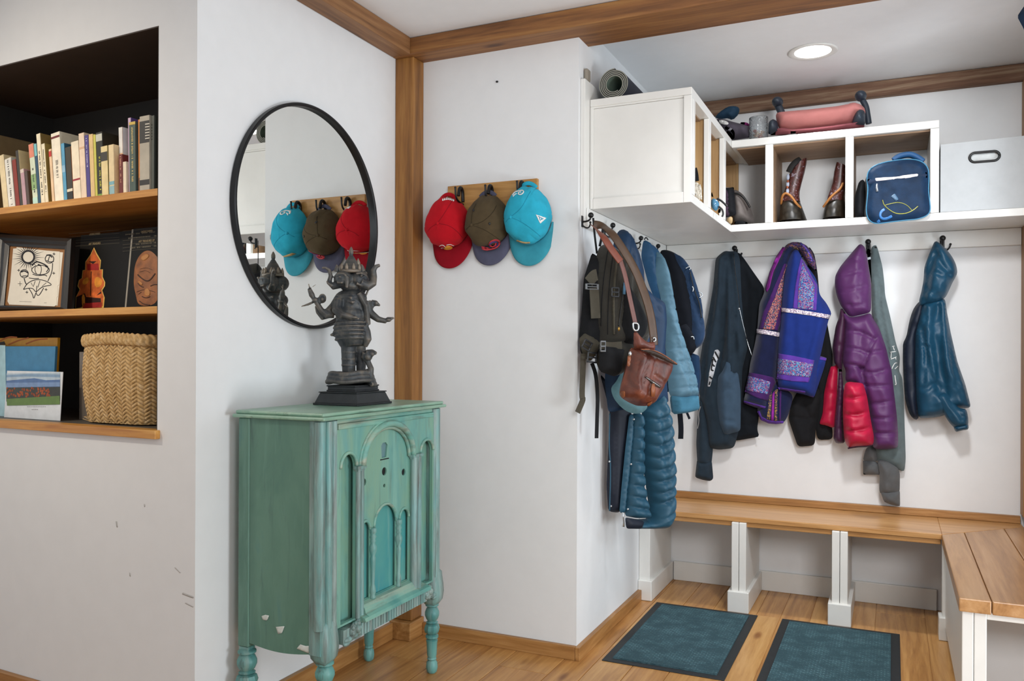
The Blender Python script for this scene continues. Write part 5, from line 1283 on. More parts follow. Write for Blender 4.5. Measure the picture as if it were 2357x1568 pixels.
def topstuff():
    Q = lambda X, Y: (1580 + X * .19766, 230 + Y * .19766)
    t = thing('sports_bag', 'dark grey bag with a white badge and an orange round end, beside the glass jar', 'bag', (-.64, 4.25, 2.2925))
    gy = cloth('charcoal_nylon', '#4c4650', .7); pl = PY(4.25)
    bd = puff('bag_body', [Q(*q) for q in ((340, 225), (420, 220), (520, 250), (640, 280), (740, 310), (745, 440), (560, 468), (480, 468), (430, 380), (370, 290))], pl, .09, gy, t, back=.8, edge=.05, creases=[([Q(620, 290), Q(640, 450)], .012, .01), ([Q(560, 380), Q(740, 410)], .012, .01)], wr=(.008, 9, 9), smooth=1)
    puff('grey_panel', [Q(*q) for q in ((440, 300), (520, 320), (565, 370), (560, 460), (545, 465), (540, 390), (500, 350), (450, 350))], pl.off(.085), .02, cloth('grey_nylon', '#77757c', .7), t, edge=.02, smooth=1)
    puff('orange_end', [Q(*q) for q in ((455, 358), (500, 365), (540, 400), (548, 465), (530, 468), (480, 400))], pl.off(.098), .022, plain('orange_plastic', '#d99a3c', .5), t, edge=.02, smooth=2)
    puff('black_hub', [Q(*q) for q in ((470, 372), (500, 385), (515, 415), (505, 430), (480, 400))], pl.off(.116), .012, M['black'], t, edge=.01, smooth=2)
    line_on('white_badge', [Q(*q) for q in ((385, 240), (440, 245), (480, 265), (488, 285), (430, 280), (390, 262), (388, 242))], 2.2, bd, wt, bd, res=.004); line_on('white_badge', [Q(400, 255), Q(450, 268)], 1.6, bd, wt, bd, res=.004)
    puff('magenta_panel', [Q(*q) for q in ((610, 262), (680, 258), (735, 275), (735, 315), (660, 300))], pl.off(-.05), .09, cloth('magenta_nylon', '#8d2f70'), t, edge=.03, smooth=1)
    t = thing('foam_pad', 'curved navy blue padded piece lying on the grey bag by the old beam', 'pad', (-.64, 4.25, 2.36))
    nv = cloth('navy_foam', '#20384c', .6)
    puff('pad', [Q(*q) for q in ((330, 200), (400, 130), (480, 80), (560, 68), (610, 85), (622, 120), (600, 180), (530, 240), (480, 210), (420, 225), (345, 215))], PY(4.29), .05, nv, t, back=1, edge=.03, creases=[([Q(390, 200), Q(500, 140), Q(615, 150)], .010, .018)], smooth=1)
topstuff()

def boots():
    y = 4.30; pl = PY(y); Q = lambda X, Y: (1770 + X * .1148, 350 + Y * .1148)
    lea = NT('tooled_boot_leather'); v = lea.coords((26, 26, 26)); n = lea.noise(v, 2.2, 5, .6, 1.5); col = lea.ramp(n, [(.35, '#22100c'), (.5, '#4a1d14'), (.60, '#4a2a2c'), (.68, '#9a94a2'), (.74, '#54201a')]); lea.base(col); lea.set(Roughness=.38)
    cro = NT('dark_croc_leather'); v = cro.coords((42, 42, 42)); vo = cro.add('ShaderNodeTexVoronoi', i_Scale=1.); cro.link(v, vo.inputs['Vector']); cro.base(cro.ramp(vo.outputs['Distance'], [(.2, '#2e2a24'), (.7, '#16130f')])); cro.bump(vo.outputs['Distance'], .35, .002); cro.set(Roughness=.35)
    tanl = plain('mustard_leather', '#96602a', .5); sole = plain('brown_sole', '#54281c', .5)
    def V(X, Y, dy=0): q = pl.uv(*Q(X, Y)); return Vector(pl.at(q[0], q[1], -dy))
    def boot(label, shaft, foot, collar, ox, flip):
        t = thing('cowboy_boot', label, 'boot', tuple(V(*foot[0][:2])), group='pair of cowboy boots in the middle cubby')
        mb = MB(); loft(mb, [(V(X, Y), hw, hd, tx, ty) for X, Y, hw, hd, tx, ty in shaft], 28, True, 2.6); mb.build('shaft', lea.m, t, smooth='angle')
        mb = MB(); loft(mb, [(V(X, Y, dy), hw, hd) for X, Y, dy, hw, hd in foot], 28, True, 2.4); mb.build('foot', cro.m, t, smooth='angle')
        X, Y, dy, hw, hd = foot[0]; b = V(X, Y, dy); mb = MB(); loft(mb, [(Vector((b.x, b.y, 1.8795)), hw * 1.06, hd * 1.04), (Vector((b.x, b.y, 1.889)), hw * 1.06, hd * 1.04)], 28, True, 2.4); mb.build('sole', sole, t, smooth='angle')
        q = [V(*c) + Vector((0, -h, 0)) for c, h in collar]; MB().tube(chaikin([tuple(a) for a in q], 2, False), .0058, 8).build('collar_piping', tanl, t, smooth=True)
        return t
    t1 = boot('tooled brown cowboy boot with a mustard collar, standing left in the middle cubby',
         [(430, 1010, .046, .05, 0, 0), (430, 900, .042, .045, 0, 0), (460, 800, .036, .040, 0, 0), (500, 650, .036, .042, .15, 0), (545, 480, .038, .044, .3, 0), (590, 320, .037, .044, .5, 0), (620, 235, .032, .042, .75, 0)],
         [(460, 1385, .07, .068, .135), (455, 1300, .055, .062, .125), (440, 1150, .035, .054, .10), (425, 1020, .01, .047, .062), (420, 965, .0, .036, .045)],
         [((262, 1060), .03), ((290, 940), .062), ((345, 868), .064), ((430, 890), .064), ((510, 980), .062), ((570, 1070), .058), ((640, 1130), .02)], 0, 1)
    nb = MB(); q = [V(*c) + Vector((0, -h, 0)) for c, h in (((415, 445), .046), ((470, 330), .05), ((560, 230), .048), ((640, 170), .03))]
    nb.tube(chaikin([tuple(a) for a in q], 2, False), [.014] * len(chaikin(q, 2, False)), 8, flat=((0, 1, 0), .35)).build('dark_opening', M['dark'], t1, smooth=True)
    for (X, Y) in ((385, 540), (380, 680), (375, 820)):
        o = V(X, Y) + Vector((.004, -.046, 0)); MB().ball(o, (.008, .004, .016), 10).build('pale_inlay', plain('pale_inlay', '#98a2b4', .5) if 'pale_inlay' not in bpy.data.materials else bpy.data.materials['pale_inlay'], t1, smooth=True)
    for (X, Y) in ((390, 625), (380, 745)):
        o = V(X, Y) + Vector((.003, -.050, 0)); MB().ball(o, (.006, .005, .007), 8).build('rust_stud', plain('rust_inlay', '#8d4a2c', .5) if 'rust_inlay' not in bpy.data.materials else bpy.data.materials['rust_inlay'], t1, smooth=True)
    t2 = boot('tooled brown cowboy boot half hidden behind the right divider of the middle cubby',
         [(1335, 1000, .040, .05, 0, 0), (1340, 900, .037, .045, 0, 0), (1375, 760, .033, .040, 0, 0), (1415, 600, .031, .042, .1, 0), (1432, 420, .028, .044, -.2, 0), (1452, 260, .022, .044, -.5, 0)],
         [(1290, 1330, .07, .054, .135), (1295, 1250, .055, .052, .125), (1315, 1110, .035, .047, .10), (1335, 1010, .01, .041, .062), (1345, 950, .0, .034, .045)],
         [((1100, 1110), .02), ((1180, 1040), .055), ((1270, 935), .064), ((1370, 850), .064), ((1450, 780), .06), ((1490, 660), .045)], 0, -1)
boots()

def lunch():
    Q = lambda X, Y: (1960 + X * .12758, 330 + Y * .12758)
    y = 4.095; pl = PY(y)
    t = thing('lunch_bag', 'blue mesh-fronted lunch bag with a white zip in the right cubby', 'bag', (.05, 4.15, 1.88))
    O = [(300, 500), (420, 400), (600, 340), (780, 312), (930, 290), (1150, 290), (1290, 340), (1380, 440), (1400, 600), (1385, 850), (1410, 1050), (1425, 1200), (1380, 1300), (1200, 1370), (1000, 1385), (700, 1420), (500, 1450), (380, 1440), (290, 1360), (262, 1200), (285, 1000), (300, 800), (275, 650)]
    bl = cloth('blue_mesh', '#112a45', .5, 500, .3, .25, crinkle=1.5, cscale=30); bkm = cloth('black_mesh', '#25272b', .6, 300, .6)
    fr = puff('front_panel', [Q(*q) for q in O], pl, .022, bl, t, back=.5, edge=.03, wr=(.006, 12, 12), smooth=2)
    q = [np.array(pl.uv(*Q(*p))) for p in O]; q = chaikin(q, 2); n = len(q); mb = MB(); c = np.mean(q, axis=0)
    rows = [(0, .97), (.02, .99), (.03, .99), (.10, .99), (.18, .96), (.2, .88)]
    for dy, k in rows: 
        for u, v in q: mb.v.append(tuple(pl.at(c[0] + (u - c[0]) * k - dy * .12, max(1.8805, c[1] + (v - c[1]) * k) if dy > 0.025 else c[1] + (v - c[1]) * k, -dy)))
    m = len(rows); mb.f += [(i * n + j, i * n + (j + 1) % n, (i + 1) * n + (j + 1) % n, (i + 1) * n + j) for i in range(m - 1) for j in range(n)] + [tuple((m - 1) * n + j for j in range(n))]
    mb.build('side_wall', bkm, t, smooth='angle')
    pp = [pl.at(u, v, .002) for u, v in q]; MB().tube(pp + [pp[0]], .0026, 8).build('blue_piping', plain('blue_piping', '#3c7ea0', .5), t, smooth=True)
    puff('zip_band', [Q(*p) for p in ((285, 650), (430, 625), (800, 590), (1200, 530), (1360, 520), (1370, 620), (1100, 665), (700, 700), (430, 735), (290, 735))], pl.off(.016), .007, cloth('navy_band', '#1d2c44', .6), t, edge=.01, smooth=0)
    zp = puff('white_zip', [Q(*p) for p in ((430, 628), (700, 605), (1000, 570), (1212, 540), (1200, 600), (900, 640), (600, 672), (430, 690))], pl.off(.0215), .005, plain('white_zip', '#e6dcda', .6), t, edge=.006, smooth=0, res=.006)
    MB().tube([pl.off(.03).hit(*Q(460, 730)), pl.off(.031).hit(*Q(455, 790)), pl.off(.03).hit(*Q(465, 870))], [.003, .0045, .0055], 8).build('zip_pull', plain('grey_metal_pull', '#a9aeb4', .35, .6), zp, smooth=True)
    hb = plain('blue_strap', '#20507e', .6)
    MB().tube(chaikin([pl.off(-.03).hit(*Q(*p)) for p in ((760, 310), (830, 250), (930, 215), (1060, 200), (1180, 250), (1290, 330))], 2, False), .014, 8, flat=((0, 1, 0), 2.0)).build('handle', hb, t, smooth=True)
    yg = plain('yellow_green_frame', '#9c9a34', .4)
    line_on('goggle_rim', [Q(*p) for p in ((560, 1020), (580, 1110), (680, 1200), (800, 1270), (950, 1275), (1100, 1220), (1200, 1135))], 1.6, fr, yg, fr, res=.004)
    line_on('goggle_rim', [Q(*p) for p in ((600, 1120), (700, 1090), (850, 1060), (1000, 1110), (1090, 1210))], 1.2, fr, yg, fr, res=.004)
    line_on('blue_clip', [Q(*p) for p in ((600, 1190), (530, 1230), (510, 1320), (570, 1370), (660, 1350), (730, 1310))], 5.5, fr, plain('bright_blue_plastic', '#2f6fae', .4), fr, res=.004); line_on('blue_clip', [Q(510, 1390), Q(460, 1425)], 6, fr, bpy.data.materials['bright_blue_plastic'], fr, res=.004)
    decal('grey_tag', [Q(*p) for p in ((710, 960), (780, 905), (850, 1010), (800, 1040))], fr, plain('slate_tag', '#4a6a86', .5), fr)
    puff('black_lining', [Q(*p) for p in ((60, 950), (130, 700), (200, 640), (250, 700), (250, 1330), (60, 1340))], PY(4.24), .03, bkm, t, edge=.02, smooth=1)
lunch()

def bin_():
    t = thing('storage_bin', 'white fabric storage bin with a black oval handle on the shelf end', 'bin', (.4, 4.3, 1.8795))
    wf = cloth('white_canvas', '#b6b9ba', .8, 500, .3, .03); pl = PY(4.142)
    c = pl.uv(2266, 361); a, b = .057, .022
    hole = [(c[0] + (a - b) * (1 if math.cos(u) > 0 else -1) + b * math.cos(u), c[1] + b * math.sin(u) * .95) for u in [2 * PI * (i + .5) / 32 for i in range(32)]]
    mb = MB(); plate(mb, [(.19, 1.8805), (.606, 1.8805), (.606, 2.190), (.19, 2.182)], [hole], lambda u, v, h: pl.at(u, v, h), -.006, 0)
    mb.build('front_panel', wf, t)
    MB().box(.19, .196, 4.149, 4.50, 1.8805, 2.182).box(.60, .606, 4.149, 4.50, 1.8805, 2.188).box(.19, .606, 4.494, 4.50, 1.8805, 2.186).box(.197, .599, 4.149, 4.493, 1.8805, 1.89).build('side_panel', wf, t)
    MB().box(.2, .596, 4.155, 4.48, 1.891, 2.16).build('contents', cloth('grey_cloth_inside', '#cfd2d1'), t)
    h2 = [pl.at(u, v, .001) for u, v in hole]; MB().tube(h2 + [h2[0]], .0055, 8).build('handle_ring', M['black'], t, smooth=True)
bin_()

def cubbystuff():
    Q = lambda X, Y: (1580 + X * .19766, 230 + Y * .19766)
    # left cubby of the back unit
    t = thing('backpack', 'small grey bag with black piping standing in the left cubby', 'bag', (-.64, 4.3, 1.88)); pl = PY(4.30)
    puff('body', [Q(*q) for q in ((545, 1040), (600, 1055), (670, 1110), (730, 1210), (770, 1320), (800, 1440), (700, 1445), (560, 1440), (530, 1300))], pl, .09, cloth('warm_grey_nylon', '#77706d', .75), t, back=.8, edge=.06, wr=(.008, 8, 8), creases=[([Q(580, 1290), Q(680, 1310), Q(770, 1420)], .012, .01)], smooth=2)
    rope('black_piping', [Q(*q) for q in ((550, 1085), (610, 1095), (660, 1130), (700, 1180), (738, 1252))], pl.off(.085), .005, M['black'], t)
    puff('black_base', [Q(*q) for q in ((540, 1450), (570, 1415), (620, 1400), (690, 1415), (735, 1448))], pl.off(.06), .045, cloth('black_nylon', '#1e1f22', .7), t, edge=.03, smooth=1)
    t = thing('pouch', 'black and plum zip pouch standing in front of the small grey bag', 'pouch', (-.70, 4.22, 1.88))
    puff('body', [Q(*q) for q in ((420, 1020), (490, 1025), (552, 1012), (580, 1340), (470, 1368), (420, 1370))], PY(4.21), .03, cloth('black_canvas', '#17181c', .7), t, edge=.015, smooth=0)
    puff('plum_panel', [Q(*q) for q in ((425, 1035), (492, 1038), (505, 1200), (500, 1350), (430, 1360))], PY(4.21).off(.024), .012, cloth('plum_print', '#3a2a38', .7, var=.5), t, edge=.01, smooth=0)
    t = thing('water_bottle', 'clear bottle top sticking up behind the black pouch', 'bottle', (-.71, 4.27, 1.88)); c = PY(4.27).hit(*Q(475, 1010))
    MB().lathe([(.018, 1.8805), (.02, 1.89), (.02, 2.03), (.012, 2.06), (.012, 2.085), (.009, 2.09)], (c[0], 4.27, 0), n=20).build('bottle', plain('milky_plastic', '#a39a98', .25), t, smooth=True)
    t = thing('canister', 'tan cylinder lying low in the left cubby corner', 'canister', (-.70, 4.17, 1.88)); pl = PY(4.165)
    puff('body', [Q(*q) for q in ((455, 1400), (500, 1360), (535, 1355), (540, 1400), (530, 1452), (500, 1440))], pl, .02, plain('tan_card', '#b39870', .7), t, back=1, edge=.015, smooth=1)
    # side-facing cubbies
    t = thing('wool_hat', 'cream shaggy knitted bundle in the nearest side-facing cubby', 'knitwear', (-.78, 3.42, 1.8795)); pl = PY(3.44)
    wl = NT('cream_wool'); v = wl.coords((40, 40, 40)); n = wl.noise(v, 2, 4); wl.base(wl.ramp(n, [(.3, '#b8b0a0'), (.6, '#ddd8cc')])); wl.bump(n, 1., .006); wl.set(Roughness=1)
    puff('bundle', [Q(*q) for q in ((60, 980), (95, 952), (130, 958), (165, 1010), (180, 1085), (160, 1122), (120, 1105), (60, 1075))], pl, .035, wl.m, t, back=.8, edge=.04, wr=(.010, 40, 40), smooth=2, res=.006)
    mb = MB(); rr = random.Random(2)
    for k in range(26):
        x, y = rr.uniform(100, 160), rr.uniform(975, 1050); a = pl.off(.035).hit(*Q(x, y)); mb.tube([a, a + np.array([rr.uniform(-.004, .008), -.003, -.02]), a + np.array([rr.uniform(-.004, .010), -.001, -.045])], .0022, 5)
    mb.build('loose_yarn', wl.m, t, smooth=True)
    o = strap('strap', [Q(88, 800), Q(105, 870), Q(112, 950)], PY(3.43), .025, cloth('black_webbing', '#1b1d20'), None); tag(o, 'black strap end hanging above the cream knitted bundle', 'strap')
    t = thing('swim_goggles', 'blue goggles with a dark strap in the second side-facing cubby', 'goggles', (-.79, 3.75, 1.88)); pl = PY(3.72)
    puff('lens', [Q(*q) for q in ((285, 1150), (330, 1145), (375, 1180), (385, 1240), (350, 1305), (285, 1262))], pl, .03, plain('blue_goggle_lens', '#4a7d9c', .2, 0, .2), t, back=.6, edge=.03, smooth=2)
    rope('strap', [Q(*q) for q in ((355, 1150), (400, 1170), (440, 1205), (470, 1240))], pl.off(.01), .0045, M['black'], t); rope('strap', [Q(*q) for q in ((375, 1240), (420, 1280), (430, 1330), (415, 1362))], pl.off(.01), .0045, M['black'], t)
    puff('tan_pad', [Q(*q) for q in ((355, 1305), (390, 1255), (408, 1290), (385, 1330))], pl.off(-.005), .012, plain('tan_pad', '#a9865a', .7), t, edge=.01); puff('white_clip', [Q(*q) for q in ((288, 1060), (300, 1080), (318, 1138), (290, 1140))], pl.off(-.02), .01, plain('white_plastic', '#d3d6d6', .4), t, edge=.01)
cubbystuff()
# dark blue garment at the right edge by the ceiling
pl = PY(3.55)
t = thing('navy_bundle', 'dark navy cloth bundle poking in at the top right edge of the photo', 'cloth', (.5, 3.55, 2.3))
puff('cloth', [(2341, 38), (2357, 14), (2385, -10), (2430, 0), (2440, 60), (2400, 110), (2362, 82), (2356, 66)], pl, .05, cloth('navy_cloth', '#1f3048', .7), t, back=.8, edge=.04, creases=[([(2343, 40), (2380, 45), (2430, 40)], .01, .012)], smooth=1)
rope('hanger_cord', [(2390, 0), (2395, -30)], pl, .004, M['black'], t)
# ------------------------------------------------------------------ garments on the back wall
def vA(*p): return [(1300 + x * .48443, 480 + y * .48443) for x, y in p]
def vB(*p): return [(1330 + x * .18489, 490 + y * .18489) for x, y in p]
def vC(*p): return [(1310 + x * .29973, 760 + y * .29973) for x, y in p]
def vE(*p): return [(1680 + x * .20408, 540 + y * .20408) for x, y in p]
def vF(*p): return [(1680 + x * .16578, 780 + y * .16578) for x, y in p]
def vG(*p): return [(1880 + x * .19135, 550 + y * .19135) for x, y in p]
def vH(*p): return [(1880 + x * .21678, 840 + y * .21678) for x, y in p]
def vI(*p): return [(2060 + x * .29968, 540 + y * .29968) for x, y in p]
def vK(*p): return [(1580 + x * .40816, 540 + y * .40816) for x, y in p]
silver = plain('silver_metal', '#c2c6c8', .3, .9)
def hung(name, label, cat, px, y, z, **k):
    q = PY(y).hit(*px); return thing(name, label, cat, (q[0], y, z), **k)

# black hoodie
t = hung('hoodie', 'black zip hoodie hanging by its collar, left of the embroidered jacket', 'hoodie', (1690, 900), 4.45, 1.0)
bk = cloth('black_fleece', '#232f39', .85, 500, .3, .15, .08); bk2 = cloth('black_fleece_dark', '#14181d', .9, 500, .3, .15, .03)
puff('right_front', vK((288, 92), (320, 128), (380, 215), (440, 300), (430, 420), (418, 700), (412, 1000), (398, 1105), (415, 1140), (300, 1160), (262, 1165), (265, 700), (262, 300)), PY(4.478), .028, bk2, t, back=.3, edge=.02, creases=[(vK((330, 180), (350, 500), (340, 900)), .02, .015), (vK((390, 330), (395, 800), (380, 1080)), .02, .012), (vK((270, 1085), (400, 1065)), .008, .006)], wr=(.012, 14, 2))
mn = puff('left_front', vK((165, 132), (215, 90), (245, 96), (285, 92), (302, 135), (310, 330), (322, 500), (345, 640), (315, 760), (308, 1000), (292, 1120), (268, 1205), (180, 1215), (122, 1202), (110, 1060), (72, 900), (68, 760), (90, 620), (120, 470), (150, 300)), PY(4.445), .055, bk, t, edge=.032,
     creases=[(vK((250, 110), (268, 300), (290, 560), (300, 800)), .013, .028), (vK((205, 130), (195, 350), (150, 600), (120, 800)), .014, -.012), (vK((225, 150), (228, 420), (200, 640), (185, 800)), .016, .026), (vK((170, 300), (150, 480), (110, 700), (100, 900)), .014, .02), (vK((255, 420), (250, 620), (262, 760)), .012, -.018), (vK((275, 560), (272, 700), (250, 760)), .010, .020), (vK((140, 480), (120, 640), (90, 780)), .010, -.014), (vK((215, 600), (205, 700)), .012, .016), (vK((290, 500), (305, 700), (290, 900)), .012, -.012)], wr=(.008, 16, 2))
puff('left_sleeve', vK((80, 860), (120, 1000), (148, 1150), (150, 1210), (140, 1310), (62, 1302), (55, 1180), (62, 1040)), PY(4.45), .05, bk, t, edge=.03, wr=(.008, 12, 4))
puff('cuff', vK((60, 1268), (143, 1274), (152, 1378), (135, 1392), (90, 1384), (48, 1370)), PY(4.445), .04, bk, t, edge=.02, smooth=1)
sl = puff('folded_sleeve', vK((176, 800), (205, 770), (230, 703), (242, 715), (262, 790), (290, 772), (305, 880), (306, 1000), (305, 1110), (262, 1118), (215, 1135), (185, 1060), (172, 930)), PY(4.385), .045, cloth('faded_slate_fleece', '#37495a', .85, 500, .3, .12, .08), t, back=1.0, edge=.035, creases=[(vK((232, 712), (245, 790), (262, 800)), .012, .02), (vK((195, 1040), (305, 1055)), .007, .008), (vK((180, 900), (250, 860), (300, 900)), .012, .008)], wr=(.006, 8, 10))
pr = decal('white_print', vK((160, 652), (175, 648), (188, 662), (184, 690), (172, 712), (150, 800), (133, 858), (120, 858), (128, 780), (146, 700)), mn, plain('pale_print', '#b9babd', .8, 0, .4), t)
mb_ink = plain('print_black', '#141416', .8)
if pr:
    for q in (((150, 690), (165, 720)), ((160, 660), (180, 700)), ((138, 760), (152, 770)), ((130, 800), (146, 815)), ((145, 730), (158, 745)), ((135, 830), (128, 848)), ((150, 700), (140, 760))): line_on('print_shape', vK(*q), 3.4, pr, mb_ink, pr, off=.0012, res=.005)
line_on('zip', vK((266, 108), (275, 220), (292, 330), (300, 415)), 1.4, mn, M['black'], t); line_on('zip', vK((298, 420), (320, 520), (345, 610), (370, 685)), 2.0, [mn] + [o for o in t.children if o.name.startswith('right_front')], silver, t, off=.003)
q = PY(4.35).hit(*vK((297, 418))[0]); MB().ball(q, (.006, .004, .006), 8).build('zip_pull', silver, t, smooth=True)
rope('side_drawcord', vK((80, 970), (66, 1010), (72, 1050), (62, 1095)), PY(4.41), .002, plain('grey_cord', '#8d8a88', .7), t)
decal('care_tag', vK((402, 1140), (410, 1143), (411, 1153), (405, 1152)), [o for o in t.children if o.name.startswith('right_front')], wt, t, res=.004)

# black trousers behind the embroidered jacket
t = hung('trousers', 'black trousers hanging behind the embroidered blue jacket', 'trousers', (1880, 900), 4.48, 1.0)
bp = cloth('black_cotton', '#1b1b1d', .9, 600, .3, .15, .03)
puff('leg', vK((690, 62), (722, 110), (740, 220), (750, 340), (790, 480), (812, 600), (825, 680), (822, 760), (800, 900), (822, 1085), (826, 1155), (740, 1160), (728, 1100), (735, 900), (690, 400), (680, 100)), PY(4.497), .028, bp, t, back=.5, edge=.02, creases=[(vK((740, 350), (780, 600), (770, 900)), .015, .012)], wr=(.008, 12, 4), hang=1) if False else puff('leg', vK((690, 62), (722, 110), (740, 220), (750, 340), (790, 480), (812, 600), (825, 680), (822, 760), (800, 900), (822, 1085), (826, 1155), (740, 1160), (728, 1100), (735, 900), (690, 400), (680, 100)), PY(4.497), .028, bp, t, back=.5, edge=.02, creases=[(vK((740, 350), (780, 600), (770, 900)), .015, .012)], wr=(.008, 12, 4))
puff('leg', vK((575, 1040), (590, 950), (640, 860), (740, 850), (770, 900), (735, 1050), (728, 1110), (724, 1190), (628, 1198)), PY(4.488), .03, bp, t, back=.5, edge=.02, creases=[(vK((595, 1020), (660, 1045), (730, 1030)), .01, .012), (vK((630, 900), (690, 1010)), .012, .01), (vK((640, 1140), (650, 1190)), .01, .006)], wr=(.01, 10, 8))
puff('hanger_loop', vK((680, 70), (715, 100), (735, 180), (742, 280), (715, 280), (690, 150)), PY(4.478), .015, bp, t, smooth=1)

# embroidered blue jacket
t = hung('embroidered_jacket', 'royal blue jacket with purple trim and multicoloured embroidered bands', 'jacket', (1835, 800), 4.43, 1.05)
nv = cloth('navy_wool', '#151b3c', .9, 500, .3, .15, .3); rb = cloth('royal_blue_wool', '#1b2f74', .88, 500, .3, .1, .08); pv = cloth('purple_velvet', '#5a3796', .8, 500, .3, .12, .08); pvd = cloth('dark_purple_velvet', '#43225c', .85, 500, .3, .12, .08); mg = cloth('magenta_braid', '#8a2a8e', .8, 300, .4, .3)
emb = speckle('bright_embroidery', ['#a89ab8', '#3c8fb4', '#7a2a66', '#3a4a96', '#2c3f86', '#a04a72', '#4a9cbc', '#9a6a80', '#3a2a6a', '#5a4a9a'], (260, 260, 330))
emr = speckle('red_embroidery', ['#5a3346', '#c86a5e', '#2e4a74', '#b5766a', '#3a2440', '#a8485a', '#b98a7a', '#35506e'], (240, 240, 330))
emw = speckle('white_sequin_braid', ['#e8e4e6', '#c8b0bc', '#efe8e8', '#9a8a9e', '#d8ccd4', '#6e5a7c'], (260, 260, 330)); emg = speckle('gold_braid', ['#2a2440', '#b0904a', '#4a3a5a', '#8a6a3a', '#2a2038'], (240, 240, 330)); emd = speckle('dark_woven_band', ['#1c1626', '#43306a', '#2a1c30', '#6a3a6e', '#1a2a4a', '#8a5a3a'], (220, 220, 300))
lw = puff('lower_front', vF((380, 980), (400, 1080), (440, 1130), (540, 1175), (640, 1183), (745, 1172), (800, 1085), (850, 930), (880, 780), (700, 640), (620, 560), (540, 700), (400, 800)), PY(4.438), .03, nv, t, back=.1, edge=.025, wr=(.004, 10, 3))
decal('purple_trim', vF((385, 1010), (415, 1000), (445, 1080), (545, 1130), (640, 1142), (745, 1138), (742, 1170), (640, 1181), (540, 1172), (430, 1125)), lw, pv, lw); decal('purple_trim', vF((690, 720), (716, 722), (706, 1142), (682, 1142)), lw, pvd, lw); decal('magenta_stripe', vF((590, 770), (622, 720), (608, 1138), (572, 1138)), lw, mg, lw); decal('gold_braid', vF((625, 720), (665, 700), (655, 1138), (622, 1138)), lw, emg, lw, off=.0018); decal('gold_braid', vF((545, 790), (585, 740), (560, 1128), (512, 1115)), lw, emg, lw, off=.0018)
L = [(1827, 556), (1811, 562), (1795, 582), (1776, 620), (1762, 658), (1757, 680), (1748, 698), (1746, 720), (1743, 760), (1738, 790), (1727, 835), (1722, 870), (1716, 905), (1710, 928), (1738, 938), (1765, 945), (1770, 921), (1786, 890), (1790, 860), (1796, 800), (1799, 740), (1805, 700), (1812, 650), (1822, 600), (1832, 575)]
lf = puff('left_sleeve', L, PY(4.42), .05, nv, t, back=.15, edge=.03, creases=[([(1800, 600), (1790, 700), (1775, 800), (1765, 900)], .012, .010), ([(1760, 790), (1750, 850)], .014, -.008)], wr=(.006, 12, 3))
Rp = [(1824, 577), (1836, 573), (1848, 598), (1862, 618), (1878, 640), (1884, 662), (1887, 680), (1902, 697), (1915, 722), (1908, 733), (1899, 770), (1890, 812), (1884, 838), (1879, 880), (1874, 915), (1850, 908), (1793, 896), (1789, 873), (1791, 800), (1797, 745), (1799, 712), (1803, 660), (1811, 610)]
rf = puff('right_sleeve', Rp, PY(4.395), .06, rb, t, back=.15, edge=.03, creases=[([(1822, 590), (1812, 650), (1806, 712)], .012, .012), ([(1882, 740), (1868, 790), (1858, 822)], .014, .010), ([(1830, 740), (1828, 820)], .014, .006)], wr=(.006, 10, 3))
sp2 = puff('side_flap', vF((1168, 300), (1185, 250), (1260, 245), (1342, 268), (1310, 400), (1230, 640), (1168, 825), (1050, 775), (1100, 560), (1150, 400)), PY(4.425), .04, rb, t, back=.1, edge=.02, smooth=1, wr=(.003, 8, 4)); decal('purple_trim', vF((1188, 255), (1260, 247), (1340, 270), (1335, 305), (1250, 290), (1185, 292)), sp2, pv, sp2); decal('purple_trim', vF((1060, 745), (1160, 782), (1155, 806), (1135, 806), (1055, 770)), sp2, pv, sp2)
hd = puff('collar_band', vE((560, 215), (640, 110), (700, 84), (780, 84), (860, 118), (930, 195), (962, 300), (985, 420), (930, 380), (870, 330), (815, 240), (780, 185), (720, 170), (650, 240), (600, 260)), PY(4.43), .055, emd, t, back=.8, edge=.035, smooth=1)
line_on('blue_braid', vE((790, 95), (860, 150), (905, 230), (930, 320)), 4, hd, speckle('violet_braid', ['#5a4ab0', '#3a3a86', '#8a5ab8', '#2a2a5a'], (130, 130, 180)), hd); decal('tan_braid', vE((700, 130), (760, 140), (790, 185), (720, 165)), hd, emg, hd)
decal('magenta_stripe', vE((600, 140), (625, 150), (560, 280), (490, 430), (450, 600), (420, 650), (405, 610), (450, 430), (520, 260)), lf, mg, lf); decal('purple_trim', vE((640, 330), (610, 330), (520, 540), (440, 740), (370, 900), (330, 1065), (372, 1065), (420, 900), (500, 720), (590, 480)), lf, pvd, lf)
decal('embroidered_band', vE((645, 330), (610, 440), (595, 600), (575, 800), (530, 1000), (500, 1075), (375, 1065), (425, 900), (500, 720), (580, 500)), lf, emr, lf, off=.0018); decal('purple_trim', vE((592, 800), (560, 830), (500, 1075), (535, 1085), (575, 980)), lf, pvd, lf, off=.0026); decal('white_braid', vE((310, 1066), (400, 1075), (560, 1108), (556, 1156), (400, 1125), (310, 1114)), lf, emw, lf, off=.0034)
decal('purple_trim', vE((800, 265), (835, 300), (885, 400), (930, 490), (985, 575), (975, 858), (712, 832), (735, 600), (770, 400)), rf, pv, rf); decal('embroidered_band', vE((815, 310), (850, 380), (890, 470), (950, 580), (940, 850), (765, 832), (775, 600), (800, 400)), rf, emb, rf, off=.0024); decal('white_braid', vE((588, 828), (720, 838), (900, 868), (1128, 905), (1110, 950), (900, 912), (720, 888), (588, 872)), rf, emw, rf, off=.0032)
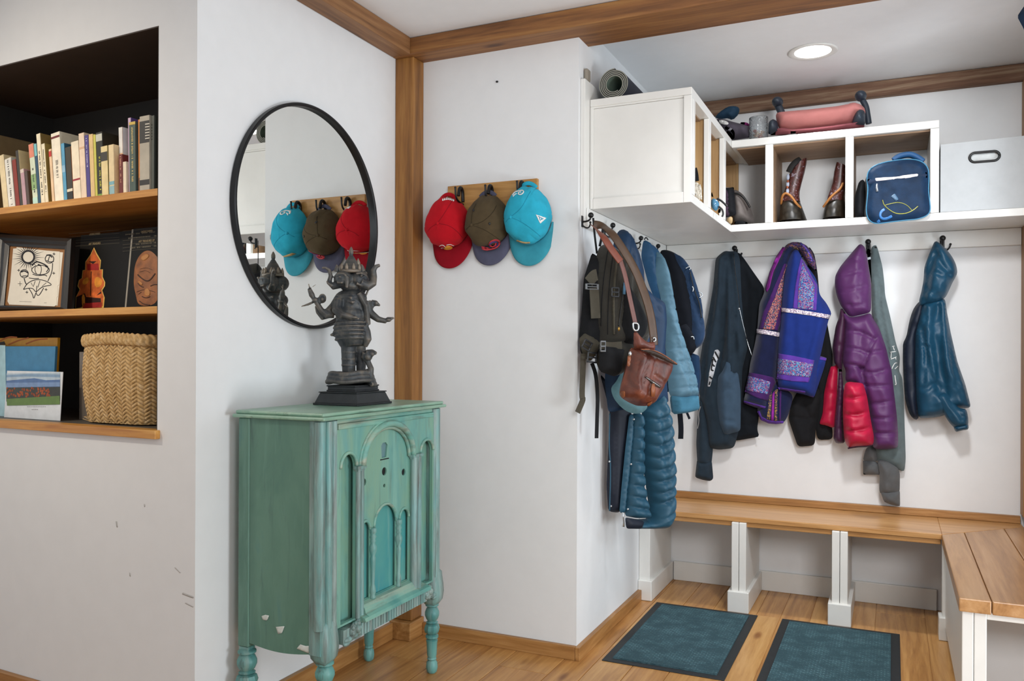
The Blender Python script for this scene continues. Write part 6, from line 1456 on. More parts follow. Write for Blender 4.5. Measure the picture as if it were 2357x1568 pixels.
decal('purple_trim', vF((676, 204), (900, 240), (1168, 300), (1145, 430), (1090, 605), (860, 590), (655, 556)), rf, pv, rf); decal('embroidered_band', vF((670, 270), (900, 310), (1155, 350), (1105, 535), (860, 510), (660, 485)), rf, emb, rf, off=.0024); decal('purple_trim', vF((668, 668), (860, 698), (1052, 726), (1045, 756), (860, 728), (685, 700)), rf, pv, rf)
decal('purple_trim', vF((268, 468), (430, 495), (600, 535), (635, 610), (560, 760), (525, 862), (380, 820), (212, 742)), lf, pvd, lf); decal('embroidered_band', vF((258, 515), (430, 560), (560, 600), (520, 770), (380, 745), (228, 715)), lf, emb, lf, off=.0024); decal('purple_trim', vF((196, 858), (350, 900), (512, 945), (506, 976), (350, 932), (192, 888)), lf, pv, lf)

# grey hoodie (behind the purple puffer)
t = hung('hoodie', 'grey hoodie with white sleeve lettering hanging behind the purple puffer', 'hoodie', (2050, 900), 4.47, .9)
gh = cloth('grey_jersey', '#5d6a6c', .85, 600, .25, .12, .3); gd = cloth('dark_grey_jersey', '#58595a', .9, 600, .25, .12, .25)
bd = puff('body', vG((650, 110), (705, 62), (728, 100), (745, 160), (790, 330), (812, 520), (822, 680), (885, 940), (950, 1250), (1005, 1420)) + vH((870, 60), (908, 130), (925, 350), (935, 700), (945, 1000), (930, 1143), (860, 1110), (640, 1025), (600, 880), (620, 400)) + vG((780, 1300), (670, 900)), PY(4.488), .038, gh, t, back=.4, edge=.03,
     creases=[(vG((720, 200), (690, 420), (760, 580), (790, 700)), .012, .022), (vG((770, 600), (740, 800), (800, 1100), (860, 1400)), .013, .025), (vG((800, 700), (860, 950), (920, 1200)), .010, -.012), (vG((820, 1000), (885, 940)), .005, .006), (vG((680, 500), (720, 900), (790, 1200)), .012, -.012), (vH((650, 1000), (800, 1050), (940, 1090)), .006, .008), (vH((820, 250), (880, 500), (920, 900)), .014, .016)], wr=(.008, 12, 3))
puff('sleeve', vH((640, 1005), (720, 1010), (860, 1090), (884, 1150), (880, 1370), (680, 1380), (662, 1330), (670, 1170)), PY(4.465), .04, gd, t, back=.6, edge=.03, creases=[(vH((800, 1120), (760, 1250), (810, 1360)), .01, .01), (vH((850, 1250), (840, 1365)), .008, .01)], wr=(.008, 12, 8))
puff('cuff', vH((674, 1340), (790, 1345), (882, 1330), (885, 1508), (800, 1490), (715, 1458)), PY(4.462), .034, gd, t, edge=.02, smooth=1)
puff('sleeve_end', vH((525, 880), (590, 855), (640, 900), (645, 1030), (490, 1022), (505, 950)), PY(4.48), .03, gd, t, edge=.03, creases=[(vH((580, 880), (570, 1010)), .008, .01)], smooth=1); puff('cuff', vH((490, 1018), (640, 1030), (668, 1070), (665, 1168), (492, 1166)), PY(4.48), .028, gd, t, edge=.02, smooth=0)
puff('hood_lining', vG((598, 116), (645, 122), (652, 300), (660, 560), (640, 420), (612, 250)), PY(4.46), .015, cloth('white_fleece', '#c4ccd2', .9), t, smooth=1)
for q in (((950, 1295), (985, 1290)), ((925, 1365), (1000, 1355)), ((935, 1450), (1005, 1420)), ((965, 1300), (980, 1345)), ((945, 1370), (940, 1440)), ((960, 1540), (985, 1490), (1015, 1495)), ((990, 1425), (1000, 1455))): line_on('white_lettering', [(a - 9, b) for a, b in vG(*q)], 1.6, bd, wt, bd, res=.005)
for q in (((838, 45), (850, 10)), ((868, 45), (905, 12)), ((870, 110), (878, 170), (884, 210)), ((868, 212), (886, 208))): line_on('white_lettering', [(a - 9, b) for a, b in vH(*q)], 1.6, bd, wt, bd, res=.005)

# purple puffer jacket with red sleeves turned out
t = hung('puffer_jacket', 'purple quilted puffer jacket with pinkish red sleeves, hung by its hood', 'jacket', (1995, 850), 4.42, .95)
def satin(name, col, rough=.42, cr=.8, cs=45): return cloth(name, col, rough, 700, .18, .08, .02, cr, cs, .3)
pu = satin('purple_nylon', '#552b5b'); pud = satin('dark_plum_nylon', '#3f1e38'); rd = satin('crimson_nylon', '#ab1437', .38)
QL = lambda q, w=.007, d=.016: [(c, w, d) for c in q]
puff('red_sleeve', vG((255, 1470), (215, 1540)) + vH((150, 10), (110, 150), (78, 300), (62, 520), (25, 632), (90, 640), (172, 672), (190, 660), (215, 330), (225, 10)), PY(4.452), .035, rd, t, back=.1, edge=.03, creases=QL([vH((60, 520), (200, 470)), vH((80, 300), (210, 300))], .008, .01), wr=(.006, 10, 8), smooth=1)
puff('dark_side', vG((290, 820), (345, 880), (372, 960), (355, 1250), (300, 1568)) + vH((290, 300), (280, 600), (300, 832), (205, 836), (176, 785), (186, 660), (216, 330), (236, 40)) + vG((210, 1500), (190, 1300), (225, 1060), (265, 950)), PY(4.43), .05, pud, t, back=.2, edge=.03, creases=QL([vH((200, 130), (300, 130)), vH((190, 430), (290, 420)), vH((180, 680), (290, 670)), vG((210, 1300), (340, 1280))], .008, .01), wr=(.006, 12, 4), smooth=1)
bq = [vG((370, 1105), (540, 1120), (700, 1212)), vG((340, 1310), (500, 1325), (612, 1372)), vG((650, 1372), (870, 1332)), vG((330, 1500), (480, 1520), (560, 1560)), vH((520, 70), (620, 90), (790, 30)), vH((510, 212), (640, 225), (810, 208)), vH((540, 420), (680, 400), (835, 368)), vH((570, 560), (700, 560), (845, 548)), vH((600, 715), (740, 720), (862, 712))]
puff('body', vG((300, 860), (345, 900), (400, 945), (520, 925), (650, 888), (668, 940), (705, 1000), (745, 1060), (775, 1140), (835, 1310), (880, 1510)) + vH((795, 60), (822, 300), (838, 430), (852, 560), (864, 720), (866, 850), (850, 885), (740, 898), (620, 896), (590, 860), (540, 400), (420, 200), (300, 180), (310, 60)) + vG((310, 1500), (330, 1250), (345, 1050)), PY(4.41), .068, pu, t, back=.2, edge=.05,
     creases=QL(bq, .0065, .017) + [(vG((775, 1140), (700, 1215), (640, 1330), (600, 1450), (560, 1568)), .007, .018), (vG((530, 1110), (530, 1300)), .012, .006), (vH((470, 40), (500, 150), (540, 400), (600, 860)), .012, .03)], wr=(.010, 12, 8), res=.010)
puff('hood', vG((520, 52), (560, 80), (585, 110), (605, 230), (635, 420), (655, 560), (655, 750), (652, 885), (540, 912), (395, 945), (330, 860), (285, 800), (242, 690), (216, 560), (218, 450), (280, 335), (400, 190)), PY(4.405), .062, pu, t, back=.3, edge=.06, creases=QL([vG((330, 300), (430, 280), (535, 258)), vG((225, 462), (380, 440), (520, 400)), vG((240, 660), (420, 620), (605, 565)), vG((330, 800), (450, 815), (570, 795))], .0055, .011) + [(vG((560, 300), (520, 500), (490, 740)), .010, .008), (vG((600, 400), (570, 650)), .010, .008), (vG((400, 800), (440, 890)), .008, .01)], wr=(.008, 12, 8), res=.010)
puff('red_sleeve', vH((300, 195), (345, 178), (400, 186), (462, 190), (495, 200), (515, 270), (535, 340), (552, 450), (572, 580), (608, 760), (602, 855), (520, 868), (420, 870), (332, 888), (292, 790), (282, 640), (276, 480), (282, 300)), PY(4.345), .07, rd, t, back=.6, edge=.05, creases=QL([vH((285, 348), (400, 348), (520, 325)), vH((280, 520), (420, 530), (550, 490)), vH((285, 688), (440, 695), (575, 660))], .009, .022) + [(vH((480, 210), (510, 340), (535, 500), (560, 700), (570, 840)), .006, .01), (vH((420, 200), (440, 300)), .01, .008)], wr=(.010, 14, 12), res=.009)
line_on('plum_hem', vH((330, 884), (420, 868), (520, 866), (600, 852)), 3, [o for o in t.children if o.name.startswith('red_sleeve')], pud, t)

# teal windbreaker
t = hung('windbreaker', 'shiny dark teal windbreaker hanging by its hood on the right-hand hook', 'jacket', (2150, 800), 4.44, 1.05)
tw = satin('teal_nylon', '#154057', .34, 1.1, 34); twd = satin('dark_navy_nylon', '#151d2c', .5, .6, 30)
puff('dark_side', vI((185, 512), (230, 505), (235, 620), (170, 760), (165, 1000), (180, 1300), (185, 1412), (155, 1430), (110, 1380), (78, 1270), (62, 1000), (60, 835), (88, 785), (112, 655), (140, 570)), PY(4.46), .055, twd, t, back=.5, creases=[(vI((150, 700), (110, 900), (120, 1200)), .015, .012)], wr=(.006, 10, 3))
puff('body', vI((210, 520), (330, 498), (385, 488), (400, 600), (425, 740), (450, 850), (480, 980), (540, 1150), (585, 1327), (545, 1336), (470, 1330), (380, 1392), (290, 1408), (180, 1412), (165, 1250), (155, 1000), (158, 760), (180, 640)), PY(4.435), .07, tw, t, back=.5, edge=.045,
     creases=[(vI((320, 560), (290, 700), (320, 880), (330, 1200)), .018, .035), (vI((335, 500), (350, 800), (370, 1100), (390, 1240)), .013, .022), (vI((175, 640), (200, 730), (235, 860), (230, 1000), (215, 1150)), .010, .018), (vI((215, 560), (240, 640), (210, 740)), .010, .014), (vI((240, 880), (260, 1050), (310, 1160)), .010, .016), (vI((180, 870), (240, 850), (290, 900)), .008, .012), (vI((190, 1170), (240, 1190), (280, 1150)), .010, .016), (vI((400, 620), (420, 900), (470, 1150), (540, 1300)), .010, .012), (vI((180, 1360), (290, 1380), (380, 1350)), .006, .008), (vI((440, 880), (470, 1020), (510, 1160)), .010, -.010), (vI((360, 770), (400, 950), (410, 1150)), .014, -.010)], wr=(.010, 14, 6), res=.010)
puff('sleeve', vI((300, 1245), (345, 1215), (395, 1212), (440, 1270), (490, 1335), (550, 1338), (565, 1420), (562, 1478), (460, 1490), (420, 1450), (385, 1395), (340, 1320)), PY(4.39), .05, tw, t, back=.8, edge=.035, creases=[(vI((400, 1240), (440, 1330), (520, 1400)), .010, .015), (vI((350, 1260), (420, 1380), (470, 1470)), .010, .012), (vI((500, 1400), (510, 1470)), .006, .01), (vI((540, 1380), (540, 1470)), .006, .008)], wr=(.008, 16, 12), res=.009)
puff('cuff', vI((445, 1468), (510, 1452), (564, 1450), (567, 1498), (515, 1505), (465, 1520)), PY(4.392), .035, tw, t, back=.8, edge=.015, smooth=1, res=.008)
puff('hood', vI((308, 42), (345, 66), (400, 118), (440, 170), (468, 225), (482, 290), (462, 335), (440, 372), (415, 430), (390, 480), (365, 500), (320, 520), (250, 540), (195, 552), (182, 515), (205, 430), (220, 345), (225, 250), (250, 180), (275, 118)), PY(4.42), .085, tw, t, back=.4, edge=.05,
     creases=[(vI((312, 100), (275, 220), (245, 330), (225, 420), (215, 520)), .016, .045), (vI((320, 160), (350, 240), (420, 320)), .012, .022), (vI((300, 300), (360, 330), (420, 310)), .010, .014), (vI((240, 400), (300, 480), (370, 490)), .010, .018), (vI((330, 120), (420, 200), (465, 280)), .010, -.008), (vI((300, 430), (340, 470)), .008, .012), (vI((370, 400), (350, 490)), .008, .012)], wr=(.010, 12, 10), res=.010)

# ------------------------------------------------------------------ garments and bags on the return wall
def W(x0, y0, deg): return Plane(x0, y0, math.radians(deg))
def hungw(name, label, cat, pl, px, z): q = pl.hit(*px); return thing(name, label, cat, (q[0], q[1], z))
# long blue puffer coat
P1 = W(-1.085, 3.50, 50)
t = hungw('puffer_coat', 'long blue quilted puffer coat hanging open under the black backpack', 'coat', P1, (1460, 1000), .44)
bc1 = satin('steel_blue_nylon', '#274e62', .42, .7, 50); bc2 = satin('dark_navy_lining', '#131a28', .55, .4); bc3 = satin('navy_blue_nylon', '#18324e', .5, .7)
puff('upper_body', [(1412, 560), (1417, 543), (1424, 531), (1435, 527), (1445, 533), (1456, 553), (1470, 586), (1478, 620), (1483, 656), (1500, 680), (1526, 692), (1530, 740), (1526, 800), (1530, 880), (1535, 930), (1400, 950), (1392, 880), (1400, 700), (1408, 600)], P1, .06, bc3, t, back=.3, edge=.05, creases=[([(1440, 535), (1438, 600), (1450, 700)], .010, .016), ([(1456, 560), (1470, 640), (1500, 720)], .012, .012), ([(1485, 690), (1528, 700)], .006, .008), ([(1480, 640), (1495, 800)], .014, .012)], wr=(.008, 10, 5))
puff('lining', vC((235, 330), (320, 430), (420, 540), (480, 640), (465, 800), (440, 1000), (410, 1250), (395, 1405), (300, 1395), (288, 1200), (300, 900), (312, 620)), P1.off(-.02), .035, bc2, t, back=.3, edge=.03, creases=[(vC((330, 600), (330, 1000), (315, 1390)), .010, .010)], wr=(.008, 10, 3))
rope('lining_edge', vC((312, 640), (306, 900), (320, 1050), (310, 1390)), P1.off(.012), .003, bc1, t)
pz = puff('zip_placket', vC((462, 650), (495, 642), (485, 850), (455, 1150), (428, 1410), (385, 1402), (402, 1200), (432, 900)), P1.off(.03), .02, bc1, t, edge=.015, smooth=1)
fq = [vC((480, 735), (550, 745)), vC((478, 825), (552, 835)), vC((476, 915), (555, 925)), vC((470, 1005), (556, 1015)), vC((460, 1095), (556, 1108)), vC((452, 1180), (562, 1200)), vC((446, 1265), (565, 1290)), vC((440, 1345), (600, 1375))]
puff('front_panel', vC((488, 640), (545, 632), (556, 700), (560, 900), (562, 1120), (570, 1260), (605, 1380), (600, 1445), (520, 1445), (430, 1428), (440, 1250), (462, 1000), (478, 800)), P1.off(.035), .055, bc1, t, back=.5, edge=.025, creases=QL(fq, .008, .022), wr=(.006, 20, 12), res=.008, smooth=1)
sq = []
for a, b, c in ((560, 590, 520), (670, 690, 600), (770, 790, 690), (870, 890, 790), (960, 985, 880), (1050, 1075, 985), (1140, 1165, 1080), (1225, 1250, 1180), (1310, 1330, 1250)): sq.append(vC((560, a), (640, b), (785, c - 10)))
puff('sleeve', vC((560, 610), (600, 590), (660, 520), (705, 478), (742, 600), (768, 750), (780, 1000), (788, 1200), (782, 1400), (765, 1450), (715, 1525), (580, 1528), (440, 1526), (428, 1438), (520, 1452), (600, 1448), (610, 1340), (590, 1200), (560, 1000), (552, 800)), P1.off(.025), .095, bc1, t, back=.4, edge=.055, creases=QL(sq, .010, .026) + [(vC((640, 600), (645, 800), (660, 1100), (690, 1300)), .012, .014), (vC((560, 1000), (575, 1200), (620, 1360)), .016, .03), (vC((430, 1440), (560, 1470), (640, 1440), (760, 1360)), .008, .016), (vC((570, 1500), (700, 1440)), .008, .010)], wr=(.012, 18, 14), res=.009, smooth=1)
puff('dark_hem', vC((432, 1440), (520, 1455), (580, 1470), (560, 1526), (440, 1526)), P1.off(.09), .015, bc2, t, edge=.02, smooth=1)
for x, y in ((497, 685), (476, 1030), (452, 1375), (310, 1010), (322, 1352)):
    q = P1.off(.085 if x > 400 else .012).hit(*vC((x, y))[0]); MB().ball(q, (.005, .005, .005), 10).build('snap', silver, t, smooth=True)
MB().tube([P1.off(.06).hit(*vC(p)[0]) for p in ((412, 1400), (414, 1440), (418, 1480), (416, 1510))], [.005, .0035, .004, .006], 8).build('zip_pull', silver, pz, smooth=True)
# teal grey hood lying under the bag
t2 = puff('hood_lining', vC((318, 440), (360, 400), (395, 330), (440, 300), (520, 420), (612, 590), (562, 638), (500, 645), (440, 625), (385, 580), (335, 515)), P1.off(.11), .035, cloth('teal_grey_jersey', '#5c8088', .85), t, back=.8, edge=.03, creases=[(vC((330, 460), (450, 540), (560, 600)), .008, .01)], wr=(.006, 10, 8))

# pale quilted jacket
P2 = W(-1.06, 3.83, 50)
t = hungw('quilted_jacket', 'pale blue diamond-quilted jacket with a ribbed cuff, behind the leather bag', 'jacket', P2, (1560, 800), .95)
lb = satin('pale_blue_nylon', '#56798b', .55, .5); lbd = satin('blue_nylon_shade', '#23496a', .5, .6)  # lbd: darker blue for the body, shade painted into the upper jacket
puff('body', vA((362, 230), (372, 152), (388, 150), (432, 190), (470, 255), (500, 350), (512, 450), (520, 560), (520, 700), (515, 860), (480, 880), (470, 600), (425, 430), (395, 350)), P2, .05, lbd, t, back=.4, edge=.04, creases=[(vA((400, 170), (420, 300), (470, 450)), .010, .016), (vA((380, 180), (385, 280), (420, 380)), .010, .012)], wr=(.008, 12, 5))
rope('hanger_loop', vA((378, 148), (386, 135), (396, 150)), P2.off(.01), .003, M['black'], t)
dq = []
for k in range(9): y = 400 + k * 62; dq.append(vA((470, y + 26), (550, y + 12), (640, y + 10)))
for k in range(8): dq.append(vA((440 + k * 40 - 60, 330 + k * 20), (520 + k * 34 - 60, 560 + k * 50), (600 + k * 20 - 60, 800 + k * 60)))
puff('sleeve', vA((430, 195), (455, 225), (480, 290), (495, 360), (512, 450), (535, 570), (575, 680), (600, 760), (618, 830), (626, 892), (600, 902), (512, 910), (496, 880), (486, 760), (474, 560), (455, 420), (425, 300)), P2.off(.035), .07, lb, t, back=.5, edge=.05, creases=QL(dq, .0045, .012), wr=(.008, 12, 8), res=.009)
puff('cuff', vA((506, 888), (560, 884), (622, 876), (628, 960), (580, 972), (516, 979)), P2.off(.045), .045, cloth('blue_rib', '#3f6f86', .85, 200, .8), t, back=.8, edge=.02, smooth=1)
# navy backpack in the corner
P3 = W(-1.03, 4.10, 42)
t = hungw('backpack', 'navy blue backpack hanging deepest in the corner, above the bench', 'backpack', P3, (1575, 700), 1.2)
nb_ = cloth('navy_cordura', '#203652', .75, 400, .4, .15, .2, 1., 30); nbd = cloth('black_navy_cordura', '#12151c', .85, 400, .4)
puff('back_panel', vA((450, 200), (480, 195), (520, 208), (560, 250), (585, 300), (600, 420), (600, 560), (590, 660), (560, 660), (535, 560), (515, 430), (488, 320), (465, 260)), P3, .06, nbd, t, back=.3, edge=.04)
puff('front_pocket', vA((500, 205), (545, 225), (590, 285), (612, 350), (635, 425), (650, 520), (656, 600), (642, 655), (605, 680), (580, 650), (590, 560), (575, 440), (545, 320), (510, 250)), P3.off(.03), .07, nb_, t, back=.6, edge=.04, creases=[(vA((540, 260), (590, 400), (620, 560)), .010, .018), (vA((585, 400), (605, 480), (640, 520)), .010, .012), (vA((600, 300), (625, 420)), .008, .012)], wr=(.01, 12, 8))
puff('side_strap_pad', vA((545, 560), (580, 545), (610, 600), (640, 640), (610, 690), (575, 690)), P3.off(.05), .03, nbd, t, edge=.03, smooth=1)
strap('webbing', vA((595, 640), (598, 760), (588, 900)), P3, .02, nbd, t); strap('webbing', vA((545, 960), (552, 1040), (550, 1095)), P3, .028, nbd, t); strap('webbing', vA((575, 960), (592, 1000)), P3, .012, nbd, t)
puff('lower_flap', vA((585, 680), (640, 700), (648, 800), (636, 900), (600, 960), (590, 820)), P3.off(-.01), .04, cloth('dark_navy_cotton', '#1c3450', .85), t, smooth=1)
for a in (((575, 285), (590, 275), (600, 283), (592, 292)), ((605, 370), (612, 380), (608, 395)), ((638, 398), (652, 402), (655, 416), (640, 424)), ((600, 610), (612, 608), (614, 622))): rope('metal_clip', vA(*a), P3.off(.10), .0028, silver, t)
rope('dark_cord', vA((595, 300), (612, 380), (640, 450), (650, 520)), P3.off(.10), .003, M['black'], t)

# olive black backpack
P4 = W(-1.10, 3.235, 50)
t = hungw('backpack', 'large olive black hiking backpack with dangling straps at the wall edge', 'backpack', P4, (1400, 700), .9)
ob = cloth('olive_black_cordura', '#36342f', .8, 350, .45, .12, .2); obd = cloth('charcoal_cordura', '#1d1e20', .85, 350, .4, .1); ol = cloth('olive_webbing', '#4c483e', .8, 200, .8)
puff('back_panel', vA((130, 205), (110, 270), (90, 330), (80, 480), (68, 610), (75, 690), (110, 725), (160, 690), (175, 450), (170, 250)), P4.off(.0), .05, obd, t, back=.3, edge=.03)
mb_ = puff('main_body', vA((152, 215), (165, 180), (195, 168), (235, 195), (270, 240), (305, 290), (345, 360), (385, 450), (396, 560), (375, 620), (330, 690), (290, 740), (262, 785), (238, 800), (165, 775), (145, 720), (150, 600), (135, 480), (140, 340)), P4.off(.03), .12, ob, t, back=.3, edge=.07, creases=[(vA((190, 190), (170, 300), (160, 450), (150, 600)), .010, .018), (vA((215, 195), (195, 330), (185, 520)), .008, .012), (vA((240, 215), (218, 340), (210, 560)), .008, .012), (vA((270, 260), (258, 420), (262, 600)), .010, .016), (vA((160, 640), (280, 640), (350, 600)), .010, .018), (vA((300, 420), (380, 400)), .010, .010)], wr=(.006, 10, 6), res=.010)
puff('front_pocket', vA((272, 300), (292, 318), (300, 360), (345, 440), (388, 540), (372, 605), (330, 650), (275, 640), (258, 560), (262, 420)), P4.off(.128), .045, obd, t, back=.8, edge=.03, creases=[(vA((300, 380), (330, 520), (320, 640)), .008, .01)], smooth=1)
puff('shoulder_pad', vA((96, 590), (125, 600), (175, 640), (150, 690), (120, 730), (84, 690), (65, 622)), P4.off(.03), .035, ol, t, back=.8, edge=.03, smooth=1)
puff('lower_bag', vA((160, 640), (280, 660), (262, 785), (238, 800), (165, 775)), P4.off(.125), .04, obd, t, edge=.03, smooth=1)
strap('webbing', vA((112, 350), (138, 318), (152, 315)), P4.off(.075), .045, ol, t); strap('webbing', vA((138, 378), (142, 450), (146, 522)), P4.off(.085), .042, ol, t)
strap('webbing', vA((88, 690), (84, 800), (80, 900), (88, 905), (60, 970)), P4.off(.045), .024, ol, t, heights=[0, 0, 0, 0, 0]); strap('webbing', vA((128, 735), (148, 790), (156, 900), (152, 1010), (150, 1092)), P4.off(.05), .016, obd, t)
strap('webbing', vA((165, 648), (215, 655), (270, 650)), P4.off(.145), .03, ol, t)
strap('hanger_loop', vA((134, 45), (140, 120), (152, 215)), P4.off(.02), .008, M['black'] if False else obd, t); strap('hanger_loop', vA((182, 80), (176, 130), (165, 180)), P4.off(.02), .010, obd, t)
def buckle(px, h, w, hh, m, ang=0):
    q = P4.off(h).hit(*px); Mx = Matrix.Translation(Vector(q)) @ Matrix.Rotation(P4.ang, 4, 'Z') @ Matrix.Rotation(ang, 4, 'Y'); mb = MB()
    for a, b, c, d in ((-w, w, hh * .7, hh), (-w, w, -hh, -hh * .7), (-w, -w * .75, -hh, hh), (w * .75, w, -hh, hh), (-w, w, -hh * .15, hh * .15)): mb.obox(Mx, a, b, -.006, .002, c, d)
    return mb.build('buckle', m, t, bevel=.0015)
for q in (((205, 200), (186, 320), (176, 440), (172, 560)), ((232, 205), (214, 330), (206, 470), (204, 600))): line_on('seam', vA(*q), 1.5, mb_, obd, mb_)
line_on('webbing', vA((250, 235), (236, 360), (232, 480), (236, 600)), 5, mb_, ol, mb_, off=.0015, thick=.002)
bpl = plain('buckle_plastic', '#202124', .35); bgr = plain('grey_buckle', '#6f7376', .35)
buckle(vA((104, 650))[0], .08, .020, .020, bpl, .5); buckle(vA((128, 708))[0], .085, .022, .022, bpl, .1); buckle(vA((180, 655))[0], .155, .012, .022, bgr); buckle(vA((238, 398))[0], .16, .018, .020, bpl); buckle(vA((128, 372))[0], .085, .03, .012, bgr)
line_on('zip', vA((285, 345), (272, 440), (255, 560)), 2.2, mb_, M['black'], mb_); MB().tube([P4.off(.165).hit(*vA(p)[0]) for p in ((284, 352), (283, 380), (281, 408))], [.004, .006, .006], 8).build('zip_pull', plain('blue_grey_cord', '#4a7390', .6), mb_, smooth=True)
MB().ball(P4.off(.175).hit(*vA((257, 573))[0]), (.005, .005, .009), 8).build('zip_pull', plain('brass', '#b58f4a', .35, .8), mb_, smooth=True)

# brown leather satchel
P5 = W(-.90, 3.105, 46)
t = hungw('leather_bag', 'brown leather cross-body bag hanging in front of the black backpack', 'bag', P5, (1490, 850), 1.1)
le = NT('cognac_leather'); v = le.coords(); n = le.noise(v, 14, 5, .6, .5); le.base(le.ramp(n, [(.3, '#3e1b13'), (.5, '#5f2c1e'), (.72, '#80432b')])); le.bump(le.noise(v, 90, 4), .35, .002); le.set(Roughness=.46); le.b.inputs['Specular IOR Level'].default_value = .6
le2 = plain('worn_tan_leather', '#8a4e2c', .45, 0, .2); ld = plain('dark_brown_leather', '#4a3524', .45, 0, .15); led = plain('dark_leather_underside', '#2a1c14', .6, 0, .15)
lbody = puff('body', vC((470, 135), (520, 138), (565, 150), (640, 172), (705, 192), (775, 250), (765, 320), (730, 395), (692, 470), (660, 520), (640, 560), (600, 584), (520, 582), (455, 555), (402, 522), (392, 482), (400, 430), (428, 330), (455, 230)), P5, .075, le.m, t, back=.7, edge=.045, creases=[(vC((555, 160), (530, 250), (500, 350), (480, 470)), .006, .014), (vC((600, 180), (585, 280), (570, 350), (540, 420), (530, 570)), .006, .012), (vC((455, 240), (435, 340), (425, 500)), .006, .012), (vC((460, 380), (470, 450), (510, 480), (480, 530)), .010, -.010), (vC((590, 350), (700, 420)), .008, .010)], wr=(.007, 10, 8), res=.009, smooth=1)
puff('yoke', vC((496, 8), (512, 4), (545, 45), (590, 88), (625, 95), (658, 78), (660, 170), (600, 160), (540, 150), (496, 150)), P5.off(.03), .025, le.m, t, back=1, edge=.02, smooth=1)
def solid(name, pts, pl, h, th, mat, par, sm=1): mb = MB(); flat(mb, vC(*pts), pl, h, h + th, sm); return mb.build(name, mat, par, bevel=.001)
fl = puff('flap', vC((540, 150), (590, 140), (650, 155), (720, 185), (790, 230), (842, 270), (800, 265), (745, 238), (690, 215), (600, 175)), P5.off(.085), .012, led, t, back=1.5, edge=.012, smooth=1, res=.007); line_on('flap_edge', vC((545, 148), (640, 150), (720, 185), (830, 262)), 2.5, fl, le2, fl)
decal('zip_tape', vC((582, 362), (594, 356), (660, 400), (705, 432), (696, 448), (640, 420)), lbody, led, lbody, off=.001, res=.005); line_on('zip', vC((590, 364), (640, 398), (698, 438)), 1.2, lbody, silver, lbody, off=.003, res=.005)
MB().tube([P5.off(.085).hit(*vC(p)[0]) for p in ((645, 412), (646, 460), (644, 512))], [.006, .011, .009], 8, flat=(tuple(P5.n), .35)).build('zip_pull', le2, lbody, smooth=True)
decal('worn_corner', vC((392, 470), (430, 468), (432, 510), (410, 522), (392, 500)), lbody, le2, lbody); decal('worn_corner', vC((600, 560), (640, 545), (625, 575), (600, 584)), lbody, le2, lbody)
puff('side_tab', vC((450, 190), (475, 195), (466, 285), (446, 280)), P5.off(.06), .012, le2, t, edge=.008, smooth=1, res=.007); MB().ball(P5.off(.075).hit(*vC((468, 182))[0]), (.007, .007, .01), 8).build('zip_slider', silver, t, smooth=True)
HKp = np.array(PX(-1.085).hit(1368, 515))
def s3(name, pts, w, mat, th=.0035):
    """strap through 3-D points"""
    q = chaikin(pts, 2, False); mb = MB(); mb.tube([tuple(p) for p in q], w / 2, 8, flat=(tuple(P5.n), .16)); return mb.build(name, mat, t, smooth=True)
def p5(x, y, h): return P5.off(h).hit(*vA((x, y))[0])
s3('strap', [HKp + np.array([.0, -.01, -.006]), HKp + np.array([.03, 0, -.01]), p5(220, 110, -.06), p5(275, 190, -.03), p5(335, 290, .0), p5(378, 400, .02), p5(408, 500, .03), p5(422, 600, .032), p5(424, 650, .03)], .036, ld)
s3('strap_underside', [HKp + np.array([.0, -.016, -.012]), p5(175, 120, -.02), p5(215, 185, .0), p5(265, 252, .01)], .030, plain('red_brown_leather', '#763c2b', .5, 0, .15))
s3('strap', [p5(262, 240, .0), p5(288, 320, .02), p5(308, 420, .03), p5(335, 545, .035)], .020, plain('mauve_brown_leather', '#6a4640', .45, 0, .15))
rope('ring', vA((324, 545), (350, 545), (351, 580), (326, 580), (324, 545)), P5.off(.05), .0035, silver, t); rope('hanger_ring', vA((418, 618), (430, 612), (432, 630), (420, 632)), P5.off(.04), .003, silver, t)
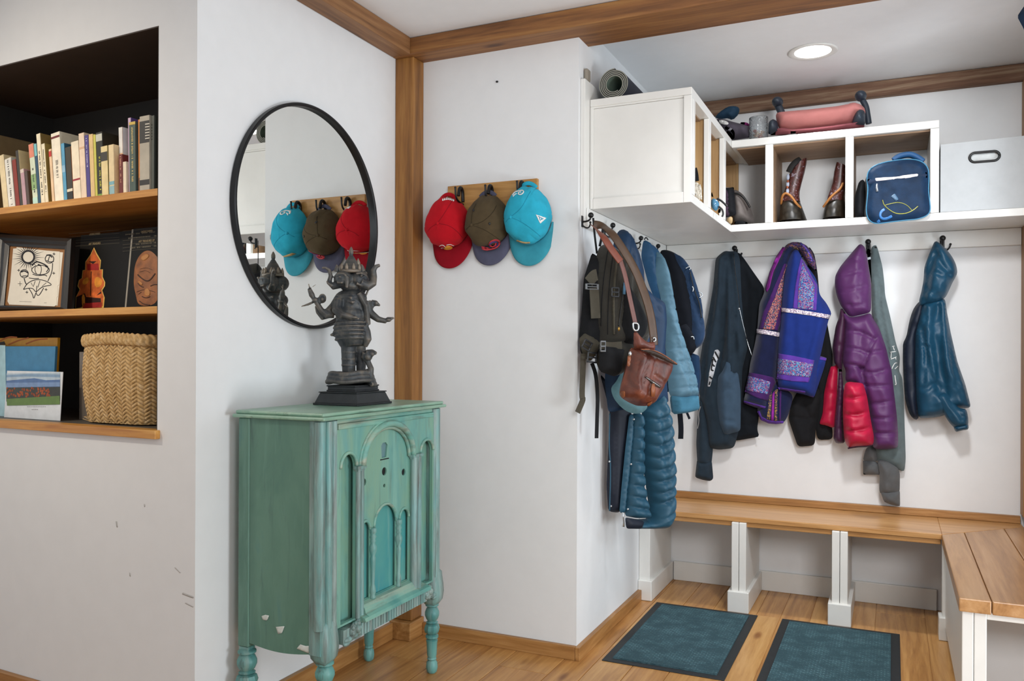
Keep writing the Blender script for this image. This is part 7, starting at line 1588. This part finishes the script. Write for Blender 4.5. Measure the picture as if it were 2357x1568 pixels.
# ------------------------------------------------------------------ camera and light
cd = bpy.data.cameras.new('camera'); co = bpy.data.objects.new('camera', cd); COL.objects.link(co)
cd.sensor_fit = 'HORIZONTAL'; cd.sensor_width = 36; cd.lens = 36 * FPX / 2357
cd.shift_x = 0; cd.shift_y = (HORIZON - 784) / 2357
cd.clip_start = .05
rt, dn, fw = [Vector(r) for r in ROT]
co.matrix_world = Matrix(((rt.x, -dn.x, -fw.x, 0), (rt.y, -dn.y, -fw.y, 0), (rt.z, -dn.z, -fw.z, EYE), (0, 0, 0, 1)))
SC.camera = co

def area(name, loc, target, size, power, col=(1, 1, 1), size_y=None, shape='RECTANGLE', spread=PI):
    ld = bpy.data.lights.new(name, 'AREA'); ld.energy = power; ld.color = col; ld.shape = shape; ld.size = size; ld.size_y = size_y or size; ld.spread = spread
    o = bpy.data.objects.new(name, ld); COL.objects.link(o); o.location = loc
    o.rotation_euler = (Vector(target) - Vector(loc)).to_track_quat('-Z', 'Y').to_euler(); return o
area('window_daylight', (W5X + .30, 3.38, 1.4), (-.8, 3.7, 1.9), .75, 16, (.70, .85, 1), 1.0)
area('niche_spot', (-3.1, .55, CZ - .03), (-2.6, 2.2, 1.4), .2, 5.5, (1, .90, .76), shape='DISK', spread=1.3)
area('alcove_spot', (.05, 2.55, 2.4), (-.15, 4.5, .95), .22, 8.2, (.97, .98, 1), shape='DISK', spread=1.7)
area('alcove_lamp', (-.332, 3.945, CZ - .03), (-.332, 3.945, 0), .15, 4.6, (.95, .98, 1), shape='DISK', spread=1.5)
area('ceiling_fill', (-.7, .9, 1.95), (-.9, 1.3, CZ), .6, 8, (.74, .87, 1))  # added fill with no fixture, brightens the main ceiling
area('alcove_fill', (.9, .2, 2.0), (-.1, 4.5, .9), .9, 21, (.97, .98, 1), spread=1.9)  # added soft fill from out of view, lifts the alcove's back wall
area('low_fill', (2.2, 1.6, .45), (-1.8, 2.6, .3), .8, 60, (.84, .93, 1))  # added unseen fill set low, brightens the foot of the walls
w = bpy.data.worlds.new('world'); SC.world = w; w.use_nodes = True
bg = w.node_tree.nodes['Background']; bg.inputs['Color'].default_value = (.90, .95, 1, 1); bg.inputs['Strength'].default_value = .90

SC.view_settings.view_transform = 'Standard'; SC.view_settings.look = 'None'
SC.view_settings.gamma = 1; SC.view_settings.use_curve_mapping = False; SC.view_settings.exposure = -0.14
SC.cycles.use_denoising = True
SC.cycles.max_bounces = 8
